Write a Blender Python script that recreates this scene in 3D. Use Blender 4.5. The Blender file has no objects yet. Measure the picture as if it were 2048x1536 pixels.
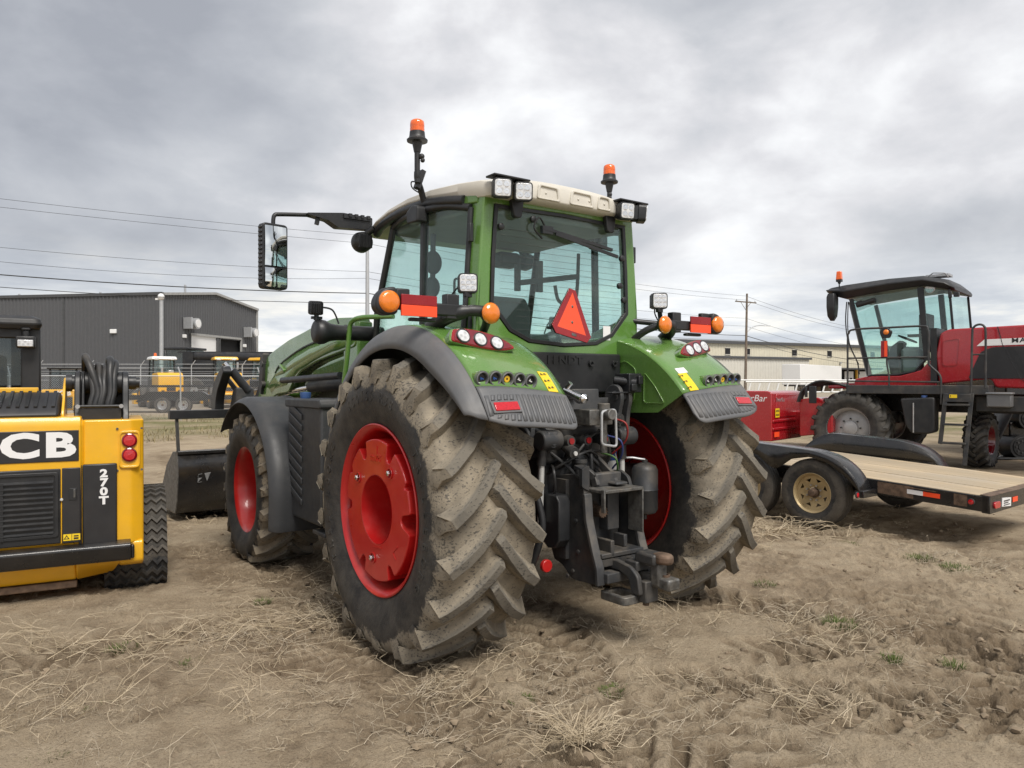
import bpy, bmesh, math, random
import numpy as np
from mathutils import Vector, Matrix, Euler
R = math.radians
pi = math.pi
random.seed(11)
rng = np.random.default_rng(5)
sc = bpy.context.scene
col = sc.collection

# ------------------------------------------------------------------ camera
cam = bpy.data.cameras.new('camera')
cam.sensor_width = 36
cam.lens = 26.22
cam.clip_start = .05
cam.clip_end = 3000
camo = bpy.data.objects.new('camera', cam)
col.objects.link(camo)
camo.location = (0, 0, 1.61)
camo.rotation_euler = (R(90 - .19), 0, 0)
sc.camera = camo

# ------------------------------------------------------------------ light
SUN_EL, SUN_AZ = 54, 152            # azimuth: clockwise from the view direction
wd = bpy.data.worlds.new('World')
sc.world = wd
wd.use_nodes = True
nt = wd.node_tree
nt.nodes.clear()
def wn(t, **k):
    n = nt.nodes.new(t)
    for a, b in k.items(): setattr(n, a, b)
    return n
def wmath(op, a, b=None):
    n = wn('ShaderNodeMath', operation=op)
    for i, v in enumerate((a, b)):
        if v is None: continue
        if isinstance(v, (int, float)): n.inputs[i].default_value = v
        else: nt.links.new(v, n.inputs[i])
    return n.outputs[0]
sky = wn('ShaderNodeTexSky', sky_type='NISHITA')
sky.sun_disc = False
sky.sun_elevation = R(SUN_EL)
sky.sun_rotation = R(SUN_AZ)
sky.dust_density = 3
bg1 = wn('ShaderNodeBackground'); bg1.inputs[1].default_value = .1
nt.links.new(sky.outputs[0], bg1.inputs[0])
tc = wn('ShaderNodeTexCoord')
sp = wn('ShaderNodeSeparateXYZ'); nt.links.new(tc.outputs['Generated'], sp.inputs[0])
cb = wn('ShaderNodeMapping'); cb.inputs['Scale'].default_value = (-1.5, 1.5, 2.6)
nt.links.new(tc.outputs['Generated'], cb.inputs[0])
def wnoise(scale, detail, rough, off, dist=0):
    m = wn('ShaderNodeMapping'); m.inputs['Location'].default_value = off
    nt.links.new(cb.outputs[0], m.inputs[0])
    n = wn('ShaderNodeTexNoise'); nt.links.new(m.outputs[0], n.inputs['Vector'])
    n.inputs['Scale'].default_value = scale; n.inputs['Detail'].default_value = detail
    n.inputs['Roughness'].default_value = rough; n.inputs['Distortion'].default_value = dist
    return n.outputs['Fac']
n1 = wnoise(.9, 3, .5, (7.3, 4.1, 2.2), .3)
n2 = wnoise(3.2, 10, .55, (1.2, 7.7, 2), .15)
n3 = wnoise(1.8, 8, .5, (6.1, 6.2, 7.3), .4)
s = wmath('ADD', wmath('MULTIPLY', n1, .5), wmath('ADD', wmath('MULTIPLY', n2, .26), wmath('MULTIPLY', n3, .24)))
cr = wn('ShaderNodeValToRGB')
e = cr.color_ramp.elements
e[0].position = .395; e[0].color = (.29, .302, .332, 1)
e[1].position = .60; e[1].color = (.76, .765, .77, 1)
for p, c in ((.45, (.365, .377, .405, 1)), (.5, (.45, .46, .482, 1)), (.545, (.575, .573, .588, 1))):
    q = cr.color_ramp.elements.new(p); q.color = c
nt.links.new(s, cr.inputs[0])
# broken cloud and pale gaps low over the horizon
hz = wn('ShaderNodeMapRange'); nt.links.new(sp.outputs[2], hz.inputs[0])
hz.inputs[1].default_value = .015; hz.inputs[2].default_value = .17
hz.inputs[3].default_value = 1; hz.inputs[4].default_value = 0
mp = wn('ShaderNodeMapping'); mp.inputs['Scale'].default_value = (5, 5, 26)
nt.links.new(tc.outputs['Generated'], mp.inputs[0])
n4 = wn('ShaderNodeTexNoise'); nt.links.new(mp.outputs[0], n4.inputs['Vector'])
n4.inputs['Scale'].default_value = 1.1; n4.inputs['Detail'].default_value = 7; n4.inputs['Roughness'].default_value = .62
cr2 = wn('ShaderNodeValToRGB')
e = cr2.color_ramp.elements
e[0].position = .40; e[0].color = (.47, .51, .57, 1)
e[1].position = .64; e[1].color = (.95, .92, .84, 1)
q = cr2.color_ramp.elements.new(.52); q.color = (.66, .69, .72, 1)
nt.links.new(n4.outputs['Fac'], cr2.inputs[0])

mx = wn('ShaderNodeMix', data_type='RGBA')
nt.links.new(hz.outputs[0], mx.inputs[0]); nt.links.new(cr.outputs[0], mx.inputs[6]); nt.links.new(cr2.outputs[0], mx.inputs[7])
bg2 = wn('ShaderNodeBackground'); nt.links.new(mx.outputs[2], bg2.inputs[0]); bg2.inputs[1].default_value = .92
ms = wn('ShaderNodeMixShader'); ms.inputs[0].default_value = .93
nt.links.new(bg1.outputs[0], ms.inputs[1]); nt.links.new(bg2.outputs[0], ms.inputs[2])
wo = wn('ShaderNodeOutputWorld'); nt.links.new(ms.outputs[0], wo.inputs[0])

sl = bpy.data.lights.new('sun', 'SUN')
sl.energy = 2.2
sl.angle = R(26)
sl.color = (1, .95, .88)
so = bpy.data.objects.new('sun', sl)
col.objects.link(so)
sd = Vector((math.sin(R(SUN_AZ)) * math.cos(R(SUN_EL)), math.cos(R(SUN_AZ)) * math.cos(R(SUN_EL)), math.sin(R(SUN_EL))))
so.rotation_euler = sd.to_track_quat('Z', 'Y').to_euler()
sc.view_settings.view_transform = 'Standard'
sc.view_settings.look = 'None'
sc.view_settings.gamma = 1
sc.view_settings.exposure = .62
sc.cycles.max_bounces = 8
sc.cycles.transparent_max_bounces = 16
sc.cycles.caustics_reflective = False
sc.cycles.caustics_refractive = False

# ------------------------------------------------------------------ materials
class NT:
    def __init__(s, name):
        s.m = bpy.data.materials.new(name); s.m.use_nodes = True
        s.t = s.m.node_tree; s.t.nodes.clear()
        s.out = s.n('ShaderNodeOutputMaterial')
        s.tc = None
    def n(s, t, **k):
        x = s.t.nodes.new(t)
        for a, b in k.items(): setattr(x, a, b)
        return x
    def l(s, a, b): s.t.links.new(a, b)
    def put(s, v, sock):
        if isinstance(v, bpy.types.NodeSocket): s.l(v, sock)
        else: sock.default_value = v
    def obj(s):
        if not s.tc: s.tc = s.n('ShaderNodeTexCoord')
        return s.tc.outputs['Object']
    def math(s, op, a, b=0, c=None, clamp=False):
        x = s.n('ShaderNodeMath', operation=op); x.use_clamp = clamp
        s.put(a, x.inputs[0]); s.put(b, x.inputs[1])
        if c is not None: s.put(c, x.inputs[2])
        return x.outputs[0]
    def noise(s, scale, detail=4, rough=.55, vec=None, dist=0, stretch=None):
        v = vec or s.obj()
        if stretch:
            m = s.n('ShaderNodeMapping'); m.inputs['Scale'].default_value = stretch
            s.l(v, m.inputs[0]); v = m.outputs[0]
        x = s.n('ShaderNodeTexNoise'); s.l(v, x.inputs['Vector'])
        x.inputs['Scale'].default_value = scale; x.inputs['Detail'].default_value = detail
        x.inputs['Roughness'].default_value = rough; x.inputs['Distortion'].default_value = dist
        return x.outputs['Fac']
    def voro(s, scale, vec=None, feature='F1', out='Distance'):
        x = s.n('ShaderNodeTexVoronoi', feature=feature); s.l(vec or s.obj(), x.inputs['Vector'])
        x.inputs['Scale'].default_value = scale
        return x.outputs[out]
    def ramp(s, f, a, b, lo=0, hi=1):
        x = s.n('ShaderNodeMapRange'); s.put(f, x.inputs[0])
        x.inputs[1].default_value = a; x.inputs[2].default_value = b
        x.inputs[3].default_value = lo; x.inputs[4].default_value = hi
        return x.outputs[0]
    def mix(s, f, a, b):
        x = s.n('ShaderNodeMix', data_type='RGBA')
        s.put(f, x.inputs[0])
        for v, i in ((a, 6), (b, 7)):
            s.put(v if isinstance(v, bpy.types.NodeSocket) else (*v[:3], 1), x.inputs[i])
        return x.outputs[2]
    def bump(s, h, strength=.3, dist=.01):
        x = s.n('ShaderNodeBump'); x.inputs['Strength'].default_value = strength; x.inputs['Distance'].default_value = dist
        s.l(h, x.inputs['Height']); return x.outputs[0]
    def bsdf(s, c, rough=.5, metal=0, normal=None, **k):
        x = s.n('ShaderNodeBsdfPrincipled')
        s.put(c if isinstance(c, bpy.types.NodeSocket) else (*c[:3], 1), x.inputs['Base Color'])
        s.put(rough, x.inputs['Roughness']); s.put(metal, x.inputs['Metallic'])
        if normal: s.l(normal, x.inputs['Normal'])
        for a, v in k.items():
            s.put(v, x.inputs[a.replace('_', ' ')])
        s.l(x.outputs[0], s.out.inputs[0])
        return s.m

DUST = (.30, .245, .175)
def PM(name, c, rough=.5, metal=0, var=.12, scale=6, dust=.15, dscale=3, bump=.0, bscale=60, coat=0, dustc=DUST, speck=0, spec=.5):
    """paint, plastic, metal: colour drift, settled dust, fine relief"""
    s = NT(name)
    f = s.noise(scale, 5)
    cc = s.mix(s.ramp(f, .3, .7), [v * (1 - var) for v in c], [min(1, v * (1 + var)) for v in c])
    rr = s.ramp(s.noise(scale * 3, 4), .3, .7, max(.02, rough - .06), min(1, rough + .08))
    if dust:
        d = s.ramp(s.noise(dscale, 8, .68), .44, .72, 0, 1)
        g = s.n('ShaderNodeNewGeometry'); sx = s.n('ShaderNodeSeparateXYZ'); s.l(g.outputs['Normal'], sx.inputs[0])
        up = s.ramp(sx.outputs[2], -.2, 1, .35, 1.25)
        d = s.math('MULTIPLY', s.math('MULTIPLY', d, up), dust, clamp=True)
        cc = s.mix(d, cc, dustc)
        rr = s.math('ADD', rr, s.math('MULTIPLY', d, .4), clamp=True)
    if speck:
        k = s.ramp(s.voro(55), .1, .16, 1, 0)
        k = s.math('MULTIPLY', k, s.ramp(s.noise(4), .5, .62))
        cc = s.mix(s.math('MULTIPLY', k, speck), cc, (.45, .42, .36))
    nn = s.bump(s.noise(bscale, 5), bump, .004) if bump else None
    kw = {'Specular_IOR_Level': spec}
    if coat: kw.update(Coat_Weight=coat, Coat_Roughness=.06)
    return s.bsdf(cc, rr, metal, nn, **kw)

M = {}
M['green'] = PM('green_paint', (.108, .236, .046), .24, var=.04, dust=.22, dscale=1.3, coat=.8)
M['cream'] = PM('cream_roof', (.64, .61, .54), .42, var=.04, dust=.25, dscale=2.4)
M['grey_plastic'] = PM('grey_plastic', (.120, .123, .128), .5, var=.06, dust=.18, bump=.12, bscale=220, speck=.2)
M['black_plastic'] = PM('black_plastic', (.017, .018, .020), .42, var=.2, dust=.07, bump=.08, bscale=200)
M['guard_plastic'] = PM('dark_guard_plastic', (.040, .042, .045), .45, var=.08, dust=.10, bump=.08, bscale=180, speck=.2)
M['dark_steel'] = PM('dark_steel', (.030, .032, .035), .48, var=.2, dust=.35, dscale=5, bump=.1)
M['mid_steel'] = PM('mid_steel', (.058, .060, .063), .5, metal=.2, var=.2, dust=.4, dscale=6, bump=.1)
M['red_rim'] = PM('red_wheel_paint', (.50, .012, .012), .33, var=.08, dust=.20, dscale=3, coat=.3)
M['red_paint'] = PM('red_body_paint', (.37, .010, .017), .24, var=.04, dust=.06, coat=.8)
M['silver'] = PM('silver_metal', (.55, .55, .55), .35, metal=.9, dust=.2)
M['chrome'] = PM('chrome', (.75, .75, .76), .16, metal=1, dust=.05)
M['plate_steel'] = PM('plate_steel', (.080, .083, .087), .5, metal=.2, var=.15, dust=.3, dscale=6)
M['rod'] = PM('pale_rod', (.62, .62, .60), .4, metal=.2, dust=.3)
M['rust'] = PM('rusted_steel', (.145, .095, .065), .7, metal=.3, var=.5, scale=18, dust=.3, bump=.4, bscale=40)
M['worn'] = PM('worn_steel', (.13, .128, .122), .5, metal=.5, var=.5, scale=25, dust=.45, dscale=14, bump=.3, bscale=30)
M['yellow'] = PM('yellow_paint', (.84, .45, .012), .34, var=.05, dust=.26, dscale=1.8, coat=.4, speck=.3)
M['black_paint'] = PM('black_paint', (.012, .012, .013), .30, var=.2, dust=.10, dscale=5, coat=.3, speck=.35)
M['decal_black'] = PM('black_decal', (.022, .022, .024), .36, var=.08, dust=.05)
M['white'] = PM('white_paint', (.80, .80, .79), .4, var=.03, dust=.05)
M['white_print'] = PM('white_print', (.82, .82, .82), .4, var=.02, dust=.02)
M['yellow_print'] = PM('yellow_print', (.86, .60, .02), .4, var=.03, dust=.04)
M['hose'] = PM('rubber_hose', (.020, .021, .023), .45, var=.2, dust=.15)
M['interior'] = PM('cab_interior', (.20, .20, .195), .8, var=.1, dust=0)
M['interior_dark'] = PM('cab_interior_dark', (.085, .088, .09), .7, var=.1, dust=0)
M['headliner'] = PM('headliner', (.33, .32, .30), .9, var=.06, dust=0)
M['orange_plate'] = PM('orange_reflector', (.95, .085, .022), .35, var=.03, dust=.05)
M['red_plate'] = PM('red_reflector', (.28, .008, .012), .28, var=.05, dust=.05)
M['wire'] = PM('fence_wire', (.24, .245, .25), .5, metal=.4, dust=.1)
M['galv'] = PM('galvanised', (.50, .51, .52), .45, metal=.5, var=.08, dust=.1)
M['concrete'] = PM('concrete', (.42, .40, .37), .85, var=.1, dust=.2)

def lens_mat(name, c, sc_, rough=.08, em=0):
    s = NT(name)
    v = s.voro(sc_)
    cc = s.mix(s.ramp(v, 0, .7), [x * (.75 if c[0] > c[2] * 2 else .5) for x in c], c)
    return s.bsdf(cc, rough, 0, s.bump(v, .3, .003), Specular_IOR_Level=.7, Coat_Weight=.7, Coat_Roughness=.03)
M['lens_clear'] = lens_mat('clear_lamp_lens', (.72, .73, .74), 42)
M['lens_amber'] = lens_mat('amber_lens', (.88, .22, .006), 160)
M['lens_orange'] = lens_mat('beacon_lens', (.95, .15, .008), 60)
M['lens_red'] = lens_mat('red_lens', (.55, .010, .018), 80)
M['lens_dark_red'] = lens_mat('dark_red_lens', (.20, .006, .014), 30)

def glass(name, tint, refl=.09):
    s = NT(name)
    tr = s.n('ShaderNodeBsdfTransparent'); tr.inputs[0].default_value = (*tint, 1)
    gl = s.n('ShaderNodeBsdfGlossy'); gl.inputs[0].default_value = (.9, .95, .95, 1); gl.inputs[1].default_value = .015
    df = s.n('ShaderNodeBsdfDiffuse'); df.inputs[0].default_value = (.5, .48, .44, 1)
    fr = s.n('ShaderNodeFresnel'); bf = s.n('ShaderNodeNewGeometry').outputs['Backfacing']
    s.l(s.ramp(bf, 0, 1, 1.5, 1 / 1.5), fr.inputs[0])
    k = s.math('MULTIPLY', fr.outputs[0], 1.0)
    m1 = s.n('ShaderNodeMixShader'); s.l(k, m1.inputs[0]); s.l(tr.outputs[0], m1.inputs[1]); s.l(gl.outputs[0], m1.inputs[2])
    d = s.ramp(s.noise(3, 8, .7), .5, .75, .012, .07)
    m2 = s.n('ShaderNodeMixShader'); s.l(d, m2.inputs[0]); s.l(m1.outputs[0], m2.inputs[1]); s.l(df.outputs[0], m2.inputs[2])
    s.l(m2.outputs[0], s.out.inputs[0])
    return s.m
M['glass'] = glass('tinted_glass', (.86, .955, .935))
M['glass_dark'] = glass('dark_glass', (.55, .60, .61))
s = NT('mirror_glass')
M['mirror'] = s.bsdf((.75, .78, .78), .03, 1)

def tyre_mat(name, Rr, hub, mud=1.0, mudc=(.30, .25, .175), edge=.78, axis='y'):
    """black rubber sidewall, dried mud on tread: object space, axle along y"""
    s = NT(name)
    sx = s.n('ShaderNodeSeparateXYZ'); s.l(s.obj(), sx.inputs[0])
    r = s.math('SQRT', s.math('ADD', s.math('MULTIPLY', sx.outputs[0], sx.outputs[0]), s.math('MULTIPLY', sx.outputs[2], sx.outputs[2])))
    r = s.math('DIVIDE', r, Rr)
    big = s.noise(4.5, 6, .65)
    fine = s.noise(55, 6, .7)
    spk = s.noise(90, 3, .6, stretch=(1, .5, 1))
    t = s.math('ADD', r, s.math('MULTIPLY', s.math('SUBTRACT', big, .5), .30))
    t = s.math('ADD', t, s.math('MULTIPLY', s.math('SUBTRACT', fine, .5), .10))
    mask = s.ramp(t, edge, edge + .03)
    speck = s.ramp(s.math('ADD', spk, s.math('MULTIPLY', s.math('SUBTRACT', s.noise(6, 4), .5), .35)), .57, .64, 1, .22)
    patch = s.ramp(s.noise(3.2, 6, .6), .30, .52, .5, 1)
    mask = s.math('MULTIPLY', s.math('MULTIPLY', mask, speck), s.math('MULTIPLY', patch, mud))
    mc = s.mix(s.ramp(s.noise(9, 6), .3, .7), [v * .70 for v in mudc], [v * 1.2 for v in mudc])
    rub = s.mix(s.ramp(s.noise(7, 6, .7), .35, .75), (.022, .0225, .024), (.085, .078, .068))
    # lug crowns rubbed down to a greyer, cleaner face
    top = s.ramp(s.math('ADD', r, s.math('MULTIPLY', s.math('SUBTRACT', fine, .5), .02)), .962, .978)
    mc2 = s.mix(s.math('MULTIPLY', top, .8), mc, (.150, .138, .116))
    cc = s.mix(mask, rub, mc2)
    rr = s.ramp(mask, 0, 1, .55, .95)
    nb = s.bump(s.math('ADD', s.math('MULTIPLY', spk, .5), fine), .45, .006)
    return s.bsdf(cc, rr, 0, nb, Specular_IOR_Level=.35)

def setp(o, label=None, cat=None, group=None, kind=None):
    if label: o['label'] = label
    if cat: o['category'] = cat
    if group: o['group'] = group
    if kind: o['kind'] = kind
    return o

# ------------------------------------------------------------------ mesh builder
def frames(P, closed=False):
    P = [Vector(p) for p in P]; n = len(P); T = []
    for i in range(n):
        a = P[i - 1] if (i or closed) else P[0]
        b = P[(i + 1) % n] if (i < n - 1 or closed) else P[-1]
        d = (b - a); T.append(d.normalized() if d.length > 1e-9 else Vector((0, 0, 1)))
    up = Vector((0, 0, 1)) if abs(T[0].z) < .9 else Vector((1, 0, 0))
    N = [(up - T[0] * up.dot(T[0])).normalized()]
    for i in range(1, n):
        v = N[-1] - T[i] * N[-1].dot(T[i])
        N.append(v.normalized() if v.length > 1e-6 else N[-1])
    return P, T, N

def smooth_path(P, k=6):
    P = [Vector(p) for p in P]
    Q = [P[0]] + P + [P[-1]]; out = []
    for i in range(1, len(Q) - 2):
        a, b, c, d = Q[i - 1], Q[i], Q[i + 1], Q[i + 2]
        for j in range(k):
            t = j / k
            out.append(.5 * ((2 * b) + (c - a) * t + (2 * a - 5 * b + 4 * c - d) * t * t + (3 * b - a - 3 * c + d) * t ** 3))
    out.append(P[-1])
    return out

def rpoly(pts, r, k=4):
    """polygon with rounded corners"""
    out = []; n = len(pts)
    for i in range(n):
        p = Vector(pts[i]).to_2d(); a = Vector(pts[i - 1]).to_2d(); b = Vector(pts[(i + 1) % n]).to_2d()
        rr = r[i] if isinstance(r, (list, tuple)) else r
        la, lb = (a - p).length, (b - p).length
        rr = min(rr, la * .48, lb * .48)
        if rr < 1e-6: out.append(tuple(p)); continue
        p0 = p + (a - p).normalized() * rr; p1 = p + (b - p).normalized() * rr
        for j in range(k + 1):
            t = j / k
            q = p0 * (1 - t) ** 2 + p * 2 * t * (1 - t) + p1 * t * t
            out.append((q.x, q.y))
    return out

GKEYS = [('T', 0.027, 0), ('R', 0.027, 0), ('E', 0.027, 0), ('L', 0.027, 0), ('B', 0.027, 0), ('O', 0.027, 0), ('G', 0.027, 0), ('T', 0.029, 0), ('M', 0.029, 0), ('8', 0.029, 0), ('0', 0.029, 0), ('6', 0.024, 0), ('5', 0.024, 0), ('0', 0.024, 0), ('/', 0.024, 0), ('R', 0.024, 0), ('3', 0.024, 0), ('8', 0.024, 0), ('600KG', 0.021, 0), ('FENDT', 0.032, 0), ('ET', -0.071, 0), ('2', 0.045, 0), ('7', 0.045, 0), ('0', 0.045, 0), ('T', 0.045, 0), ('J', 0.043, 0), ('C', 0.043, 0), ('B', 0.043, 0), ('!', 0.04, 0), ('M', 0.018, 0), ('A', 0.018, 0), ('S', 0.018, 0), ('E', 0.018, 0), ('Y', 0.018, 0), ('RazorBar', 0.0, 0.25), ('TwinMax', 0.0, 0.25), ('JCB', 0.033, 0), ('FENDT', 0.014, 0)]
GC = {}
def glyphs(body, off, shear=0):
    """outline of a word at size 1, centred, one unit thick"""
    k = (body, off, shear)
    if k not in GC:
        c = bpy.data.curves.new('t', 'FONT'); c.body = body; c.size = 1; c.extrude = .5; c.offset = off
        c.align_x = 'CENTER'; c.align_y = 'CENTER'; c.shear = shear; c.resolution_u = 3
        o = bpy.data.objects.new('t', c); col.objects.link(o)
        dg = bpy.context.evaluated_depsgraph_get(); me = o.evaluated_get(dg).to_mesh()
        GC[k] = ([tuple(v.co) for v in me.vertices], [tuple(p.vertices) for p in me.polygons])
        o.evaluated_get(dg).to_mesh_clear(); bpy.data.objects.remove(o); bpy.data.curves.remove(c)
    return GC[k]
for k_ in GKEYS: glyphs(*k_)          # all words while the scene is still empty
class MB:
    def __init__(s): s.V = []; s.F = []
    def add(s, V, F):
        o = len(s.V); s.V += [tuple(v) for v in V]; s.F += [tuple(i + o for i in f) for f in F]; return s
    def box(s, c, d, rot=None, taper=None):
        x, y, z = d[0] / 2, d[1] / 2, d[2] / 2
        V = [Vector((i * x, j * y, k * z)) for k in (-1, 1) for j in (-1, 1) for i in (-1, 1)]
        if taper:
            for v in V[4:]: v.x *= taper[0]; v.y *= taper[1]
        if rot is not None:
            m = rot if isinstance(rot, Matrix) else Euler(rot).to_matrix()
            V = [m @ v for v in V]
        c = Vector(c)
        return s.add([v + c for v in V], [(0, 2, 3, 1), (4, 5, 7, 6), (0, 1, 5, 4), (2, 6, 7, 3), (0, 4, 6, 2), (1, 3, 7, 5)])
    def bar(s, a, b, w, h, up=(0, 0, 1)):
        a, b = Vector(a), Vector(b); t = (b - a).normalized(); up = Vector(up)
        if abs(t.dot(up)) > .98: up = Vector((1, 0, 0))
        sd = t.cross(up).normalized(); u = sd.cross(t)
        V = [p + sd * i * w / 2 + u * j * h / 2 for p in (a, b) for i, j in ((-1, -1), (1, -1), (1, 1), (-1, 1))]
        return s.add(V, [(3, 2, 1, 0), (4, 5, 6, 7), (0, 1, 5, 4), (1, 2, 6, 5), (2, 3, 7, 6), (3, 0, 4, 7)])
    def hexa(s, P): return s.add(P, [(3, 2, 1, 0), (4, 5, 6, 7), (0, 1, 5, 4), (1, 2, 6, 5), (2, 3, 7, 6), (3, 0, 4, 7)])
    def prism(s, pts, a, b, plane='xz'):
        n = len(pts)
        def mk(p, t): return {'xz': (p[0], t, p[1]), 'yz': (t, p[0], p[1]), 'xy': (p[0], p[1], t)}[plane]
        V = [mk(p, a) for p in pts] + [mk(p, b) for p in pts]
        F = [tuple(range(n)), tuple(range(2 * n - 1, n - 1, -1))] + [(i, (i + 1) % n, n + (i + 1) % n, n + i) for i in range(n)]
        return s.add(V, F)
    def ring(s, pts, hole, a, b, plane='xz'):
        """frame: outer outline pts and inner outline hole with the same count"""
        n = len(pts)
        def mk(p, t): return {'xz': (p[0], t, p[1]), 'yz': (t, p[0], p[1]), 'xy': (p[0], p[1], t)}[plane]
        V = [mk(p, t) for t in (a, b) for q in (pts, hole) for p in q]
        F = []
        for i in range(n):
            j = (i + 1) % n
            F += [(i, j, n + j, n + i), (2 * n + i, 3 * n + i, 3 * n + j, 2 * n + j), (i, 2 * n + i, 2 * n + j, j), (n + i, n + j, 3 * n + j, 3 * n + i)]
        return s.add(V, F)
    def tube(s, P, r, n=8, closed=False, caps=True):
        P, T, N = frames(P, closed); m = len(P); V = []; F = []
        for i in range(m):
            rr = r[i] if isinstance(r, (list, tuple)) else r
            B = T[i].cross(N[i])
            for j in range(n):
                a = 2 * pi * j / n
                V.append(P[i] + (N[i] * math.cos(a) + B * math.sin(a)) * rr)
        for i in range(m if closed else m - 1):
            k = (i + 1) % m
            for j in range(n):
                l = (j + 1) % n
                F.append((i * n + j, i * n + l, k * n + l, k * n + j))
        if caps and not closed: F += [tuple(range(n))[::-1], tuple(range((m - 1) * n, m * n))]
        return s.add(V, F)
    def cyl(s, a, b, r, r2=None, n=20): return s.tube([a, b], [r, r if r2 is None else r2], n)
    def lathe(s, prof, o=(0, 0, 0), axis='y', n=40, a0=0, a1=2 * pi, closed=False):
        """profile of (axial, radius)"""
        full = abs(a1 - a0 - 2 * pi) < 1e-6; cnt = n if full else n + 1; V = []; F = []
        o = Vector(o); m = len(prof)
        for i in range(cnt):
            a = a0 + (a1 - a0) * i / n; c, d = math.cos(a), math.sin(a)
            for t, r in prof:
                V.append(o + Vector({'y': (r * c, t, r * d), 'x': (t, r * c, r * d), 'z': (r * c, r * d, t)}[axis]))
        for i in range(n):
            k = (i + 1) % cnt
            for j in range(m if closed else m - 1):
                l = (j + 1) % m
                F.append((i * m + j, i * m + l, k * m + l, k * m + j))
        return s.add(V, F)
    def disc(s, c, r, axis='y', n=32):
        V = []; c = Vector(c)
        for i in range(n):
            a = 2 * pi * i / n; p, q = r * math.cos(a), r * math.sin(a)
            V.append(c + Vector({'y': (p, 0, q), 'x': (0, p, q), 'z': (p, q, 0)}[axis]))
        return s.add(V, [tuple(range(n))])
    def ball(s, c, r, n=16, m=10):
        r = (r, r, r) if isinstance(r, (int, float)) else r; c = Vector(c)
        V = [c + Vector((0, 0, r[2]))]; F = []
        for i in range(1, m):
            p = pi * i / m
            for j in range(n):
                a = 2 * pi * j / n
                V.append(c + Vector((r[0] * math.sin(p) * math.cos(a), r[1] * math.sin(p) * math.sin(a), r[2] * math.cos(p))))
        V.append(c - Vector((0, 0, r[2])))
        for j in range(n): F.append((0, 1 + j, 1 + (j + 1) % n))
        for i in range(m - 2):
            for j in range(n):
                a = 1 + i * n + j; b = 1 + i * n + (j + 1) % n
                F.append((a, a + n, b + n, b))
        e = len(V) - 1
        for j in range(n): F.append((e, e - n + (j + 1) % n, e - n + j))
        return s.add(V, F)
    def grid(s, fn, nu, nv):
        V = [fn(i / nu, j / nv) for i in range(nu + 1) for j in range(nv + 1)]
        return s.add(V, [(i * (nv + 1) + j, (i + 1) * (nv + 1) + j, (i + 1) * (nv + 1) + j + 1, i * (nv + 1) + j + 1) for i in range(nu) for j in range(nv)])
    def loft(s, secs, caps=True, closed=True):
        n = len(secs[0]); V = [p for q in secs for p in q]; F = []
        for i in range(len(secs) - 1):
            for j in range(n if closed else n - 1):
                k = (j + 1) % n
                F.append((i * n + j, i * n + k, (i + 1) * n + k, (i + 1) * n + j))
        if caps: F += [tuple(range(n))[::-1], tuple(range((len(secs) - 1) * n, len(secs) * n))]
        return s.add(V, F)
    def text(s, body, size, mat, depth=.004, offset=0, sx=1, shear=0):
        V, F = glyphs(body, round(offset / size, 3), shear)
        return s.add([mat @ Vector((x * size * sx, y * size, z * depth)) for x, y, z in V], F)
    def xf(s, m): s.V = [tuple(m @ Vector(v)) for v in s.V]; return s
    def build(s, name, mat, parent=None, ang=38, bev=0, solid=0, sub=0, seg=2, recalc=True, loc=None, off=0, kind=None):
        me = bpy.data.meshes.new(name); me.from_pydata(s.V, [], s.F)
        if recalc and len(s.F) < 60000:
            b = bmesh.new(); b.from_mesh(me); bmesh.ops.recalc_face_normals(b, faces=b.faces[:]); b.to_mesh(me); b.free()
        if ang is not None:
            me.polygons.foreach_set('use_smooth', [True] * len(me.polygons))
            if ang < 180: me.set_sharp_from_angle(angle=R(ang))
        me.materials.append(M[mat] if isinstance(mat, str) else mat)
        o = bpy.data.objects.new(name, me); col.objects.link(o)
        if parent is not None: o.parent = parent
        if loc is not None: o.location = loc
        if solid:
            m = o.modifiers.new('solid', 'SOLIDIFY'); m.thickness = solid; m.offset = off
        if bev:
            m = o.modifiers.new('bevel', 'BEVEL'); m.width = bev; m.segments = seg; m.limit_method = 'ANGLE'; m.angle_limit = R(40)
            m.harden_normals = False
        if sub:
            m = o.modifiers.new('sub', 'SUBSURF'); m.levels = sub; m.render_levels = sub
        if kind: o['kind'] = kind
        return o

def thing(name, label, cat, loc=(0, 0, 0), rz=0, group=None):
    o = bpy.data.objects.new(name, None); col.objects.link(o)
    o.empty_display_size = .2
    o.location = loc; o.rotation_euler = (0, 0, rz)
    return setp(o, label, cat, group)

def basis(o, x, z):
    """matrix: origin o, text runs along x, faces z"""
    x = Vector(x).normalized(); z = Vector(z); z = (z - x * z.dot(x)).normalized(); y = z.cross(x)
    m = Matrix((x, y, z)).transposed().to_4x4(); m.translation = Vector(o); return m
def B(*a, **k): return MB().box(*a, **k)
F_PX = 1491.57
def at(px, py, z):
    """point of the plane at height z that shows at a pixel of the photograph"""
    t = (z - 1.61) * F_PX / -(py - 763.1)
    return Vector(((px - 1024) / F_PX * t, t, z))
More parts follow.
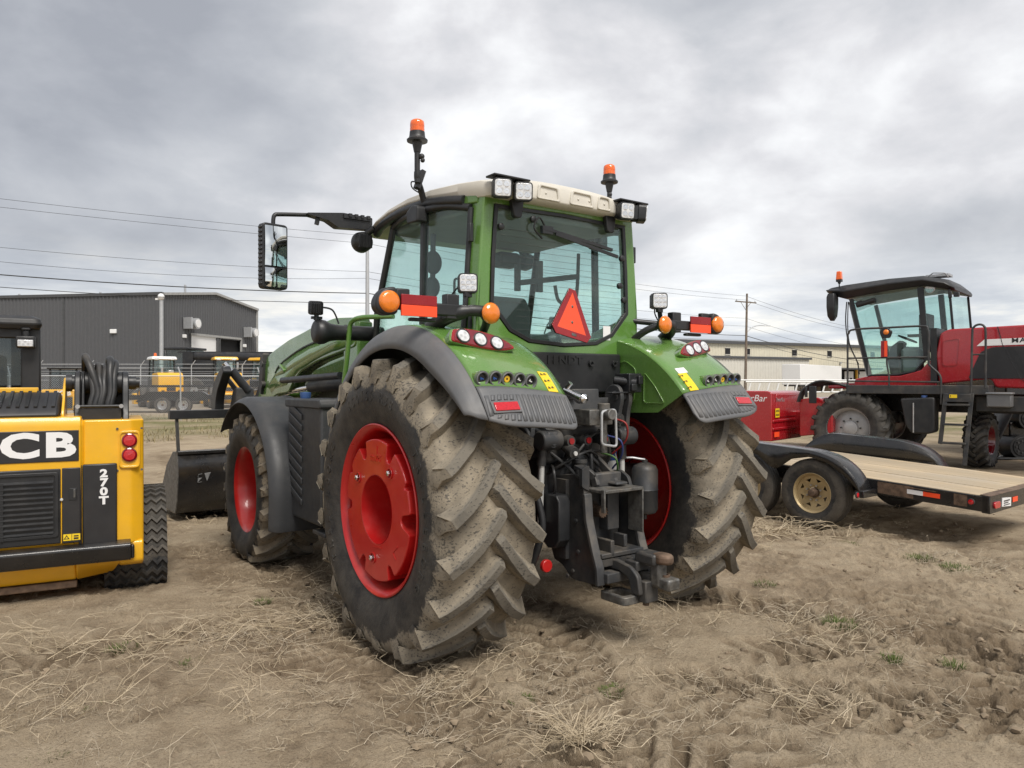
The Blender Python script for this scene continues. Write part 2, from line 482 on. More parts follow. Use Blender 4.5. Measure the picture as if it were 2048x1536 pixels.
# ================================================================== ground
_tab = np.random.default_rng(77).random((256, 256))
def vnoise(x, y):
    xi = np.floor(x).astype(int); yi = np.floor(y).astype(int); fx = x - xi; fy = y - yi
    fx = fx * fx * (3 - 2 * fx); fy = fy * fy * (3 - 2 * fy)
    a = _tab[xi % 256, yi % 256]; b = _tab[(xi + 1) % 256, yi % 256]; c = _tab[xi % 256, (yi + 1) % 256]; d = _tab[(xi + 1) % 256, (yi + 1) % 256]
    return (a * (1 - fx) + b * fx) * (1 - fy) + (c * (1 - fx) + d * fx) * fy
def fbm(x, y, o=5, g=.5):
    s_ = 0; a = 1; t = 0
    for i in range(o):
        s_ = s_ + a * vnoise(x * 2 ** i + 17.3 * i, y * 2 ** i + 9.1 * i); t += a; a *= g
    return s_ / t
def clods(x, y, cell, seed, rmax):
    """rounded lumps of many sizes, one per jittered cell"""
    gx = x / cell; gy = y / cell; ix = np.floor(gx).astype(int); iy = np.floor(gy).astype(int); out = np.zeros_like(x)
    for i in (-1, 0, 1):
        for j in (-1, 0, 1):
            a, b = (ix + i + seed) % 256, (iy + j + 3 * seed) % 256
            cx = ix + i + .2 + .6 * _tab[a, b]; cy = iy + j + .2 + .6 * _tab[b, (a + 91) % 256]
            r = rmax * np.maximum(0, _tab[(a + 37) % 256, (b + 11) % 256] - .35) / .65
            q = r * r - ((gx - cx) * (1 + .5 * _tab[a, (b + 5) % 256])) ** 2 - (gy - cy) ** 2
            out = np.maximum(out, np.sqrt(np.maximum(q, 0)))
    return out * cell
def sstep(a, b, x):
    t = np.clip((x - a) / (b - a), 0, 1); return t * t * (3 - 2 * t)
# old wheel and track marks: start pixel, end pixel, width, pitch, depth, chevron
MARKS = [((560, 1120), (1030, 1560), .55, .085, .022, .25), ((420, 1090), (690, 1330), .75, .105, .022, .1), ((860, 1400), (1300, 1560), .5, .10, .018, .2), ((1090, 1250), (1190, 1536), .48, .16, .030, .7), ((1350, 1380), (2300, 1470), .55, .19, .055, .75), ((1280, 1440), (1900, 1700), .55, .19, .05, -.7),
         ((1300, 1180), (2100, 1330), .50, .17, .030, .6), ((1750, 1180), (2048, 1420), .5, .17, .035, -.6), ((420, 1040), (330, 900), .45, .15, .03, .5), ((560, 1030), (420, 900), .45, .15, .03, .4), ((1560, 1060), (2048, 1085), .25, .05, .012, 0), ((0, 1330), (500, 1240), .45, .12, .015, .3), ((1500, 1300), (2048, 1240), .4, .15, .022, .5)]
_mk = []
for a, b, w, p, d, c in MARKS:
    A, B_ = at(a[0], a[1], 0), at(b[0], b[1], 0)
    _mk.append((np.array(A[:2]), np.array(B_[:2]), w, p, d, c))
def hfield(x, y, soil=False):
    x = np.asarray(x, float); y = np.asarray(y, float)
    near = sstep(26, 9, y)
    h = (fbm(x * .35 + 3, y * .35, 3) - .5) * .07 * near
    h = h + (fbm(x * 1.7, y * 1.7 + 40, 4) - .5) * .050 * near
    cl = fbm(x * 7 + 11, y * 7, 4, .6)
    rg_ = 1 - np.abs(2 * fbm(x * 4.2 + 3, y * 5.5, 5, .6) - 1)
    rgm = sstep(.36, .60, fbm(x * .6 + 80, y * .6, 3))
    h = h + (cl - .5) * .026 * near + rgm * (rg_ - .7) * .05 * near
    dist = np.zeros_like(x)
    for A, B_, w, p, d, c in _mk:
        D = B_ - A; L = np.hypot(*D); D = D / L; N = np.array([-D[1], D[0]])
        s_ = (x - A[0]) * D[0] + (y - A[1]) * D[1]; t = (x - A[0]) * N[0] + (y - A[1]) * N[1]
        t = t + (fbm(s_ * .8 + 5 * w, s_ * 0 + p * 40, 2) - .5) * .25
        env = sstep(w * .62, w * .42, np.abs(t)) * sstep(-.3, .2, s_) * sstep(L + .3, L - .2, s_)
        msk = sstep(.34, .56, fbm(x * .9 + 31 * p, y * .9 + 7, 3))
        ph = (s_ + c * np.abs(t) + (fbm(x * 3, y * 3, 3) - .5) * .05) / p
        tri = np.abs((ph % 1) - .5) * 2
        lug = sstep(.44, .54, tri)
        h = h - env * (.6 + .4 * msk) * 2.0 * d * (.25 + .75 * lug)
        h = h + sstep(.20, .0, np.abs(np.abs(t) - w * .58)) * env * 0 
        rim = np.exp(-((np.abs(t) - w * .56) / .05) ** 2) * sstep(-.3, .2, s_) * sstep(L + .3, L - .2, s_)
        h = h + rim * d * .55 * msk
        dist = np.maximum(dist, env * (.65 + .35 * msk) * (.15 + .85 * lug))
    # cracked clods
    k = fbm(x * 16, y * 16, 3, .6); ck = sstep(.50, .58, fbm(x * 1.3 + 60, y * 1.3, 3))
    h = h + ck * (np.floor(k * 5) / 5 - .5) * .045 * near
    rough_ = sstep(.46, .66, fbm(x * .8 + 44, y * .8 + 13, 4)) + .8 * sstep(.15, .6, dist)
    h = h + np.clip(rough_, 0, 1) * near * (clods(x, y, .055, 5, .55) * .75 + clods(x, y, .11, 19, .5) * .55) + near * .5 * clods(x, y, .034, 71, .4)
    return (h, dist, cl, ck) if soil else h
def h1(x, y): return float(hfield(np.array([x]), np.array([y]))[0])
ys = [-40., -20, -10, -5, -2, 0, 1.2]
y = 1.7
while y < 620:
    ys.append(y); y += max(.009, .0040 * y) if y < 13 else .02 * (y - 13) + .07
xs = [0.]
x = 0
while x < 420:
    x += .0125 if x < 3.6 else .0125 + .035 * (x - 3.6); xs.append(x)
xs = [-v for v in xs[:0:-1]] + xs
XX, YY = np.meshgrid(np.array(xs), np.array(ys), indexing='ij')
HH = np.zeros_like(XX); DD = np.zeros_like(XX); CL = np.full_like(XX, .5); CK = np.zeros_like(XX)
_m = (YY > .5) & (YY < 27) & (np.abs(XX) < .82 * YY + 2)
HH[_m], DD[_m], CL[_m], CK[_m] = hfield(XX[_m], YY[_m], True)
nx_, ny_ = XX.shape
me = bpy.data.meshes.new('ground')
V = np.stack([XX, YY, HH], -1).reshape(-1, 3)
idx = np.arange(nx_ * ny_).reshape(nx_, ny_)
Q = np.stack([idx[:-1, :-1], idx[1:, :-1], idx[1:, 1:], idx[:-1, 1:]], -1).reshape(-1, 4)
me.vertices.add(len(V)); me.vertices.foreach_set('co', V.ravel())
me.loops.add(Q.size); me.loops.foreach_set('vertex_index', Q.ravel())
me.polygons.add(len(Q)); me.polygons.foreach_set('loop_start', np.arange(0, Q.size, 4)); me.polygons.foreach_set('loop_total', np.full(len(Q), 4))
me.polygons.foreach_set('use_smooth', np.ones(len(Q), bool))
me.update(); me.validate()
at_ = me.attributes.new('turned_soil_shade', 'FLOAT', 'POINT')  # shade of tread grooves and hollows painted into the turned soil colour
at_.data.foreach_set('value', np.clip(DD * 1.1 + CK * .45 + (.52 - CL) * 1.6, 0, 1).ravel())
s = NT('bare_soil')
gp = s.n('ShaderNodeNewGeometry').outputs['Position']
av = s.n('ShaderNodeAttribute'); av.attribute_name = 'turned_soil_shade'
base = s.mix(s.ramp(s.noise(.55, 6, .6, gp), .35, .68), (.44, .354, .246), (.345, .270, .182))
base = s.mix(s.ramp(s.noise(4.5, 7, .65, gp), .38, .70, 0, .75), base, (.50, .412, .296))
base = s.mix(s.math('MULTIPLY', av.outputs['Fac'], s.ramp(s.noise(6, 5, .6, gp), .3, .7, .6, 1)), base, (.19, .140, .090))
base = s.mix(s.ramp(s.noise(28, 5, .7, gp), .56, .72, 0, .55), base, (.185, .142, .097))
base = s.mix(s.ramp(s.voro(38, gp), .06, .13, .5, 0), base, (.46, .40, .31))
sy = s.n('ShaderNodeSeparateXYZ'); s.l(gp, sy.inputs[0])
# thin dry turf before the fence, pale gravel yard beyond it
far = s.math('MULTIPLY', s.ramp(sy.outputs[1], 19, 25), s.ramp(sy.outputs[1], 37, 33))
gcol = s.mix(s.ramp(s.noise(3, 7, .7, gp), .35, .65), (.235, .205, .105), (.135, .145, .058))
base = s.mix(s.math('MULTIPLY', far, s.ramp(s.noise(.5, 5, .6, gp), .35, .58)), base, gcol)
base = s.mix(s.ramp(sy.outputs[1], 35, 42, 0, .8), base, (.33, .295, .24))
base = s.mix(s.ramp(s.noise(95, 4, .75, gp), .52, .62, 0, .6), base, (.20, .15, .10))
base = s.mix(s.ramp(s.noise(60, 5, .7, gp), .60, .70, 0, .55), base, (.50, .43, .33))
hb = s.math('ADD', s.math('MULTIPLY', s.noise(45, 6, .7, gp), 1), s.math('MULTIPLY', s.noise(170, 4, .7, gp), .4))
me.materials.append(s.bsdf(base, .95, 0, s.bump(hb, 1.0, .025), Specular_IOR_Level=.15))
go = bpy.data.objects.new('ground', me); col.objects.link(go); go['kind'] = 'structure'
# ================================================================== tyres and wheels
def spl(P, k=5): return [(p.x, p.y) for p in smooth_path([(a, b, 0) for a, b in P], k)]
def make_tyre(Ro, w, rim, nl, lug, axle, D=.34, sweep=1, phase=0., lw=(.062, .036), n=96, bulge=.05):
    """agricultural tyre round the y axis; sweep=+1: lug noses lead towards the top at the rear"""
    Rb = Ro - lug; jr = random.Random(int(Ro * 1000) + nl)
    half = [(.415 * w, rim - .004), (.45 * w, rim + .035), (.497 * w, rim + .42 * (Rb - rim)), (.492 * w, rim + .68 * (Rb - rim)), (.455 * w, Rb - .052), (.40 * w, Rb - .022), (.2 * w, Rb - .006), (0, Rb)]
    hp = spl(half, 4)
    prof = hp + [(-a, b) for a, b in hp[::-1][1:]]
    mb = MB(); mb.lathe(prof, axis='y', n=n)
    hv = [a for a, b in hp][::-1]; hr = [b for a, b in hp][::-1]
    def carc(v):
        v = abs(v)
        return float(np.interp(v, [x for x, y in zip(hv, hr) if y > rim + .6 * (Rb - rim)], [y for x, y in zip(hv, hr) if y > rim + .6 * (Rb - rim)]))
    for side in (1, -1):
        for i in range(nl):
            th0 = 2 * pi * (i + (0 if side > 0 else .5)) / nl + phase
            secs = []
            S = [-.17, -.06, .03, .16, .32, .5, .68, .84, .95, 1.0]
            for s_ in S:
                t = max(0, s_)
                v = (.47 * (1 - t) - .035 * t) * w
                if s_ < 0: v = w * (.47 + .03 * min(1, -s_ / .1))
                th = th0 - sweep * D * (.62 * t + .38 * t * t) * (1 if s_ >= 0 else 0)
                # direction of the centre line in (v, arc)
                dv = -.505 * w; da = -sweep * D * Ro * (.62 + .76 * t)
                ln = math.hypot(dv, da); nx, na = -da / ln, dv / ln
                k = 1 - .22 * t
                hb, ht = lw[0] * k, lw[1] * k
                if s_ < 0: nx, na = 0, -1.
                top = Ro - .028 * (2 * v / w) ** 2
                bot = carc(min(v, .455 * w)) - .012
                if s_ < -.1: top, bot, hb, ht = Ro - .135, Ro - .17, .05, .03
                elif s_ < 0: top, bot = Ro - .062, Ro - .13
                if s_ == 1.: top -= .028; hb *= .75; ht *= .7
                sec = []
                for q, rr in ((hb, bot), (ht, top), (-ht, top), (-hb, bot)):
                    vv = v + nx * q + jr.uniform(-.003, .003); tt = th + na * q / Ro + jr.uniform(-.003, .003) / Ro; rr += jr.uniform(-.004, .002)
                    if s_ < 0: vv = min(vv, .505 * w)
                    sec.append((rr * math.cos(tt), side * vv, rr * math.sin(tt)))
                secs.append(sec)
            mb.loft(secs)
    out = []
    for x, y, z in mb.V:
        d = -axle + .03
        if z < d:
            q = (d - z)
            z = d - .16 * q
            y *= 1 + .35 * min(q, .12)
        elif z < d + .30: y *= 1 + bulge * (1 - (z - d) / .30) ** 2
        out.append((x, y, z))
    mb.V = out
    return mb

def sidewall_text(mb, body, size, rad, ang, v, sgn, depth=.006, step=None, flip=False, offset=.0, sx=1.):
    """letters round a sidewall that faces sgn*y; ang = middle angle in the xz plane, seen from outside"""
    step = step or size * .82 / rad
    n = len(body)
    for i, ch in enumerate(body):
        if ch == ' ': continue
        k = (i - (n - 1) / 2) * step
        # seen from +y outward the x axis points left: reading direction is -tangent
        a = ang + (k if sgn > 0 else -k) * (1 if not flip else -1)
        er = Vector((math.cos(a), 0, math.sin(a)))
        tx = Vector((-math.sin(a), 0, math.cos(a))) * (1 if sgn > 0 else -1) * (1 if not flip else -1)
        mb.text(ch, size, basis(Vector((0, v * sgn, 0)) + er * rad, tx, (0, sgn, 0)), depth, offset, sx)
    return mb

def notch_outline(r, notches, n=180, dep=.095, hw=.05):
    P = []
    for i in range(n):
        a = 2 * pi * i / n; rr = r
        for c, k in notches:
            d = abs((a - R(c) + pi) % (2 * pi) - pi) * r
            if d < hw * k: rr = min(rr, r - dep * k * math.sqrt(max(0, 1 - (d / (hw * k)) ** 2)) ** .6)
        P.append((rr * math.cos(a), rr * math.sin(a)))
    return P

M['tyre_rear'] = tyre_mat('muddy_rear_tyre', .925, .5, 1.0, mudc=(.27, .232, .175), edge=.80)
M['tyre_front'] = tyre_mat('muddy_front_tyre', .705, .38, .9, mudc=(.26, .215, .155), edge=.84)
M['tyre_clean'] = tyre_mat('dusty_black_tyre', .75, .4, .22, mudc=(.16, .145, .12), edge=.70)
M['tyre_road'] = tyre_mat('road_tyre', .39, .2, .30, mudc=(.20, .17, .13), edge=.72)

def rear_wheel(par, sgn):
    """sgn=+1 left"""
    g = lambda v: v * sgn
    rim = [(.289, .500), (.296, .512), (.292, .519), (.27, .515), (.262, .495), (.225, .482), (.17, .476), (.11, .455), (-.11, .455), (-.17, .476), (-.225, .482), (-.262, .495), (-.27, .515), (-.292, .519), (-.296, .512), (-.289, .5), (-.265, .478), (-.17, .462), (-.11, .441), (.11, .441), (.17, .462), (.225, .468), (.265, .478)]
    mb = MB().lathe([(g(a), b) for a, b in rim], n=96, closed=True)
    mb.lathe([(g(a), b) for a, b in ((-.03, .445), (-.02, .40), (.0, .33), (.0, .20), (-.04, .185), (-.06, .0))], n=64)
    mb.lathe([(g(a), b) for a, b in ((-.05, .445), (-.04, .40), (-.02, .33), (-.02, .20), (-.08, .185))], n=64)
    w = mb.build('wheel', 'red_rim', par, ang=50, loc=(0, 1.012 * sgn, .839))
    ty = make_tyre(.925, .65, .505, 21, .066, .839, D=.36, lw=(.066, .028), phase=.11 if sgn > 0 else .2)
    ty.build('tyre', 'tyre_rear', w, ang=40, bev=.013, seg=2)
    if sgn > 0:
        st = MB()
        vv = .3225
        sidewall_text(st, 'TRELLEBORG', .074, .665, R(178), vv, 1, .010, step=.128, flip=False, offset=.002)
        sidewall_text(st, 'TRELLEBORG', .074, .665, R(-2), vv, 1, .010, step=.128, offset=.002)
        sidewall_text(st, 'TM800', .105, .69, R(-92), vv, 1, .010, step=.150, offset=.003)
        sidewall_text(st, '650/65 R38', .085, .685, R(88), vv, 1, .010, step=.095, offset=.002)
        st.build('sidewall_lettering', 'tyre_rear', w, ang=30, recalc=False, kind='stuff')
    # cast wheel weight
    nt_ = [(63, 1), (117, 1), (182, .8), (-4, 1.15), (-62, .8), (-118, .8), (150, .35), (25, .35)]
    no = notch_outline(.425, [((180 - c) % 360, k) for c, k in nt_])
    hole = [(.205 * math.cos(2 * pi * i / 180), .205 * math.sin(2 * pi * i / 180)) for i in range(180)]
    ww = MB().ring(no, hole, g(.02), g(.288))
    ww.lathe([(g(.288), .2052), (g(.25), .203), (g(-.02), .165)], n=64)
    wo_ = ww.build('wheel_weight', 'red_rim', w, ang=40, bev=.010, seg=3)
    tx = MB()
    def on(a, r): a = R(180 - a); return Vector((r * math.cos(a), g(.2885), r * math.sin(a)))
    xd = (-sgn, 0, 0)
    tx.text('600KG', .048, basis(on(92, .305), xd, (0, sgn, 0)), .008, .001)
    for p, q in (((88, .385), (88, .335)), ((88, .335), (78, .335)), ((-45, .36), (-45, .31)), ((-45, .31), (-32, .33)), ((-100, .235), (-72, .232))):
        tx.bar(on(*p), on(*q), .006, .006)
    tx.build('cast_marking', 'red_rim', w, ang=30, kind='stuff')
    for a, r in ((146, .30), (52, .30), (-98, .30)):
        c = on(a, r)
        b = MB().lathe([(0, .034), (g(.006), .034), (g(.006), .027), (g(-.012), .025)], o=c, n=20)
        b.build('bolt_seat', 'red_rim', w, ang=30)
        MB().lathe([(0, .017), (g(.018), .017), (g(.022), .012), (g(.024), 0)], o=c, n=6).build('bolt', 'chrome', w, ang=20)
    if sgn > 0: MB().lathe([(g(-.03), .1), (g(-.01), .1), (g(.0), .07), (g(.012), .03), (g(.012), 0)], n=24).build('axle_hub', 'worn', w)
    return w

def front_wheel(par, sgn):
    g = lambda v: v * sgn
    rim = [(.225, .372), (.232, .385), (.226, .390), (.20, .386), (.19, .365), (.13, .352), (.07, .335), (-.13, .335), (-.19, .365), (-.2, .386), (-.228, .39), (-.232, .385), (-.2, .352), (-.13, .322), (.07, .322), (.13, .339), (.2, .352)]
    mb = MB().lathe([(g(a), b) for a, b in rim], n=80, closed=True)
    mb.lathe([(g(a), b) for a, b in ((-.12, .33), (-.14, .27), (-.16, .20), (-.16, .14), (-.06, .13), (-.04, .1), (-.04, 0))], n=48)
    w = mb.build('wheel', 'red_rim', par, ang=50, loc=(2.782, 1.02 * sgn, .631))
    w.rotation_euler[2] = R(-1.5)
    make_tyre(.705, .54, .378, 20, .052, .631, D=.40, phase=.25, lw=(.052, .029), n=80).build('tyre', 'tyre_front', w, ang=40, bev=.008)
    if sgn > 0:
        st = MB()
        sidewall_text(st, 'TM800', .07, .53, R(-92), .2655, 1, .009, step=.12, offset=.002)
        sidewall_text(st, 'TM800', .07, .53, R(88), .2655, 1, .009, step=.12, offset=.002)
        st.build('sidewall_lettering', 'tyre_front', w, ang=30, recalc=False, kind='stuff')
    for i in range(10):
        a = 2 * pi * i / 10
        MB().lathe([(g(-.16), .016), (g(-.138), .016), (g(-.136), 0)], o=(.175 * math.cos(a), 0, .175 * math.sin(a)), n=6).build('bolt', 'silver', w, ang=20)
    return w

# ================================================================== the tractor
TR = thing('tractor', 'large green farm tractor with cream roof, red wheels and muddy tyres, in the middle', 'tractor', (.232, 5.253, 0), R(90 + 36.136))
for sg in (1, -1):
    rear_wheel(TR, sg); front_wheel(TR, sg)

# ---- rear fenders
UC = [(.45, -.012), (.50, -.010), (.55, .006), (.66, .02), (.82, .032), (.98, .036), (1.08, .028), (1.125, .018), (1.165, -.004), (1.195, -.04), (1.212, -.085), (1.22, -.125)]
def fsurf(th, u, off=0., sgn=1):
    dr = float(np.interp(u, [a for a, b in UC], [b for a, b in UC]))
    if dr < 0 and u > 1: dr *= 1 - .8 * min(1, max(0, (math.degrees(th) - 120) / 28)) ** 1.5
    r = 1.100 + dr + off - .022 * max(0, math.sin(th - R(75)))
    return Vector((r * math.cos(th), u * sgn, .839 + r * math.sin(th)))
def fnorm(th, u, sgn):
    a = fsurf(th + .01, u, 0, sgn) - fsurf(th - .01, u, 0, sgn); b = fsurf(th, u + .01, 0, sgn) - fsurf(th, u - .01, 0, sgn)
    n = a.cross(b).normalized(); p = fsurf(th, u, 0, sgn) - Vector((0, u * sgn, .839))
    return n if n.dot(p) > 0 else -n
def theta_end(u):      # lower rear edge, rounded at both corners
    t = (u - .50) / (1.22 - .50)
    e = 152.5 - 2.0 * t
    if t < .10: e -= 4.5 * (1 - math.sqrt(max(0, 1 - ((.10 - t) / .10) ** 2)))
    if t > .60: e -= 5.5 * ((t - .60) / .40) ** 2.2
    return R(e)
def seam(u): return R(139.8 - 2.4 * (u - .50) / .62)
def lamp_box(par, name, c, yaw, pitch=0, size=.115, mat='black_plastic', child=None, fins=6):
    """square finned LED work lamp; faces local -x turned by yaw"""
    rot = (Euler((0, pitch, yaw)).to_matrix()).to_4x4(); rot.translation = Vector(c)
    h = size / 2
    pl = rpoly([(-h, -h), (h, -h), (h, h), (-h, h)], size * .2, 4)
    mb = MB().prism(pl, -.02, .035, 'yz')
    for i in range(fins):
        y = -h * .8 + 1.6 * h * i / (fins - 1)
        mb.box((.055, y, 0), (.045, .006, size * .82))
    mb.prism([(p[0] * .72, p[1] * .72) for p in pl], .03, .06, 'yz')
    o = mb.xf(rot).build(name, mat, par, ang=35, bev=.002, seg=1)
    q = rpoly([(-h, -h), (h, -h), (h, h), (-h, h)], size * .18, 4)
    MB().prism([(p[0] * .86, p[1] * .86) for p in q], -.026, -.015, 'yz').xf(rot).build('lens', 'lens_clear', o, ang=35, bev=.003)
    dt = MB()
    gl = (-1, 0, 1) if 'roof' not in name else (-.75, .75)
    for i in gl:
        for j in gl:
            k = .13 if 'roof' not in name else .19
            dt.lathe([(-.0255, .0), (-.0270, size * k * .6), (-.0255, size * k)], o=(0, i * size * .26, j * size * .26), axis='x', n=14)
    dt.xf(rot).build('reflector', 'chrome', o, ang=60)
    return o
for sg in (1, -1):
    f = MB()
    f.grid(lambda a, b: fsurf(R(24) + (seam(.50 + .62 * b) - R(24)) * a, .50 + .62 * b, 0, sg), 60, 16)
    arc = [fsurf(R(t), .50, -.004, sg) for t in range(60, 138, 4)] + [fsurf(seam(.50), .50, -.004, sg)]
    pl = [(p.x, p.z) for p in arc] + [(-.60, 1.40), (-.20, 1.385), (.35, 1.385), (.5, 1.6)]
    f.prism(pl, .500 * sg, .515 * sg)
    fo = f.build('fender', 'green', TR, ang=50, solid=.006, off=-1)
    # pressed panels on the inner face
    pn = MB()
    for poly in ([(-.18, 1.46), (-.18, 1.74), (-.30, 1.76), (-.40, 1.70), (-.38, 1.46)], [(-.47, 1.46), (-.475, 1.68), (-.58, 1.58), (-.67, 1.46)]):
        q = rpoly(poly, .03, 3); c = np.mean(np.array(q), 0)
        pn.ring(q, [tuple(c + (np.array(p) - c) * .93) for p in q], .500 * sg, .492 * sg)
    pn.build('pressed_panel', 'green', fo, ang=40, bev=.002)
    e = MB().grid(lambda a, b: fsurf(R(22) + (min(theta_end(1.122 + .098 * b), R(151)) - R(22)) * a, 1.124 + .096 * b, .004, sg), 64, 10)
    e.build('fender_edge', 'grey_plastic', fo, ang=60, solid=.012, off=-1)
    e = MB().grid(lambda a, b: fsurf(seam(.50 + .618 * b) + R(.25) + (theta_end(.50 + .618 * b) - seam(.50 + .618 * b) - R(.25)) * a, .50 + .618 * b, .004, sg), 12, 30)
    e.build('fender_end', 'grey_plastic', fo, ang=60, solid=.014, off=-1)
    # stepped ribs on the grey end
    for i in range(15):
        u0 = .515 + i * .0400
        a0, a1 = R(141.2), theta_end(u0 + .02) - R(1.6)
        if .90 < u0 + .02 < 1.09: segs = [(a0, R(143.0)), (R(147.6), a1 if a1 > R(148) else R(148.2))]
        else: segs = [(a0, a1)]
        for p, q in segs:
            rb = MB().grid(lambda a, b: fsurf(p + (q - p) * a, u0 + .024 * b + .012 * a, .0055 + .0045 * b, sg), 4, 1)
            rb.build('rib', 'grey_plastic', fo, ang=20, solid=.008, off=-1)
    # black inner liner
    lm = MB().grid(lambda a, b: (lambda p: Vector((p.x * .985, p.y, .839 + (p.z - .839) * .985)))(fsurf(R(22) + R(122) * a, .52 + .67 * b, -.02, sg)), 40, 6)
    lm.build('wheel_arch_liner', 'black_plastic', fo, ang=60)
    # red rear lamp cluster: leaf-shaped pod facing back
    LF = [(-.526, 1.083, 1.902), (-.531, 1.013, 1.909), (-.545, .93, 1.9), (-.567, .833, 1.876), (-.59, .761, 1.843), (-.609, .722, 1.811), (-.614, .732, 1.799), (-.611, .799, 1.789), (-.6, .885, 1.793), (-.58, .988, 1.81), (-.562, 1.071, 1.829), (-.551, 1.107, 1.843)]
    LF = [Vector((x, y * sg, z)) for x, y, z in LF]
    ln_ = Vector((-.902, .1 * sg, .421)); cc_ = sum(LF, Vector()) / 12
    fine = [p for p in smooth_path(LF + [LF[0]], 3)][:-1]; n = len(fine)
    def pod(nm, k, o0, o1, mt, bev=.004):
        V = [cc_ + (p - cc_) * k + ln_ * o1 for p in fine] + [cc_ + (p - cc_) * k + ln_ * o0 for p in fine]
        MB().add(V, [tuple(range(n)), tuple(range(2 * n - 1, n - 1, -1))] + [(i, (i + 1) % n, n + (i + 1) % n, n + i) for i in range(n)]).build(nm, mt, fo, ang=40, bev=bev)
    pod('lamp_pod', 1.06, -.16, -.004, 'green'); pod('lamp_bezel', 1.0, -.02, .004, 'red_plate'); pod('lamp_lens', .92, -.01, .008, 'lens_dark_red')
    for u, x, z in ((1.031, -.55, 1.864), (.929, -.57, 1.847), (.828, -.589, 1.829)):
        bm_ = basis(Vector((x, u * sg, z)) + ln_ * .010, (0, 1, 0), ln_)
        MB().lathe([(-.008, .044), (.002, .044), (.003, .038), (-.002, .037)], axis='z', n=28).xf(bm_).build('lamp_ring', 'black_plastic', fo, ang=40)
        MB().lathe([(-.006, .037), (.002, .036), (.005, .018), (.0055, 0)], axis='z', n=28).xf(bm_).build('round_led_lens', 'lens_clear', fo, ang=60)
    # five round ports in moulded pods
    for i in range(5):
        u = .757 + .079 * (4 - i); t = R(134.4 + .25 * i)
        d = Vector((-1, 0, -.15)).normalized()
        c = fsurf(t, u, -.002, sg)
        mm = basis(c + d * .030, (0, 1, 0), d)
        MB().lathe([(-.11, .020), (-.05, .034), (0, .042), (.006, .043)], axis='z', n=24).xf(mm).build('pod', 'green', fo, ang=60)
        MB().lathe([(-.02, .0), (-.02, .028), (.010, .031), (.013, .036), (.010, .041), (-.01, .042)], axis='z', n=28).xf(mm).build('port_ring', 'grey_plastic', fo, ang=40)
        MB().lathe([(-.018, .027), (-.004, .024), (-.002, .012), (-.006, 0)], axis='z', n=20).xf(mm).build('port', 'black_plastic', fo, ang=40)
        if i in (0, 1, 2):
            cm = PM('port_mark', ((.03, .10, .35), (.03, .10, .35), (.8, .5, .03))[i], .4, dust=0)
            (MB().lathe([(-.0015, .006), (.0, .013), (-.0015, .019)], axis='z', n=16) if i == 2 else MB().bar((-.011, .004, -.001), (.010, -.006, -.001), .006, .004).bar((.010, -.006, -.001), (.004, .008, -.001), .006, .004)).xf(mm).build('port_mark', cm, fo)
        else: MB().bar((-.011, .004, -.001), (.010, -.004, -.001), .005, .004).bar((.0, 0, -.001), (.004, -.012, -.001), .005, .004).xf(mm).build('port_mark', 'white_print', fo)
    # red reflector in its frame
    def patch(u0, u1, t0, t1, off, th): 
        b = MB(); P = [(t0, u0), (t0, u1), (t1, u1), (t1, u0)]
        return b.hexa([fsurf(R(t), u, off, sg) for t, u in P] + [fsurf(R(t), u, off + th, sg) for t, u in P])
    patch(.908, 1.085, 143.4, 147.2, .0, .016).build('reflector_frame', 'grey_plastic', fo, bev=.004)
    patch(.921, 1.072, 144.0, 146.6, .006, .015).build('reflector', 'lens_red', fo, bev=.003)
    # warning stickers
    for k in range(3):
        t0 = 131.2 + k * 2.75
        st = patch(.565, .640, t0, t0 + 2.72, .0, .0045).build('warning_sticker', 'yellow_print', fo)
        c = fsurf(R(t0 + 1.3), .625 if sg > 0 else .585, .0068, sg); nrm = fnorm(R(t0), .60, sg)
        mm = basis(c, (0, -sg if sg > 0 else 1, 0), nrm)
        tri = [(-.016, -.012), (.016, -.012), (0, .016)]
        b = MB().ring(tri, [(p[0] * .6, p[1] * .6) for p in tri], -.001, .001, 'xy')
        b.box((0, 0, 0), (.004, .014, .002)); b.box((.04, .004, 0), (.02, .014, .002)); b.box((.052, -.006, 0), (.006, .012, .002))
        b.xf(mm @ Matrix.Scale(.62, 4)).build('warning_symbol', 'decal_black', fo)
    if sg < 0: patch(.577, .660, 128.4, 131.1, .0, .0045).build('white_sticker', 'white_print', fo)
    # marker lamps, reflector boards and work lamp on the fender arms
    ar = MB()
    ar.tube(smooth_path([(-.16, 1.02 * sg, 1.93), (-.28, .98 * sg, 1.99), (-.36, .88 * sg, 2.03), (-.39, .78 * sg, 2.03)], 5), [.045] * 10 + [.035] * 6, 10)
    ar.tube(smooth_path([(-.39, .80 * sg, 2.03), (-.30, .70 * sg, 1.98), (-.18, .66 * sg, 1.90)], 5), .026, 8)
    ar.tube([(-.34, .90 * sg, 2.03), (-.22, .72 * sg, 2.05), (-.18, .66 * sg, 2.06)], .02, 8)
    ao = ar.build('lamp_arm', 'black_plastic', TR, ang=60)
    fl = MB().lathe([(0, .055), (-.02, .062), (-.032, .062)], o=(-.40, .758 * sg, 2.018), axis='x', n=28)
    fl.disc((-.40, .758 * sg, 2.018), .055, 'x').build('flasher_base', 'black_plastic', ao)
    MB().lathe([(-.03, .064), (-.036, .064), (-.05, .052), (-.06, .03), (-.063, 0)], o=(-.40, .758 * sg, 2.018), axis='x', n=28).build('flasher_lens', 'lens_amber', ao, ang=70)
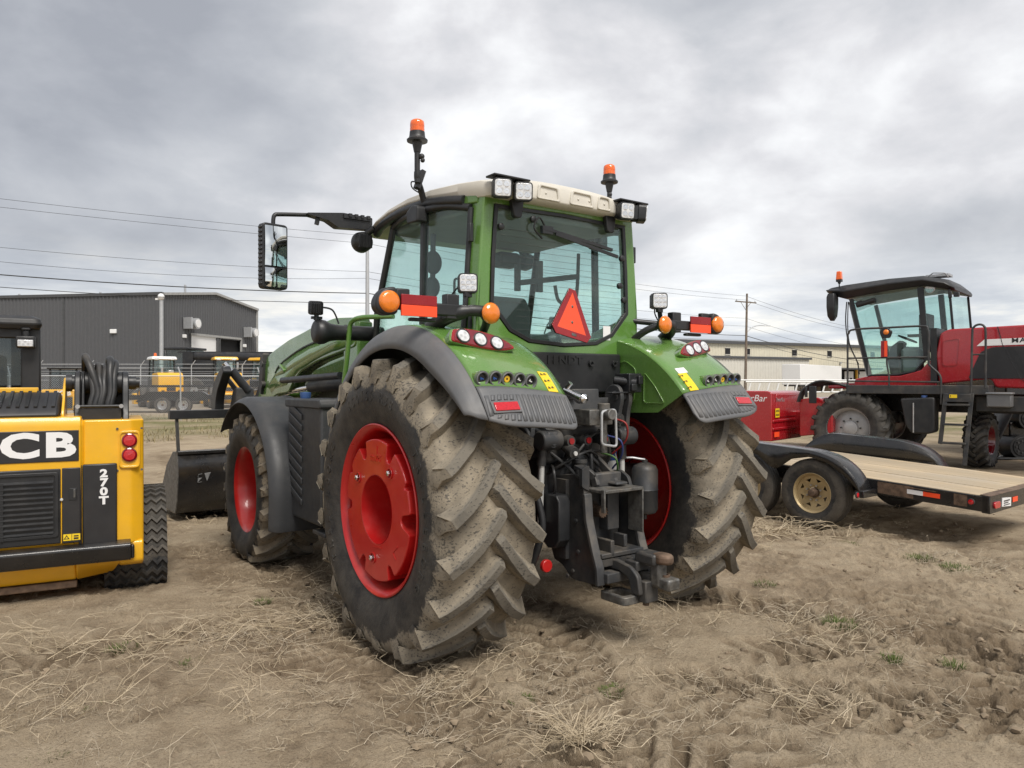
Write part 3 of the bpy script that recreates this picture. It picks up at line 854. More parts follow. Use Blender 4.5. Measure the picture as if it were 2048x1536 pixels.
    bt = MB().box((-.335, 1.02 * sg, 2.03), (.05, .28, .07)).box((-.325, .975 * sg, 2.05), (.06, .09, .15)).box((-.31, .92 * sg, 2.035), (.07, .08, .05)).box((-.33, 1.17 * sg, 2.03), (.03, .27, .06)).box((-.33, 1.17 * sg, 1.965), (.04, .17, .02))
    bt.box((-.33, 1.30 * sg, 2.075), (.04, .085, .12))
    bt.build('board_bracket', 'black_plastic', ao, bev=.008)
    MB().box((-.374, 1.213 * sg, 2.071), (.012, .23, .058)).build('red_board', 'red_plate', ao, bev=.002)
    MB().box((-.374, 1.213 * sg, 2.010), (.012, .23, .062)).build('orange_board', 'orange_plate', ao, bev=.002)
    # teardrop side lamp
    hs = [(1.345, 2.10), (1.345, 1.985), (1.43, 1.975), (1.475, 2.0), (1.485, 2.05), (1.46, 2.10), (1.42, 2.13), (1.36, 2.14)]
    MB().prism(rpoly([(p[0] * sg, p[1]) for p in hs], .03), -.38, -.30, 'yz').build('side_lamp_housing', 'black_plastic', ao, bev=.015, seg=3)
    MB().lathe([(.01, .062), (-.012, .060), (-.02, .04), (-.024, 0)], o=(-.382, 1.405 * sg, 2.052), axis='x', n=28).build('side_lamp_lens', 'lens_amber', ao, ang=70)
    MB().bar((-.29, .87 * sg, 2.03), (-.30, .84 * sg, 2.15), .035, .012).bar((-.30, .84 * sg, 2.12), (-.30, .84 * sg, 2.17), .05, .03).tube(smooth_path([(-.25, .86 * sg, 2.2), (-.2, .90 * sg, 2.12), (-.26, .93 * sg, 2.0)]), .006, 6).build('lamp_stalk', 'black_plastic', ao, bev=.003)
    lamp_box(TR, 'work_lamp', (-.30, .838 * sg, 2.204), R(-26) if sg > 0 else R(-30), 0, .118)

# ---- cab frame
cf = MB()
inner = [(-.575, 2.742), (0, 2.752), (.575, 2.742), (.60, 2.40), (.61, 2.10), (.46, 1.935), (.30, 1.868), (0, 1.848), (-.30, 1.868), (-.46, 1.935), (-.61, 2.10), (-.60, 2.40)]
outer = [(-.655, 2.80), (0, 2.81), (.655, 2.80), (.685, 2.40), (.71, 2.12), (.70, 1.80), (.40, 1.795), (0, 1.79), (-.40, 1.795), (-.70, 1.80), (-.71, 2.12), (-.685, 2.40)]
cf.ring(outer, inner, -.205, -.13, 'yz')
for sg in (1, -1):
    cf.hexa([(-.205, .655 * sg, 2.80), (-.205, .71 * sg, 2.12), (-.205, .71 * sg, 1.80), (-.205, .69 * sg, 1.80), (-.06, .67 * sg, 2.80), (-.08, .735 * sg, 2.12), (-.08, .735 * sg, 1.80), (-.08, .71 * sg, 1.8)])
    cf.hexa([(-.205, .68 * sg, 2.11), (-.205, .71 * sg, 2.11), (.36, .79 * sg, 2.00), (.36, .76 * sg, 2.0), (-.205, .68 * sg, 1.5), (-.205, .71 * sg, 1.5), (.36, .80 * sg, 1.3), (.36, .77 * sg, 1.3)])
    cf.hexa([(.34, .77 * sg, 1.50), (.34, .80 * sg, 1.50), (1.28, .74 * sg, 1.50), (1.28, .71 * sg, 1.50), (.34, .77 * sg, 1.15), (.34, .80 * sg, 1.15), (1.25, .74 * sg, 1.15), (1.25, .71 * sg, 1.15)])
    cf.bar((.15, .73 * sg, 2.785), (-.15, .655 * sg, 2.775), .04, .06)
cfo = cf.build('cab_frame', 'green', TR, ang=45, bev=.016, seg=3)
# window rubber and rear window
ws = [(p[0] * .985, 2.3 + (p[1] - 2.3) * .985) for p in inner]
MB().ring(inner, [(p[0] * .955, 2.3 + (p[1] - 2.3) * .945) for p in inner], -.212, -.19, 'yz').build('window_seal', 'black_plastic', cfo, bev=.003)
def curved_pane(pts, bow=.0, name='window', par=cfo, mat='glass'):
    return MB().prism(pts, -.200, -.195, 'yz').build(name, mat, par, ang=None)
curved_pane(rpoly(ws, .05, 4), name='rear_window')
hl = MB()
for i in range(16):
    z = 1.95 + i * .043; hwid = .53 if z > 2.1 else .40
    hl.bar((-.2035, -hwid, z), (-.2035, hwid, z), .0016, .0016)
hl.build('heating_wires', 'interior_dark', cfo)
kn = MB()
for y, z in ((.53, 2.60), (.27, 2.68), (-.54, 2.50), (-.52, 2.30), (-.56, 2.2)):
    kn.lathe([(0, .022), (-.02, .022), (-.026, .012), (-.026, 0)], o=(-.203, y, z), axis='x', n=16)
kn.build('window_bumper', 'black_plastic', cfo)
for y in (.42, -.40):
    h_ = MB().prism(rpoly([(-.05, .03), (.05, .03), (.03, -.09), (-.03, -.09)], .02), -.25, -.212, 'yz')
    h_.xf(Matrix.Translation((0, y, 2.755))).build('window_hinge', 'black_plastic', cfo, bev=.006)
wp = MB().bar((-.225, .20, 2.63), (-.235, -.42, 2.545), .022, .02).bar((-.24, .10, 2.60), (-.245, -.47, 2.50), .012, .022)
wp.box((-.22, .16, 2.62), (.03, .09, .05)).tube(smooth_path([(-.215, .17, 2.64), (-.24, .24, 2.69), (-.235, .28, 2.62), (-.22, .20, 2.56)]), .006, 6)
wp.build('rear_wiper', 'black_plastic', cfo)
for sg in (1, -1):
    A1, A0 = (.96, .69 * sg, 2.77), (1.27, .72 * sg, 1.45)
    am = (1.145, .735 * sg, 2.15)
    b = MB()
    b.tube([A1, am, A0], .026, 8)                                     # front pillar
    b.bar((.335, .775 * sg, 2.78), (.335, .80 * sg, 1.3), .045, .035)   # middle pillar
    b.tube(smooth_path([(-.10, .685 * sg, 2.72), (.12, .735 * sg, 2.765), (.335, .78 * sg, 2.77), (.65, .755 * sg, 2.78), A1], 4), .026, 8)
    b.tube([(-.10, .685 * sg, 2.72), (-.115, .735 * sg, 2.1), (-.10, .74 * sg, 1.95)], .020, 8)
    b.bar((.34, .80 * sg, 1.50), A0, .035, .05)
    b.build('door_frame', 'black_plastic', cfo, ang=50)
    P = [(-.09, .688 * sg, 2.72), (.33, .778 * sg, 2.76), (.33, .80 * sg, 2.0), (-.09, .74 * sg, 2.0)]
    MB().hexa(P + [(x, y - .005 * sg, z) for x, y, z in P]).build('quarter_window', 'glass', cfo, ang=None)
    P = [(.34, .778 * sg, 2.76), (.96, .70 * sg, 2.76), (1.14, .735 * sg, 2.15), (1.27, .725 * sg, 1.5), (.34, .80 * sg, 1.5)]
    n = len(P)
    MB().add(P + [(x, y - .005 * sg, z) for x, y, z in P], [tuple(range(n)), tuple(range(2 * n - 1, n - 1, -1))] + [(i, (i + 1) % n, n + (i + 1) % n, n + i) for i in range(n)]).build('door_window', 'glass', cfo, ang=None)
    # small black hinges on the outside of the rear pillar
    for z in (2.55, 1.98): MB().box((-.15, .72 * sg, z), (.03, .03, .12)).build('hinge_cover', 'black_plastic', cfo, bev=.006)
# windscreen
def wscr(a, b):
    y = -.72 + 1.44 * b; bow = .13 * (1 - (2 * b - 1) ** 2)
    z = 2.76 - 1.2 * a; x = .96 + .30 * a ** .8 + bow
    return (x, y * (1 - .03 * (1 - a)), z)
MB().grid(wscr, 10, 16).build('windscreen', 'glass', cfo, ang=60, solid=.004)
MB().box((.62, 0, 1.17), (1.35, 1.36, .08)).box((-.12, 0, 1.45), (.06, 1.3, .62)).build('cab_floor', 'interior_dark', cfo)
# roof: lofted shell
def roof_sec(x, hw, zb, ze, zc):
    P = []
    n = 14
    for i in range(n + 1):
        t = -1 + 2 * i / n
        P.append((x, hw * t * (1 - .04 * (1 - abs(t))), zc - (zc - ze) * abs(t) ** 2.6))
    return P + [(x, hw * 1.01, (ze + zb) / 2), (x, hw * .97, zb), (x, 0, zb), (x, -hw * .97, zb), (x, -hw * 1.01, (ze + zb) / 2)]
rf = MB().loft([roof_sec(-.285, .50, 2.80, 2.845, 2.885), roof_sec(-.27, .62, 2.785, 2.855, 2.92), roof_sec(-.20, .68, 2.775, 2.875, 2.945), roof_sec(.0, .72, 2.785, 2.89, 2.98), roof_sec(.3, .755, 2.82, 2.905, 3.0), roof_sec(.6, .765, 2.84, 2.905, 2.995), roof_sec(.9, .76, 2.835, 2.885, 2.965), roof_sec(1.15, .745, 2.81, 2.845, 2.915), roof_sec(1.32, .72, 2.78, 2.80, 2.855), roof_sec(1.40, .66, 2.76, 2.775, 2.80)])
ro = rf.build('roof', 'cream', TR, ang=50, bev=.012, seg=3)
rp = MB()
for y0, y1 in ((.30, .10), (.02, -.20), (-.23, -.36)):
    q = rpoly([(y0, 2.80), (y1, 2.80), (y1 + .015, 2.89), (y0 - .015, 2.895)], .015, 2); c = np.mean(np.array(q), 0)
    rp.ring(q, [tuple(c + (np.array(p) - c) * .80) for p in q], -.296, -.278, 'yz')
for y in (.22, .12, -.06, -.16, -.30): rp.lathe([(0, .008), (-.004, .006), (-.005, 0)], o=(-.287, y, 2.845), axis='x', n=10)
rp.build('rear_moulding', 'cream', ro, bev=.004)
MB().prism([(-.15, 2.80), (-.15, 2.70), (.3, 2.72), (1.0, 2.71), (1.0, 2.78)], -.66, .66).build('roof_lining', 'headliner', ro, bev=.02)
# dark strip under the roof edge above the doors
for sg in (1, -1):
    MB().tube(smooth_path([(-.05, .70 * sg, 2.775), (.3, .765 * sg, 2.815), (.7, .765 * sg, 2.82), (1.05, .735 * sg, 2.795), (1.22, .70 * sg, 2.765)], 4), .034, 8).build('roof_trim', 'black_plastic', ro, ang=60)
    # beacons on poles
    pol = MB().tube(smooth_path([(.34, .77 * sg, 2.80), (.31, .82 * sg, 2.90), (.27, .868 * sg, 2.95), (.265, .872 * sg, 3.0)], 4), .022, 8)
    pol.cyl((.265, .872 * sg, 2.93), (.265, .872 * sg, 3.17), .019, n=10).cyl((.265, .872 * sg, 3.13), (.265, .872 * sg, 3.20), .022, .036, n=12)
    pol.box((.29, .84 * sg, 2.96), (.05, .03, .13), (R(20) * sg, 0, 0)).ball((.24, .852 * sg, 3.10), .02, 8, 6).ball((.235, .848 * sg, 3.075), .016, 8, 6)
    pol.tube(smooth_path([(.30, .83 * sg, 2.94), (.40, .84 * sg, 2.97), (.42, .82 * sg, 2.93), (.33, .78 * sg, 2.87)]), .005, 6)
    po = pol.build('beacon_pole', 'black_plastic', TR, ang=45)
    MB().lathe([(3.195, .0), (3.195, .05), (3.20, .068), (3.212, .070), (3.225, .055), (3.24, .052), (3.265, .050), (3.265, 0)], o=(.265, .872 * sg, 0), axis='z', n=28).build('beacon_base', 'black_plastic', po, ang=40)
    MB().lathe([(3.262, .047), (3.28, .0485), (3.30, .047), (3.302, .048), (3.32, .047), (3.335, .044), (3.345, .03), (3.347, 0)], o=(.265, .872 * sg, 0), axis='z', n=28).build('beacon_lens', 'lens_orange', po, ang=50)
    # twin work lamps at the rear roof corners
    br = MB().box((-.30, .535 * sg, 2.885), (.10, .28, .014)).box((-.31, .455 * sg, 2.872), (.03, .05, .03)).box((-.31, .615 * sg, 2.872), (.03, .05, .03)).box((-.25, .53 * sg, 2.86), (.04, .10, .06))
    br.build('lamp_bracket', 'black_plastic', ro, bev=.005)
    lamp_box(TR, 'roof_work_lamp', (-.345, .615 * sg, 2.805), R(-22) if sg > 0 else R(52), R(-5), .118)
    lamp_box(TR, 'roof_work_lamp', (-.345, .453 * sg, 2.806), R(-25) if sg > 0 else R(-12), R(-5), .118)
    # mirror on its folding arm
    ma = MB().prism(rpoly([(.74, 2.88), (.98, 2.89), (1.26, 2.855), (1.26, 2.845), (1.10, 2.82), (1.02, 2.775), (.74, 2.79)], .008), 1.22, 1.31, 'yz') if sg > 0 else None
    if ma:
        ma.tube(smooth_path([(1.27, 1.22, 2.85), (1.27, 1.44, 2.826), (1.27, 1.485, 2.815), (1.27, 1.497, 2.78), (1.27, 1.497, 2.72)], 5), .0155, 10)
        ma.box((1.26, .87, 2.865), (.11, .22, .03)).bar((1.25, 1.17, 2.83), (1.25, 1.18, 2.78), .03, .02)
        for i in range(4): ma.box((1.21, .78 + i * .05, 2.875), (.03, .025, .025))
        mo = ma.build('mirror_arm', 'black_plastic', TR, bev=.006)
        mrot = Matrix.Translation((1.26, 1.5, 2.51)) @ Euler((0, 0, R(10))).to_matrix().to_4x4()
        hs = rpoly([(-.098, -.235), (.098, -.235), (.098, .235), (-.098, .235)], .03, 5)
        hb = MB().prism(hs, -.03, .04, 'yz').prism([(p[0] * .8, p[1] * .93) for p in hs], .03, .075, 'yz')
        for i in range(14): hb.box((.0, .10, -.20 + i * .031), (.05, .016, .018))
        hb.xf(mrot).build('mirror_housing', 'black_plastic', mo, bev=.006)
        for z0, z1 in ((-.07, .215), (-.222, -.085)):
            MB().grid(lambda a, b: (-.034 - .010 * math.sin(pi * b) * .6 - .006 * math.sin(pi * a), -.083 + .166 * b, z0 + (z1 - z0) * a), 6, 8).xf(mrot).build('mirror_glass', 'mirror', mo, ang=60)
    # round work lamp under the front roof corner
    rl = MB().lathe([(-.055, .0), (-.055, .05), (-.03, .075), (.03, .082), (.05, .075)], axis='x', n=24)
    for i in range(9): rl.box((-.05, -.05 + i * .0125, 0), (.03, .004, .10))
    rl.xf(Matrix.Translation((1.27, .80 * sg, 2.695))).build('front_roof_lamp', 'black_plastic', TR, ang=40)
    MB().lathe([(.045, .074), (.055, .06), (.06, 0)], o=(1.27, .80 * sg, 2.695), axis='x', n=24).build('front_roof_lamp_lens', 'lens_clear', TR, ang=50)
    MB().cyl((1.24, .78 * sg, 2.76), (1.2, .74 * sg, 2.80), .03).build('lamp_mount', 'black_plastic', TR)
    # headlamp on outrigger arm ahead of the door
    hd = MB().tube(smooth_path([(1.30, .62 * sg, 1.985), (1.30, .9 * sg, 1.985), (1.30, 1.03 * sg, 1.985), (1.30, 1.10 * sg, 1.985), (1.30, 1.16 * sg, 1.985), (1.30, 1.185 * sg, 1.985)], 3), [.058, .058, .058, .058, .058, .060, .064, .070, .080, .09, .094, .094, .088, .084, .070, .045], 20)
    ho = hd.build('headlamp_arm', 'black_plastic', TR, ang=60)
    MB().cyl((1.30, 1.165 * sg, 2.07), (1.30, 1.16 * sg, 2.12), .018).bar((1.3, 1.12 * sg, 2.09), (1.3, 1.2 * sg, 2.09), .03, .02).tube(smooth_path([(1.28, 1.13 * sg, 2.17), (1.26, 1.05 * sg, 2.15), (1.26, 1.0 * sg, 2.05)]), .007, 6).build('lamp_stem', 'black_plastic', ho)
    lamp_box(TR, 'front_work_lamp', (1.31, 1.165 * sg, 2.165), R(168), R(8), .105)
    # cab side lamp / camera box high on the middle pillar
    MB().prism(rpoly([(-.07, -.055), (.08, -.05), (.09, .03), (.0, .07), (-.07, .05)], .02), -.05, .03).xf(Matrix.Translation((.36, .83 * sg, 2.735))).build('mirror_clamp', 'black_plastic', TR, bev=.01)
    # grab rail
    if sg > 0: MB().tube(smooth_path([(1.28, .95, 1.60), (1.22, .95, 1.80), (1.18, .95, 1.99), (1.15, .945, 2.06), (1.05, .92, 2.085), (.9, .86, 2.085), (.75, .80, 2.08)], 4), .019, 10).build('grab_rail', 'green', TR, ang=60)

# ---- cab interior seen through the glass
sb = MB().loft([[(x + dx, y * k, z) for x, y in rpoly([(-.06, -.26), (.07, -.25), (.07, .25), (-.06, .26)], .05, 3)] for z, k, dx in ((1.55, .86, .05), (1.75, 1, .03), (1.98, 1.0, 0), (2.13, .92, -.03), (2.21, .70, -.04))])
seat = sb.xf(Matrix.Translation((.28, .20, 0))).build('seat_back', 'interior_dark', TR, ang=60, bev=.02)
MB().box((.55, .20, 1.58), (.5, .5, .14)).build('seat_cushion', 'interior_dark', seat, bev=.04)
MB().box((.42, -.14, 1.80), (.55, .14, .16)).box((.62, -.16, 1.93), (.10, .12, .16)).box((.45, -.18, 1.92), (.07, .07, .10)).build('armrest', 'interior_dark', TR, bev=.03)
MB().cyl((1.0, .12, 1.35), (.88, .12, 1.95), .05).box((1.02, .12, 1.98), (.10, .26, .14)).build('steering_column', 'interior_dark', TR, bev=.02)
MB().lathe([(-.015, .19), (0, .205), (.015, .19), (0, .175)], axis='z', n=36, closed=True).bar((-.18, 0, 0), (.18, 0, 0), .03, .02).bar((0, -.18, 0), (0, 0, 0), .03, .02).xf(Matrix.Translation((.84, .12, 2.02)) @ Euler((0, R(-32), 0)).to_matrix().to_4x4()).build('steering_wheel', 'interior_dark', TR, ang=50)
MB().box((.80, -.30, 2.13), (.03, .22, .26)).cyl((.82, -.30, 1.9), (.82, -.30, 2.1), .015).build('terminal_screen', 'interior', TR, bev=.008)
MB().tube(rpoly([(-.1, -.13), (.1, -.13), (.1, .13), (-.1, .13)], .03, 3) and [(.95, p[0] + .06, p[1] + 2.30) for p in rpoly([(-.1, -.13), (.1, -.13), (.1, .13), (-.1, .13)], .03, 3)], .010, 6, closed=True).build('document_frame', 'interior_dark', TR)
hh = MB().tube(smooth_path([(.35, -.62, 2.62), (.35, -.60, 2.30), (.37, -.56, 2.22), (.40, -.46, 2.24), (.40, -.42, 2.36)], 4), .014, 8).bar((.35, -.62, 2.44), (.45, -.10, 2.36), .03, .04).box((.46, -.10, 2.40), (.03, .04, .20)).box((.42, -.28, 2.42), (.03, .05, .24))
hh.build('monitor_rail', 'interior_dark', TR, ang=50)
MB().box((.95, -.34, 2.62), (.16, .22, .12)).build('roof_console', 'interior_dark', TR, bev=.03)
MB().ball((.75, .47, 2.50), (.05, .07, .09)).ball((.78, .46, 2.32), (.05, .06, .08)).cyl((.76, .47, 2.24), (.75, .47, 2.72), .02).build('interior_mirror', 'interior_dark', TR, ang=60)

# ---- slow-moving-vehicle emblem standing off the rear window
em = Matrix.Translation((-.44, .135, 2.02)) @ Euler((R(9), R(6), R(12))).to_matrix().to_4x4()
def tri_out(r, c): return [(-(r) * .866 - c, -r * .5 + c * .3), (-(r) * .866 + c * .2, -r * .5 - c), ((r) * .866 - c * .2, -r * .5 - c), (r * .866 + c, -r * .5 + c * .3), (c * .9, r * .98), (-c * .9, r * .98)]
tp = tri_out(.195, .035)
MB().prism(tp, -.006, .004, 'yz').xf(em).build('slow_vehicle_sign', 'black_plastic', TR)
inn = [(-.150, -.088), (-.150, -.088), (.150, -.088), (.150, -.088), (0.0, .172), (0.0, .172)]
MB().ring(tp, inn, -.0085, -.006, 'yz').xf(em).build('sign_border', 'red_plate', TR, ang=None)
MB().prism([(-.150, -.088), (.150, -.088), (0, .172)], -.0082, -.006, 'yz').xf(em).build('sign_triangle', 'orange_plate', TR, ang=None)
MB().lathe([(-.0085, .010), (-.013, .006), (-.014, 0)], o=(0, .0, .075), axis='x', n=12).lathe([(-.0085, .010), (-.013, .006), (-.014, 0)], o=(0, .0, -.03), axis='x', n=12).box((-.0095, -.02, -.108), (.002, .05, .016)).xf(em).build('sign_bolt', 'worn', TR)
MB().bar((-.43, .135, 1.97), (-.21, .135, 1.97), .03, .02).bar((-.428, .135, 1.93), (-.428, .135, 2.08), .05, .012).build('sign_bracket', 'black_plastic', TR)
MB().box((-.2045, -.40, 1.955), (.002, .07, .10)).build('window_label', 'white_print', TR)

# ---- black panel and mechanics below the cab
bp = MB().hexa([(-.255, -.49, 1.805), (-.255, .49, 1.805), (-.255, .49, 1.53), (-.255, -.49, 1.53), (-.207, -.49, 1.805), (-.207, .49, 1.805), (-.14, .47, 1.52), (-.14, -.47, 1.52)])
bpo = bp.build('rear_panel', 'black_plastic', TR, bev=.012)
MB().text('FENDT', .078, basis((-.256, .03, 1.752), (0, -1, 0), (-1, 0, 0)), .010, .0024, 1.30).build('panel_lettering', 'black_plastic', bpo, ang=30)
kn = MB()
for y in (.36, -.20, -.42): kn.lathe([(0, .024), (-.012, .022), (-.012, .012), (-.004, .01)], o=(-.262, y, 1.735), axis='x', n=16)
kn.build('panel_fastener', 'black_plastic', bpo)
vp = MB().prism(rpoly([(.40, 1.20), (-.36, 1.20), (-.36, 1.50), (-.18, 1.50), (-.18, 1.56), (.06, 1.56), (.06, 1.53), (.40, 1.53)], .01, 2), -.36, -.33, 'yz')
vp.build('coupler_plate', 'plate_steel', TR, bev=.004)
MB().box((-.37, .11, 1.52), (.03, .13, .06)).box((-.37, .16, 1.46), (.03, .05, .10)).build('coupler_slot', 'black_plastic', TR, bev=.004)
MB().cyl((-.38, .14, 1.55), (-.50, .10, 1.50), .028).cyl((-.40, .14, 1.57), (-.43, .13, 1.60), .018).lathe([(-.54, .0), (-.52, .030), (-.47, .036), (-.45, .03)], o=(0, .09, 1.50), axis='x', n=16).build('trailer_coupler', 'chrome', TR, ang=40)
MB().box((-.40, .40, 1.58), (.12, .16, .06)).box((-.42, .28, 1.55), (.08, .08, .10)).build('bracket', 'dark_steel', TR, bev=.006)
MB().box((-.42, -.40, 1.60), (.14, .12, .13)).box((-.45, -.30, 1.535), (.06, .22, .012)).cyl((-.50, -.40, 1.60), (-.38, -.30, 1.62), .028).box((-.50, -.37, 1.57), (.03, .05, .05)).box((-.50, -.43, 1.62), (.03, .04, .06)).build('socket_box', 'black_plastic', TR, bev=.008)
random.seed(4)
for i in range(9):                     # hydraulic couplings in two rows
    y = .33 - (i % 5) * .145; z = 1.36 - (i // 5) * .13
    h = MB().cyl((-.36, y, z), (-.47, y, z), .032).cyl((-.46, y, z), (-.50, y, z), .040, .034)
    h.build('hydraulic_coupling', 'dark_steel', TR, ang=40)
    mt = random.choice(['red_plate', 'dark_steel', 'black_plastic', 'dark_steel', 'worn'])
    MB().cyl((-.50, y, z), (-.508, y, z), .020, n=16).build('coupling_cap', mt, TR, ang=40)
# axle housing and gearbox
gx = MB().cyl((0, -1.0, .839), (0, -.30, .839), .13, .21, 28).cyl((0, 1.0, .839), (0, .30, .839), .13, .21, 28)
gx.box((.05, 0, .95), (.75, .62, .62)).box((.9, 0, .95), (1.4, .5, .5)).cyl((-.30, 0, .95), (-.42, 0, .95), .25, .20, 32).box((-.26, 0, 1.2), (.22, .6, .24)).lathe([(-.43, .19), (-.445, .17), (-.445, .06)], o=(0, 0, .95), axis='x', n=28)
gx.box((2.78, 0, .63), (.28, 1.4, .22)).box((2.3, 0, .95), (1.5, .5, .45))
gx.build('axle_housing', 'dark_steel', TR, ang=45, bev=.02)
for sg in (1, -1):
    # lift arms and rods
    la = MB().prism(rpoly([(-.22, 1.20), (-.30, 1.10), (-.42, 1.17), (-.50, 1.22), (-.50, 1.30), (-.40, 1.30), (-.30, 1.34), (-.22, 1.30)], .03), (.29) * sg, (.37) * sg)
    la.cyl((-.45, .25 * sg, 1.24), (-.45, .41 * sg, 1.24), .062, n=24).cyl((-.28, .2 * sg, 1.24), (-.28, .42 * sg, 1.24), .085, n=24)
    la.build('lift_arm', 'dark_steel', TR, bev=.01)
    MB().cyl((-.41, .35 * sg, 1.22), (-.40, .36 * sg, .72), .019).build('lift_rod', 'rod', TR)
    MB().cyl((-.41, .35 * sg, 1.18), (-.405, .355 * sg, 1.08), .03).build('rod_sleeve', 'dark_steel', TR)
    q = MB()
    for y in (.285, .365):
        q.prism(rpoly([(-.28, 1.20), (-.45, 1.25), (-.46, 1.40), (-.49, 1.50), (-.46, 1.58), (-.39, 1.595), (-.32, 1.55), (-.33, 1.40), (-.24, 1.32)], .04), (y - .016) * sg, (y + .016) * sg)
    q.cyl((-.42, .26 * sg, 1.51), (-.42, .39 * sg, 1.51), .035)
    if sg < 0: q.build('top_link_hook', 'mid_steel', TR, bev=.006)
# top link lever
MB().tube(rpoly([(-.075, -.12), (.065, -.10), (.075, .11), (-.06, .12)], .025, 3) and [(-.62, p[0] - .03, p[1] + 1.31) for p in rpoly([(-.065, -.12), (.065, -.10), (.065, .11), (-.055, .12)], .025, 3)], .0085, 8, closed=True).build('top_link_handle', 'galv', TR)
MB().box((-.50, .0, 1.38), (.16, .20, .10)).cyl((-.58, -.02, 1.42), (-.58, -.02, 1.15), .022).cyl((-.58, -.02, 1.47), (-.58, -.02, 1.40), .04).cyl((-.40, -.02, 1.38), (-.66, -.02, 1.40), .035).build('top_link', 'worn', TR, bev=.005)
MB().cyl((-.40, .17, 1.20), (-.55, .20, 1.16), .036).build('pto_switch', 'dark_steel', TR)
MB().lathe([(0, .015), (-.008, .014), (-.008, 0)], o=(-.555, .20, 1.157), axis='x', n=16).build('switch_cap', 'rod', TR)
MB().cyl((-.50, .11, .86), (-.50, .11, 1.09), .034).cyl((-.50, .11, 1.09), (-.50, .11, 1.11), .045).build('oil_filler', 'dark_steel', TR)
# hoses and cables
random.seed(9)
for i in range(13):
    y0, y1 = random.uniform(-.3, .3), random.uniform(-.35, .38); z0, z1 = random.uniform(1.05, 1.35), random.uniform(.75, 1.15)
    MB().tube(smooth_path([(-.36, y0, z0), (-.48, (y0 + y1) / 2 + .05, (z0 + z1) / 2 + .06), (-.46, y1, z1), (-.34, y1 + .04, z1 - .08)], 5), random.choice([.006, .009, .011]), 6).build('hose', 'hose', TR, ang=60)
for k, c in enumerate(((.30, .02, .02), (.03, .05, .2), (.05, .14, .03))):
    MB().tube(smooth_path([(-.48, -.21 + .06 * k, 1.36 - .11 * k), (-.56, -.24 + .05 * k, 1.33 - .11 * k), (-.53, -.27 + .04 * k, 1.22 - .1 * k), (-.42, -.25, 1.12 - .1 * k)], 5), .0065, 8).build('coloured_hose', PM('coloured_hose_%d' % k, c, .5), TR, ang=60)
MB().tube(smooth_path([(-.30, .42, 1.05), (-.44, .43, .92), (-.50, .42, .72), (-.46, .45, .52), (-.40, .46, .42)], 6), .024, 10).build('drain_hose', 'hose', TR, ang=60)
# hitch tower
for sg in (1, -1):
    pl = [(-.34, 1.00), (-.55, 1.03), (-.63, .99), (-.66, .90), (-.665, .78), (-.72, .60), (-.765, .48), (-.775, .375), (-.54, .365), (-.44, .44), (-.36, .46), (-.30, .60)]
    o = MB().prism(rpoly(pl, .02, 2), .185 * sg, .212 * sg).build('hitch_side_plate', 'dark_steel', TR, bev=.004)
    MB().prism(rpoly([(-.655, .92), (-.68, .92), (-.695, .76), (-.745, .6), (-.79, .48), (-.80, .375), (-.775, .375), (-.765, .48), (-.72, .60), (-.668, .76)], .01, 2), .172 * sg, .232 * sg).build('plate_rail', 'mid_steel', o, bev=.004)
    bo = MB()
    for x, z in ((-.55, .42), (-.60, .55), (-.50, .38), (-.58, .74), (-.48, .82)): bo.lathe([(.212 * sg, .014), (.222 * sg, .014), (.224 * sg, 0)], o=(x, 0, z), n=6)
    bo.build('bolt', 'mid_steel', o)
    MB().bar((-.38, .10 * sg + .02, 1.14), (-.60, .08 * sg, 1.00), .03, .05).bar((-.60, .08 * sg, 1.0), (-.62, .08 * sg, .95), .03, .05).build('hitch_strap', 'mid_steel', TR, bev=.004)
hf = MB().prism([(-.60, .945), (-.60, .925), (-.785, .925), (-.785, .945)], -.17, .17)
hf.box((-.775, .165, .88), (.03, .014, .14)).box((-.72, -.168, .80), (.13, .012, .29)).build('hitch_shelf', 'worn', TR, bev=.004)
MB().box((-.60, -.02, .985), (.06, .22, .09)).box((-.66, -.06, .965), (.10, .10, .02)).build('hitch_cross_block', 'mid_steel', TR, bev=.01)
MB().prism(rpoly([(.235, .96), (.235, 1.07), (.175, 1.09), (.175, .93)], .01, 2), -.66, -.63, 'yz').prism(rpoly([(-.66, 1.07), (-.58, 1.09), (-.58, 1.06)], .004, 1), .17, .235).build('hitch_bracket', 'dark_steel', TR, bev=.004)
MB().box((-.55, -.05, .80), (.18, .10, .27)).build('pto_guard', 'mid_steel', TR, bev=.006)
sh = MB().cyl((-.40, .06, .79), (-.66, .06, .79), .034, n=18)
for i in range(12):
    a = 2 * pi * i / 12; sh.box((-.61, .06 + .034 * math.cos(a), .79 + .034 * math.sin(a)), (.11, .006, .006))
sh.cyl((-.40, .06, .79), (-.56, .06, .79), .06, n=18)
sh.build('pto_shaft', 'rust', TR, ang=30)
MB().box((-.46, 0, .68), (.20, .36, .5)).build('hitch_back', 'dark_steel', TR, bev=.02)
MB().box((-.66, 0, .545), (.24, .36, .03)).box((-.70, 0, .50), (.14, .37, .05)).box((-.70, .09, .585), (.16, .03, .10)).box((-.66, -.09, .60), (.10, .03, .08)).build('hitch_cross_member', 'dark_steel', TR, bev=.006)
MB().prism(rpoly([(-.60, .45), (-.60, .39), (-.83, .39), (-.83, .45)], .008), -.18, .18).build('lower_cross_member', 'mid_steel', TR, bev=.006)
db = MB()
for y in (.065, -.055):
    db.prism(rpoly([(-.62, .50), (-.80, .52), (-.92, .50), (-.98, .45), (-1.0, .34), (-.93, .34), (-.90, .43), (-.82, .46), (-.62, .45)], .02, 3), y - .018, y + .018)
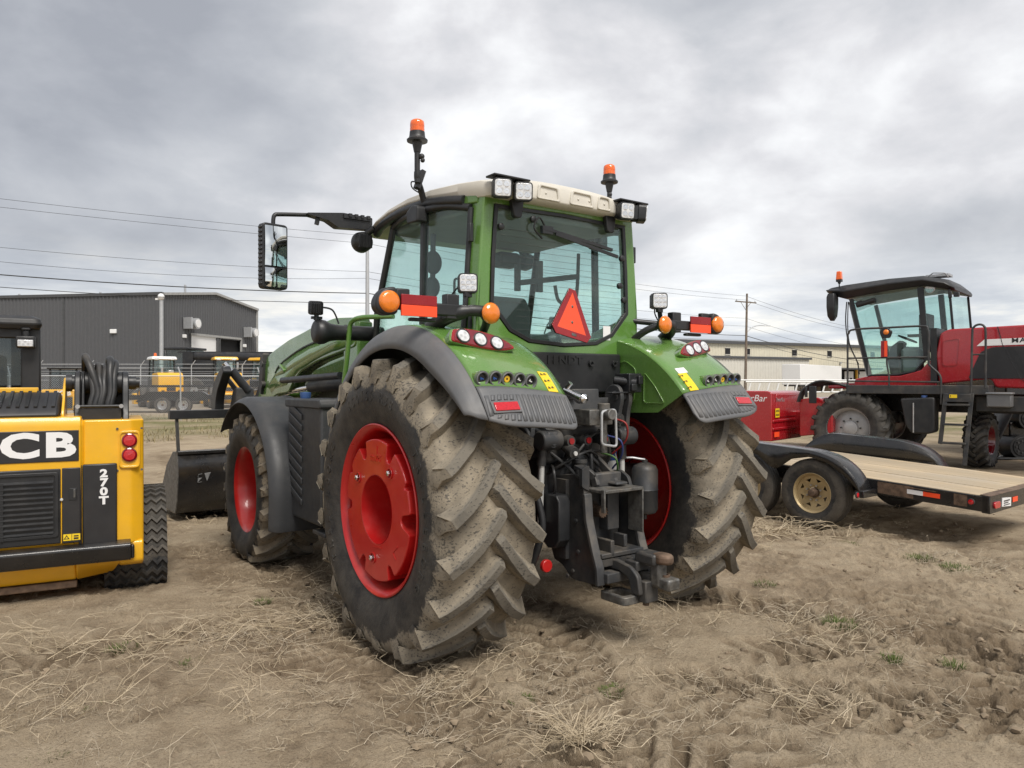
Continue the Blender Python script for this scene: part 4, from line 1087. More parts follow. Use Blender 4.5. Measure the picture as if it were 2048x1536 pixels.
db.box((-.90, 0, .50), (.10, .12, .06)).box((-.99, -.0, .36), (.06, .11, .13))
db.build('pickup_hook', 'dark_steel', TR, bev=.008)
MB().box((-.99, -.02, .555), (.16, .12, .07)).build('hook_block', 'dark_steel', TR, bev=.015)
MB().prism(rpoly([(-1.02, .02), (-1.02, -.075), (-1.10, -.08), (-1.145, -.055), (-1.15, -.005), (-1.11, .025)], .03, 4), .535, .595, 'xy').build('hook_jaw', 'rust', TR, bev=.02, seg=3)
MB().box((-1.04, -.03, .465), (.085, .075, .15)).build('hook_neck', 'worn', TR, bev=.02, seg=3)
MB().box((-1.00, -.05, .425), (.30, .10, .070), (0, R(-3), 0)).build('drawbar_tip', 'worn', TR, bev=.012)
MB().lathe([(.455, .026), (.468, .028), (.468, .018), (.455, .016)], o=(-1.08, -.05, 0), axis='z', n=18).build('drawbar_eye', 'rust', TR)
sh_ = rpoly([(-.74, .0), (-.74, .17), (-.96, .17), (-.96, .0)], .03, 3); c_ = np.mean(np.array(sh_), 0)
MB().ring(sh_, [tuple(c_ + (np.array(p) - c_) * .62) for p in sh_], .285, .335, 'xy').build('hitch_loop', 'worn', TR, bev=.006)
MB().cyl((-.97, .0, .27), (-.97, .0, .42), .02).build('hitch_pin', 'rust', TR)
# air reservoir, filter, junction box
MB().lathe([(.69, 0), (.69, .03), (.705, .075), (.73, .09), (.86, .09), (.865, .094), (.87, .09), (1.0, .09), (1.03, .075), (1.05, .03), (1.05, 0)], o=(-.48, -.50, 0), axis='z', n=32).cyl((-.48, -.5, 1.04), (-.48, -.5, 1.07), .02).cyl((-.48, -.5, .66), (-.48, -.5, .70), .015).build('air_reservoir', 'dark_steel', TR, ang=40)
MB().tube([(-.48, -.5, 1.07), (-.44, -.42, 1.085), (-.36, -.36, 1.08)], .008, 8).build('air_pipe', 'galv', TR)
MB().lathe([(.98, 0), (.98, .06), (1.30, .06), (1.32, .04)], o=(-.20, -.42, 0), axis='z', n=20).build('oil_filter', 'white', TR, ang=40)
MB().lathe([(1.05, .0605), (1.12, .0605)], o=(-.20, -.42, 0), axis='z', n=20).build('filter_band', PM('blue_band', (.03, .08, .3), .4), TR)
jb = [(-.36, .86), (-.40, .90), (-.52, .90), (-.55, .86), (-.55, .62), (-.51, .57), (-.44, .56), (-.38, .60)]
MB().prism(jb, .235, .33).build('junction_box', 'black_plastic', TR, bev=.008)
MB().box((-.46, .22, .74), (.10, .04, .5)).build('box_mount', 'dark_steel', TR)
MB().cyl((-.46, .37, .46), (-.49, .37, .46), .040).build('red_cap', 'red_rim', TR, bev=.005)
# ---- tank and steps ahead of the rear wheel
tk = MB().prism(rpoly([(1.32, .50), (1.98, .50), (2.04, .62), (2.04, 1.40), (1.98, 1.45), (1.32, 1.45)], .03, 3), .50, 1.12)
tko = tk.build('fuel_tank', 'guard_plastic', TR, bev=.02, seg=3)
MB().prism(rpoly([(1.30, 1.40), (2.06, 1.40), (2.06, 1.47), (1.30, 1.475)], .015, 2), .50, 1.14).build('tank_top', 'guard_plastic', tko, bev=.012)
for i in range(9):
    z = .62 + i * .085
    MB().hexa([(1.70, 1.12, z), (1.98, 1.12, z + .10), (1.98, 1.12, z + .145), (1.70, 1.12, z + .045), (1.70, 1.135, z), (1.98, 1.135, z + .10), (1.98, 1.135, z + .145), (1.70, 1.135, z + .045)]).build('tank_rib', 'guard_plastic', tko, bev=.004)
MB().lathe([(0, .04), (.03, .045), (.05, .045), (.055, .0)], o=(1.90, 1.02, 1.47), axis='z', n=20).build('filler_cap', PM('blue_cap', (.05, .12, .32), .45), tko, ang=40)
for z in (.44, .75): MB().box((1.40, .98, z), (.24, .26, .03)).build('step', 'mid_steel', TR, bev=.006)
MB().bar((1.30, .95, .42), (1.30, .95, 1.1), .02, .05).bar((1.50, .95, .42), (1.50, .95, 1.1), .02, .05).build('step_hanger', 'dark_steel', TR)
# front mudguards
for sg in (1, -1):
    def ms_(a, b):
        th = R(38) + R(160) * a; u = .80 + .50 * b
        r = .835 - .05 * max(0, (b - .82) / .18) ** 2 - .02 * max(0, (.15 - b) / .15)
        x, z = 2.782 + r * math.cos(th) * 1.02, .631 + r * math.sin(th)
        if th > pi: x, z = 2.782 - r * 1.02 + .05 * (th - pi), .631 - r * (th - pi)
        return (x, u * sg, z)
    MB().grid(ms_, 36, 12).build('front_mudguard', 'guard_plastic', TR, ang=60, solid=.012, bev=.004)
    MB().grid(lambda a, b: (lambda p: (2.782 + (p[0] - 2.782) * 1.012, p[1], .631 + (p[2] - .631) * 1.012))(ms_(a, .10 + .06 * b)), 30, 1).build('mudguard_rib', 'guard_plastic', TR, ang=60, solid=.008)
# bonnet
MB().loft([[(x, y * w, z0 + (z1 - z0) * t) for y, t in ((-1, 0), (-1, .8), (-.8, 1), (.8, 1), (1, .8), (1, 0))] for x, w, z0, z1 in ((1.32, .42, 1.72, 1.98), (2.3, .42, 1.68, 1.93), (3.3, .40, 1.5, 1.82), (3.85, .36, 1.35, 1.68), (3.98, .3, 1.2, 1.45))]).build('bonnet', 'green', TR, ang=40, bev=.03)
MB().box((2.55, 0, 1.38), (2.5, .62, .62)).build('engine_side', 'black_plastic', TR, bev=.03)
MB().box((3.95, 0, .85), (.25, .6, .5)).build('front_weight_frame', 'dark_steel', TR, bev=.02)
# ---- front loader arms
for sg in (1, -1):
    arm = [(1.62, 2.14), (2.06, 2.165), (2.45, 2.135), (2.85, 2.075), (3.22, 2.025), (3.67, 1.93), (3.86, 1.88), (3.93, 1.80), (4.20, 1.42), (4.72, .88), (4.60, .78), (4.05, 1.18), (3.84, 1.40), (3.55, 1.48), (3.22, 1.50), (3.07, 1.62), (2.88, 1.71), (2.5, 1.79), (2.2, 1.83), (1.62, 1.90)]
    ao = MB().prism(rpoly(arm, .06, 3), .56 * sg, .70 * sg).build('loader_arm', 'green', TR, bev=.012)
    MB().tube(smooth_path([(x, .700 * sg, z) for x, z in ((3.60, 1.70), (3.435, 1.79), (2.966, 1.903), (2.668, 1.953), (2.30, 1.99), (1.9, 2.01))], 4), .011, 6).build('cover_gap', 'black_plastic', ao, ang=60)
    gp_ = [(1.9, 2.0), (2.30, 1.98), (2.668, 1.945), (2.966, 1.895), (3.30, 1.825), (3.50, 1.75), (3.62, 1.68)]
    cp_ = [(1.7, 1.96), (1.976, 1.94), (2.5, 1.842), (2.95, 1.748), (3.20, 1.69), (3.48, 1.66), (3.70, 1.56)]
    lp_ = [(1.7, 1.885), (2.2, 1.825), (2.6, 1.765), (2.92, 1.69), (3.10, 1.60), (3.30, 1.49), (3.74, 1.44)]
    for nm, A_, ua, B_, ub in (('arm_panel', gp_, .699, cp_, .745), ('arm_flange', cp_, .745, lp_, .66)):
        MB().add([(p[0], ua * sg, p[1]) for p in A_] + [(p[0], ub * sg, p[1]) for p in B_], [(i, i + 1, 8 + i, 7 + i) for i in range(6)]).build(nm, 'green', ao, ang=25, solid=.008)
    MB().bar((3.36, .735 * sg, 1.775), (3.19, .745 * sg, 1.715), .03, .03).build('arm_stop', 'green', ao, bev=.008)
    MB().prism(rpoly([(3.90, 1.92), (4.02, 1.88), (4.08, 1.52), (3.99, 1.46), (3.93, 1.70)], .03), .66 * sg, .73 * sg).build('loader_link', 'dark_steel', ao, bev=.01)
    MB().box((1.75, .62 * sg, 1.62), (.30, .14, .98)).build('loader_post', 'green', ao, bev=.02)
    for c in ((1.75, 2.05), (3.95, 1.80), (1.80, 1.62), (3.95, 1.58)):
        MB().cyl((c[0], .53 * sg, c[1]), (c[0], .74 * sg, c[1]), .035).build('pivot_pin', 'dark_steel', ao)
    MB().cyl((1.8, .64 * sg, 1.60), (2.75, .64 * sg, 1.56), .055).build('lift_cylinder', 'dark_steel', ao)
    MB().cyl((2.7, .64 * sg, 1.56), (3.3, .64 * sg, 1.52), .03).build('cylinder_rod', 'chrome', ao)
    MB().cyl((1.7, .80 * sg, 1.66), (3.1, .80 * sg, 1.62), .030).build('tilt_cylinder', 'black_plastic', ao)
    MB().bar((4.02, .62 * sg, 1.75), (4.75, .62 * sg, 1.15), .06, .09).build('tilt_link', 'dark_steel', ao, bev=.01)
MB().tube([(3.9, -.6, 1.5), (3.9, .6, 1.5)], .07, 16).build('loader_cross_tube', 'green', TR)

# ================================================================== bucket with grapple on the loader
GB = thing('grapple_bucket', 'black scratched loader bucket with grapple, carried ahead of the green tractor', 'bucket', TR.matrix_basis @ Vector((4.95, 0, 0)), R(90 + 36.136))
GB.location = Vector((.232, 5.253, 0)) + Matrix.Rotation(R(126.136), 3, 'Z') @ Vector((4.95, 0, 0))
bk = [(0, .80), (-.03, .55), (.02, .25), (.10, .11), (.22, .095), (.98, .10)]
MB().grid(lambda a, b: (lambda p: (p[0], -1.36 + 2.72 * b, p[1]))(bk[min(5, int(round(a * 5)))]), 5, 1).build('bucket_shell', 'black_paint', GB, ang=25, solid=.02)
for sg in (1, -1):
    MB().prism([(0, .81), (-.03, .55), (.02, .25), (.10, .10), (1.0, .10), (.98, .16), (.55, .62), (.22, .80)], 1.345 * sg, 1.37 * sg).build('bucket_side', 'worn', GB, bev=.004)
MB().box((1.0, 0, .105), (.16, 2.74, .03)).build('cutting_edge', 'worn', GB, bev=.004)
MB().text('ET', .15, basis((-.040, 1.10, .50), (0, -1, .12), (-1, 0, .03)), .004, -.008, shear=.2).build('chalk_mark', 'galv', GB)
MB().box((.02, 0, .80), (.10, 2.74, .04)).build('top_edge', 'black_paint', GB, bev=.006)
ct = MB()
for a in (1, -1):
    for b in (1, -1): pass
ct.box((.02, .62, 1.235), (.11, 1.66, .10)).build('grapple_cross_tube', 'black_plastic', GB, bev=.006)
MB().bar((.02, 1.37, 1.2), (-.0, 1.355, .80), .03, .045).bar((.02, -.0, 1.2), (0, 0, .80), .03, .045).build('grapple_stay', 'dark_steel', GB)
gt = rpoly([(-.02, 1.24), (.14, 1.24), (.18, 1.42), (.05, 1.60), (-.18, 1.74), (-.28, 1.80), (-.36, 1.72), (-.24, 1.62), (-.10, 1.50), (-.03, 1.38)], .04, 3)
MB().prism(gt, .86, .96).build('grapple_tine', 'black_plastic', GB, bev=.01)
MB().prism(gt, -.30, -.20).build('grapple_tine', 'black_plastic', GB, bev=.01)
MB().cyl((-.26, .84, 1.74), (-.28, .66, 1.50), .05).build('grapple_cylinder', 'black_plastic', GB)
MB().cyl((-.24, .92, 1.82), (-.26, .84, 1.72), .028).build('grapple_rod', 'chrome', GB)
MB().bar((-.05, .86, 1.68), (-.20, .62, 1.32), .03, .05).build('grapple_link', 'dark_steel', GB)
MB().prism(rpoly([(-.30, .70), (-.30, 1.55), (-.15, 1.50), (.0, 1.25), (.0, .70)], .03), .60, .80).build('grapple_mount', 'dark_steel', GB, bev=.01)
# ================================================================== yellow compact track loader, left edge
SK = thing('track_loader', 'yellow and black compact track loader at the left edge, seen from behind', 'loader', (-3.529, 5.196, 0), R(90 + 28))
def skp(n, mb, m, **k): return mb.build(n, m, SK, **k)
body = MB().prism(rpoly([(.0, .42), (.0, 1.30), (.03, 1.335), (2.2, 1.30), (2.5, .9), (2.5, .35), (.3, .30)], .02, 2), -.47, .86)
skp('chassis', body, 'yellow', bev=.015)
# rear corner tower on the right, rounded outward edge
tw = MB().prism(rpoly([(0.012, -.465), (.012, -.78), (.06, -.865), (.75, -.865), (.75, -.465)], .02, 3), .40, 1.328, 'xy')
two = skp('corner_tower', tw, 'yellow', bev=.012, seg=3)
MB().prism(rpoly([(.02, .42), (.02, .26), (.10, .22), (.7, .34), (.7, .42)], .03), -.862, -.70).build('tower_foot', 'yellow', two, bev=.012)
q = rpoly([(-.700, 1.245), (-.838, 1.245), (-.838, .965), (-.700, .965)], .03, 4); c = np.mean(np.array(q), 0)
MB().ring(q, [tuple(c + (np.array(p) - c) * .86) for p in q], -.004, .014, 'yz').build('lamp_surround', 'yellow', two, bev=.006)
MB().prism([tuple(c + (np.array(p) - c) * .86) for p in q], .004, .02, 'yz').build('lamp_recess', 'yellow', two)
for z in (1.171, 1.064):
    l = MB().lathe([(.006, .054), (-.010, .052), (-.014, .044), (-.008, .042)], o=(0, -.768, z), axis='x', n=28).build('tail_lamp', 'lens_dark_red', two, ang=45)
    MB().lathe([(-.008, .043), (-.016, .038), (-.018, 0)], o=(0, -.768, z), axis='x', n=28).build('tail_lamp_lens', 'lens_red', two, ang=50)
fx = MB()
for y in (-.688, -.85):
    for z in (1.26, .95): fx.lathe([(0.012, .009), (.004, .009), (.003, 0)], o=(0, y, z), axis='x', n=6)
fx.build('panel_screw', 'worn', two)
# black lower side panel with the model number
sp_ = skp('side_panel', MB().box((-.002, -.575, .715), (.03, .222, .585)), 'decal_black', bev=.01)
for i, ch in enumerate('270T'):
    MB().text(ch, .078, basis((-.0185, -.60, .935 - i * .066), (0, -1, 0), (-1, 0, 0)), .004, .0035, 1.25).build('model_number', 'white_print', sp_, ang=30, recalc=False)
MB().box((-.001, -.45, .72), (.034, .020, .57)).build('panel_edge', 'decal_black', sp_, bev=.005)
# rear door: yellow band with maker's letters, grille below
dr = skp('rear_door', MB().prism(rpoly([(-.018, .44), (-.022, 1.30), (-.005, 1.352), (.35, 1.362), (.35, 1.30), (.05, .44)], .012, 2), -.458, .80), 'yellow', bev=.012)
MB().box((-.022, .18, 1.149), (.012, 1.245, .222)).build('name_plate', 'decal_black', dr, bev=.004)
for ch, y in (('J', .215), ('C', -.085), ('B', -.325)):
    MB().text(ch, .235, basis((-.029, y, 1.149), (0, -1, 0), (-1, 0, 0)), .004, .010, 1.42 if ch != 'J' else 1.3).build('name_letter', 'white_print', dr, ang=30, recalc=False)
gr = MB().box((-.022, .20, .72), (.016, 1.06, .535)).build('grille_panel', 'black_plastic', dr, bev=.008)
MB().box((-.0215, -.395, .72), (.016, .115, .54)).build('latch_panel', 'decal_black', dr, bev=.006)
MB().box((-.030, -.405, .80), (.006, .05, .085)).build('latch_pocket', 'black_plastic', dr, bev=.004)
MB().box((-.033, -.415, .805), (.006, .014, .06)).build('latch', 'worn', dr, bev=.003)
MB().lathe([(-.03, .011), (-.034, .008), (-.035, 0)], o=(0, -.335, .765), axis='x', n=12).build('lock', 'rod', dr)
for i in range(11):
    z = .905 - i * .036
    MB().hexa([(-.026, -.285, z), (-.026, .70, z), (-.026, .70, z + .005), (-.026, -.285, z + .005), (-.046, -.285, z - .016), (-.046, .70, z - .016), (-.046, .70, z - .011), (-.046, -.285, z - .011)]).build('grille_slat', 'black_plastic', dr)
q = rpoly([(-.318, .965), (.74, .965), (.74, .50), (-.318, .50)], .02, 3); c = np.mean(np.array(q), 0)
MB().ring(q, [(c[0] + (p[0] - c[0]) * .955, c[1] + (p[1] - c[1]) * .90) for p in q], -.040, -.026, 'yz').build('grille_frame', 'black_plastic', dr, bev=.004)
MB().box((-.04, .02, .70), (.008, .02, .40)).build('grille_mullion', 'black_plastic', dr)
ws_ = MB().box((-.031, -.398, .492), (.003, .105, .046)).build('warning_label', 'yellow_print', dr)
tri = [(-.366 - .018, .480), (-.366 + .018, .480), (-.366, .510)]
MB().ring(tri, [((p[0] + .366) * .55 - .366, (p[1] - .49) * .55 + .49) for p in tri], -.034, -.0326, 'yz').box((-.0335, -.425, .50), (.002, .03, .008)).box((-.0335, -.425, .483), (.002, .03, .012)).box((-.0335, -.398, .492), (.002, .003, .044)).build('warning_symbol', 'decal_black', dr)
# bumper bar and belly
bm_ = MB().prism(rpoly([(.03, .44), (-.075, .42), (-.085, .40), (-.06, .295), (.03, .275)], .015, 2), -.775, .86)
skp('rear_bumper', bm_, 'black_paint', bev=.018, seg=3)
MB().prism([(.04, .40), (-.05, .40), (-.05, .30), (.04, .29)], -.80, -.772).build('bumper_end', 'black_paint', SK, bev=.012)
be = MB().prism([(.0, .30), (.02, .285), (.12, .15), (.5, .14), (.5, .34), (.02, .34)], -.42, .86)
be.hexa([(.0, -.42, .285), (.12, -.42, .15), (.5, -.42, .14), (.5, -.42, .34), (.0, -.72, .285), (.18, -.66, .17), (.5, -.66, .16), (.5, -.72, .34)])
skp('belly_plate', be, 'yellow', bev=.012)
skp('belly_lip', MB().box((.13, .2, .12), (.06, 1.25, .05)), 'rust', bev=.008)
# arm mount: two plates, cross tube, hoses over it
for y, w in ((-.425, .04), (-.462, .02), (-.745, .045)):
    MB().prism(rpoly([(.10, 1.29), (.70, 1.29), (.62, 1.45), (.47, 1.63), (.35, 1.70), (.25, 1.66), (.21, 1.56), (.17, 1.40)], .06, 4), y - w / 2, y + w / 2).build('arm_mount_plate', 'black_plastic', SK, bev=.008)
skp('arm_pivot_tube', MB().cyl((.36, -.36, 1.60), (.36, -.82, 1.60), .052, n=28).cyl((.36, -.345, 1.60), (.36, -.385, 1.60), .066, n=28).cyl((.36, -.80, 1.60), (.36, -.845, 1.60), .04, n=24).cyl((.36, -.42, 1.60), (.36, -.73, 1.60), .085, n=28), 'black_plastic', ang=40)
skp('arm_mount_back', MB().box((.50, -.58, 1.46), (.10, .30, .34)), 'black_plastic', bev=.01)
skp('hose_guard', MB().cyl((.13, -.44, 1.425), (.13, -.71, 1.425), .012).box((.14, -.575, 1.36), (.02, .28, .10)), 'black_plastic')
for y in (-.43, -.715): skp('guard_bolt', MB().cyl((.118, y, 1.425), (.105, y, 1.425), .016, n=8), 'silver')
random.seed(2)
for y, top, dx, yb, r in ((-.47, 1.80, .0, -.56, .026), (-.50, 1.745, .02, -.53, .022), (-.555, 1.735, .03, -.585, .022), (-.60, 1.72, .0, -.60, .024), (-.635, 1.78, -.02, -.645, .026), (-.67, 1.755, .0, -.665, .023)):
    skp('hydraulic_hose', MB().tube(smooth_path([(.66, y + .01, 1.46), (.56 + dx, y + .005, top - .09), (.44 + dx, y, top), (.32 + dx, y - .01, top - .015), (.24, y + (yb - y) * .5, top - .10), (.20, yb, 1.53), (.18, yb + .02, 1.42), (.19, yb + .01, 1.30)], 6), r, 12), 'hose', ang=60)
skp('boom', MB().prism([(.30, 1.52), (.30, 1.70), (2.2, 1.35), (2.3, 1.1), (2.1, 1.15)], -.70, -.52), 'black_plastic', bev=.02)
# engine cover louvres in front of the cab back
ec = skp('engine_cover', MB().prism([(.06, 1.355), (.10, 1.41), (.42, 1.535), (.42, 1.36)], -.315, .80), 'decal_black', bev=.02)
for i in range(20):
    y = .76 - i * .0545
    MB().bar((.12, y, 1.425), (.40, y - .0, 1.534), .022, .014).build('louvre', 'black_plastic', ec)
MB().prism(rpoly([(.08, 1.34), (.10, 1.40), (.22, 1.48), (.30, 1.58), (.44, 1.64), (.52, 1.64), (.52, 1.34)], .03), -.345, -.328).build('cover_side', 'yellow', ec, bev=.004)
skp('cab_sill', MB().box((.46, .30, 1.545), (.06, .92, .04)), 'yellow', bev=.006)
# cab offset to the left
cbo = skp('cab_back_frame', MB().box((.60, -.10, 1.75), (.06, .13, .62)).box((.601, .72, 1.75), (.058, .12, .62)).box((.602, .35, 1.99), (.056, .9, .10)), 'black_plastic', bev=.012)
for x, y in ((1.75, .10), (1.75, .74)): MB().box((x, y, 1.75), (.10, .09, .66)).build('cab_post', 'black_plastic', cbo, bev=.012)
MB().loft([[(x, y, z) for x, y in rpoly([(.50 + i, -.19 + i), (1.9 - i, .04 + i), (1.9 - i, .80 - i), (.50 + i, .80 - i)], .06, 4)] for z, i in ((2.01, .02), (2.05, 0), (2.09, .01), (2.115, .06))]).build('cab_roof', 'black_plastic', cbo, ang=40, bev=.008)
P = [(.60, -.035, 1.58), (.60, .66, 1.58), (.60, .66, 1.95), (.60, -.035, 1.95)]
MB().hexa(P + [(x + .005, y, z) for x, y, z in P]).build('rear_window', 'glass_dark', cbo, ang=None)
P = [(.64, -.14, 1.58), (1.70, .05, 1.58), (1.70, .05, 1.97), (.64, -.14, 1.97)]
MB().hexa(P + [(x, y + .005, z) for x, y, z in P]).build('side_window', 'glass_dark', cbo, ang=None)
MB().loft([[(x, y, z) for x, y in rpoly([(.95, .10), (1.07, .10), (1.07, .52), (.95, .52)], .04, 3)] for z in (1.4, 1.82)]).build('seat', 'interior_dark', cbo, bev=.03)
MB().box((1.2, .3, 1.40), (1.1, .8, .04)).build('cab_floor', 'interior_dark', cbo)
wl = MB().box((.50, -.075, 1.91), (.06, .125, .09)).box((.52, -.075, 1.975), (.02, .04, .06)).box((.515, -.075, 2.01), (.03, .06, .02))
wlo = wl.build('work_lamp', 'black_plastic', cbo, bev=.01)
MB().box((.467, -.075, 1.90), (.012, .10, .052)).build('lens', 'lens_clear', wlo, bev=.006)
# rubber tracks with zigzag bars
for sg in (-1, 1):
    path = []
    def tp_(s):   # closed loop in (x, z)
        return s
    pts = rpoly([(.28, .02), (.18, .20), (.34, .62), (.60, .72), (1.4, .62), (2.05, .42), (2.12, .18), (1.95, .02)], .12, 6)
    pp = [Vector((p[0], 0, p[1])) for p in pts]
    cum = [0]
    for i in range(len(pp)): cum.append(cum[-1] + (pp[(i + 1) % len(pp)] - pp[i]).length)
    y0, y1 = -1.035 * 1, -.60
    secs = [[(p.x, sg * -y, p.z) if False else (p.x, y * (1 if sg < 0 else -1), p.z) for y in (y0, y1)] for p in pp]
    V = [v for s_ in secs for v in s_]; n = len(secs)
    mbt = MB().add(V, [(2 * i, 2 * i + 1, 2 * ((i + 1) % n) + 1, 2 * ((i + 1) % n)) for i in range(n)])
    tro = mbt.build('rubber_track', 'tyre_road', SK, ang=30, solid=.05)
    L = cum[-1]; nb = int(L / .075)
    cx_ = sum((p for p in pp), Vector()) / n
    def onp(s_):
        s_ %= L
        i = max(j for j in range(n) if cum[j] <= s_); a, b = pp[i], pp[(i + 1) % n]; t = (s_ - cum[i]) / max(1e-6, cum[i + 1] - cum[i])
        p = a.lerp(b, t); d = (b - a).normalized(); nn = Vector((d.z, 0, -d.x))
        if nn.dot(p - cx_) < 0: nn = -nn
        return p, nn
    for k in range(nb):
        secs = []
        for j in range(13):
            y = y0 + (y1 - y0) * j / 12; zz = .018 * (1 if j % 2 else -1)
            sec = []
            for ds, hh in ((-.022, .02), (-.013, .045), (.013, .045), (.022, .02)):
                p, nn = onp(k * L / nb + zz + ds); q = p + nn * hh
                sec.append((q.x, y * (1 if sg < 0 else -1), q.z))
            secs.append(sec)
        if sg < 0: MB().loft(secs).build('track_bar', 'tyre_road', SK, ang=30)
    for x, z, r in ((.50, .42, .24), (1.9, .22, .16), (.75, .17, .11), (1.15, .17, .11), (1.5, .17, .11)):
        MB().cyl((x, -.95 * -sg, z), (x, -.66 * -sg, z), r, n=24).build('track_roller', 'dark_steel', SK, bev=.02)
skp('track_frame', MB().box((1.1, -.72, .36), (1.5, .14, .22)).box((1.1, .72, .36), (1.5, .14, .22)), 'black_paint')

# ================================================================== flatbed trailer, right
FT = thing('flatbed_trailer', 'low black flatbed trailer with pale plank deck and gold wheels', 'trailer', (3.299, 8.228, 0), R(90 + 39))
sl_ = .0555
dz_ = lambda f: .607 + sl_ * f
wood = NT('deck_wood')
gr_ = wood.noise(3, 8, .6, stretch=(1.2, 34, 1)); gb = wood.noise(1.3, 4)
oi = wood.n('ShaderNodeObjectInfo')
wc = wood.mix(wood.ramp(gr_, .3, .7), (.36, .265, .16), (.62, .50, .335))
wc = wood.mix(wood.ramp(gb, .42, .7, 0, .7), wc, (.36, .32, .26))
wc = wood.mix(wood.math('MULTIPLY', oi.outputs['Random'], .75), wc, (.33, .265, .18))
M['wood'] = wood.bsdf(wc, .75, 0, wood.bump(gr_, .3, .004))
F0, F1 = -1.60, 3.4
pw = (2.10 - .24) / 13
for i in range(13):
    u = -.24 - pw * (i + .5); dzr = random.uniform(-.002, .003)
    P = []
    for z0 in (-.036, 0):
        for f, du in ((F0, -1), (F0, 1), (F1, 1), (F1, -1)): P.append((f, u + du * (pw / 2 - .008), dz_(f) + z0 + dzr))
    MB().hexa(P).build('deck_plank', 'wood', FT, bev=.003, seg=1)
def slab(n, f0, f1, u0, u1, t0, t1, m, bev=.006):
    return MB().hexa([(f, u, dz_(f) + t) for t in (t0, t1) for f, u in ((f0, u0), (f0, u1), (f1, u1), (f1, u0))]).build(n, m, FT, bev=bev)
rail = slab('side_rail', F0 - .06, F1, -.235, -.295, -.155, -.005, 'black_paint')
slab('side_rail', F0 - .06, F1, -2.045, -2.105, -.155, -.005, 'black_paint')
rb_ = slab('rear_beam', F0 - .075, F0 - .002, -.235, -2.105, -.165, .004, 'black_paint')
slab('rear_beam_cap', F0 - .085, F0 + .012, -.235, -2.105, .0045, .009, 'rust')
for f in (-1.2, -.6, 0, .6, 1.2, 1.8, 2.4): slab('cross_member', f - .03, f + .03, -.30, -2.04, -.12, -.04, 'dark_steel')
slab('rust_patch', -.98, -.62, -.2345, -.2335, -.14, -.02, 'rust', 0); slab('rust_patch', -1.48, -1.36, -.2345, -.2335, -.13, -.02, 'rust', 0)
slab('white_reflector', -1.075, -.92, -.233, -.231, -.095, -.05, 'white_print', .0); slab('red_reflector', -1.235, -1.075, -.233, -.231, -.095, -.05, 'orange_plate', .0)
slab('tie_hook', -1.2, -.93, -.225, -.232, -.035, -.028, 'rust', 0)
for c, ax in (((-1.515, -.235, dz_(-1.515) - .075), 'y'), ((-.565, .11, .435), 'x')):
    MB().lathe([(0, .034), (.012 if ax == 'y' else -.012, .034), (.014 if ax == 'y' else -.014, .028)], o=c, axis=ax, n=20).build('marker_ring', 'dark_steel', FT)
    MB().lathe([(0, .026), (.016 if ax == 'y' else -.016, .024), (.02 if ax == 'y' else -.02, 0)], o=c, axis=ax, n=20).build('marker_lamp', 'lens_red', FT)
for u in (-.40, -1.95):
    MB().prism(rpoly([(u - .075, .39), (u + .075, .39), (u + .075, .455), (u - .075, .455)], .03, 4), F0 - .09, F0 - .072, 'yz').build('tail_lamp', 'lens_red', FT, bev=.004)
MB().box((F0 - .078, -.66, .425), (.006, .24, .085), (R(4), 0, 0)).build('registration_plate', 'white_print', FT)
MB().box((F0 - .082, -.66, .44), (.003, .16, .012)).box((F0 - .082, -.64, .42), (.003, .12, .01)).box((F0 - .082, -.66, .40), (.003, .17, .008)).build('plate_marks', 'decal_black', FT)
MB().box((F0 - .079, -.90, .43), (.004, .14, .05)).build('rear_reflector', 'orange_plate', FT)
goldm = PM('gold_wheel', (.47, .36, .19), .45, metal=.35, var=.15, dust=.35)
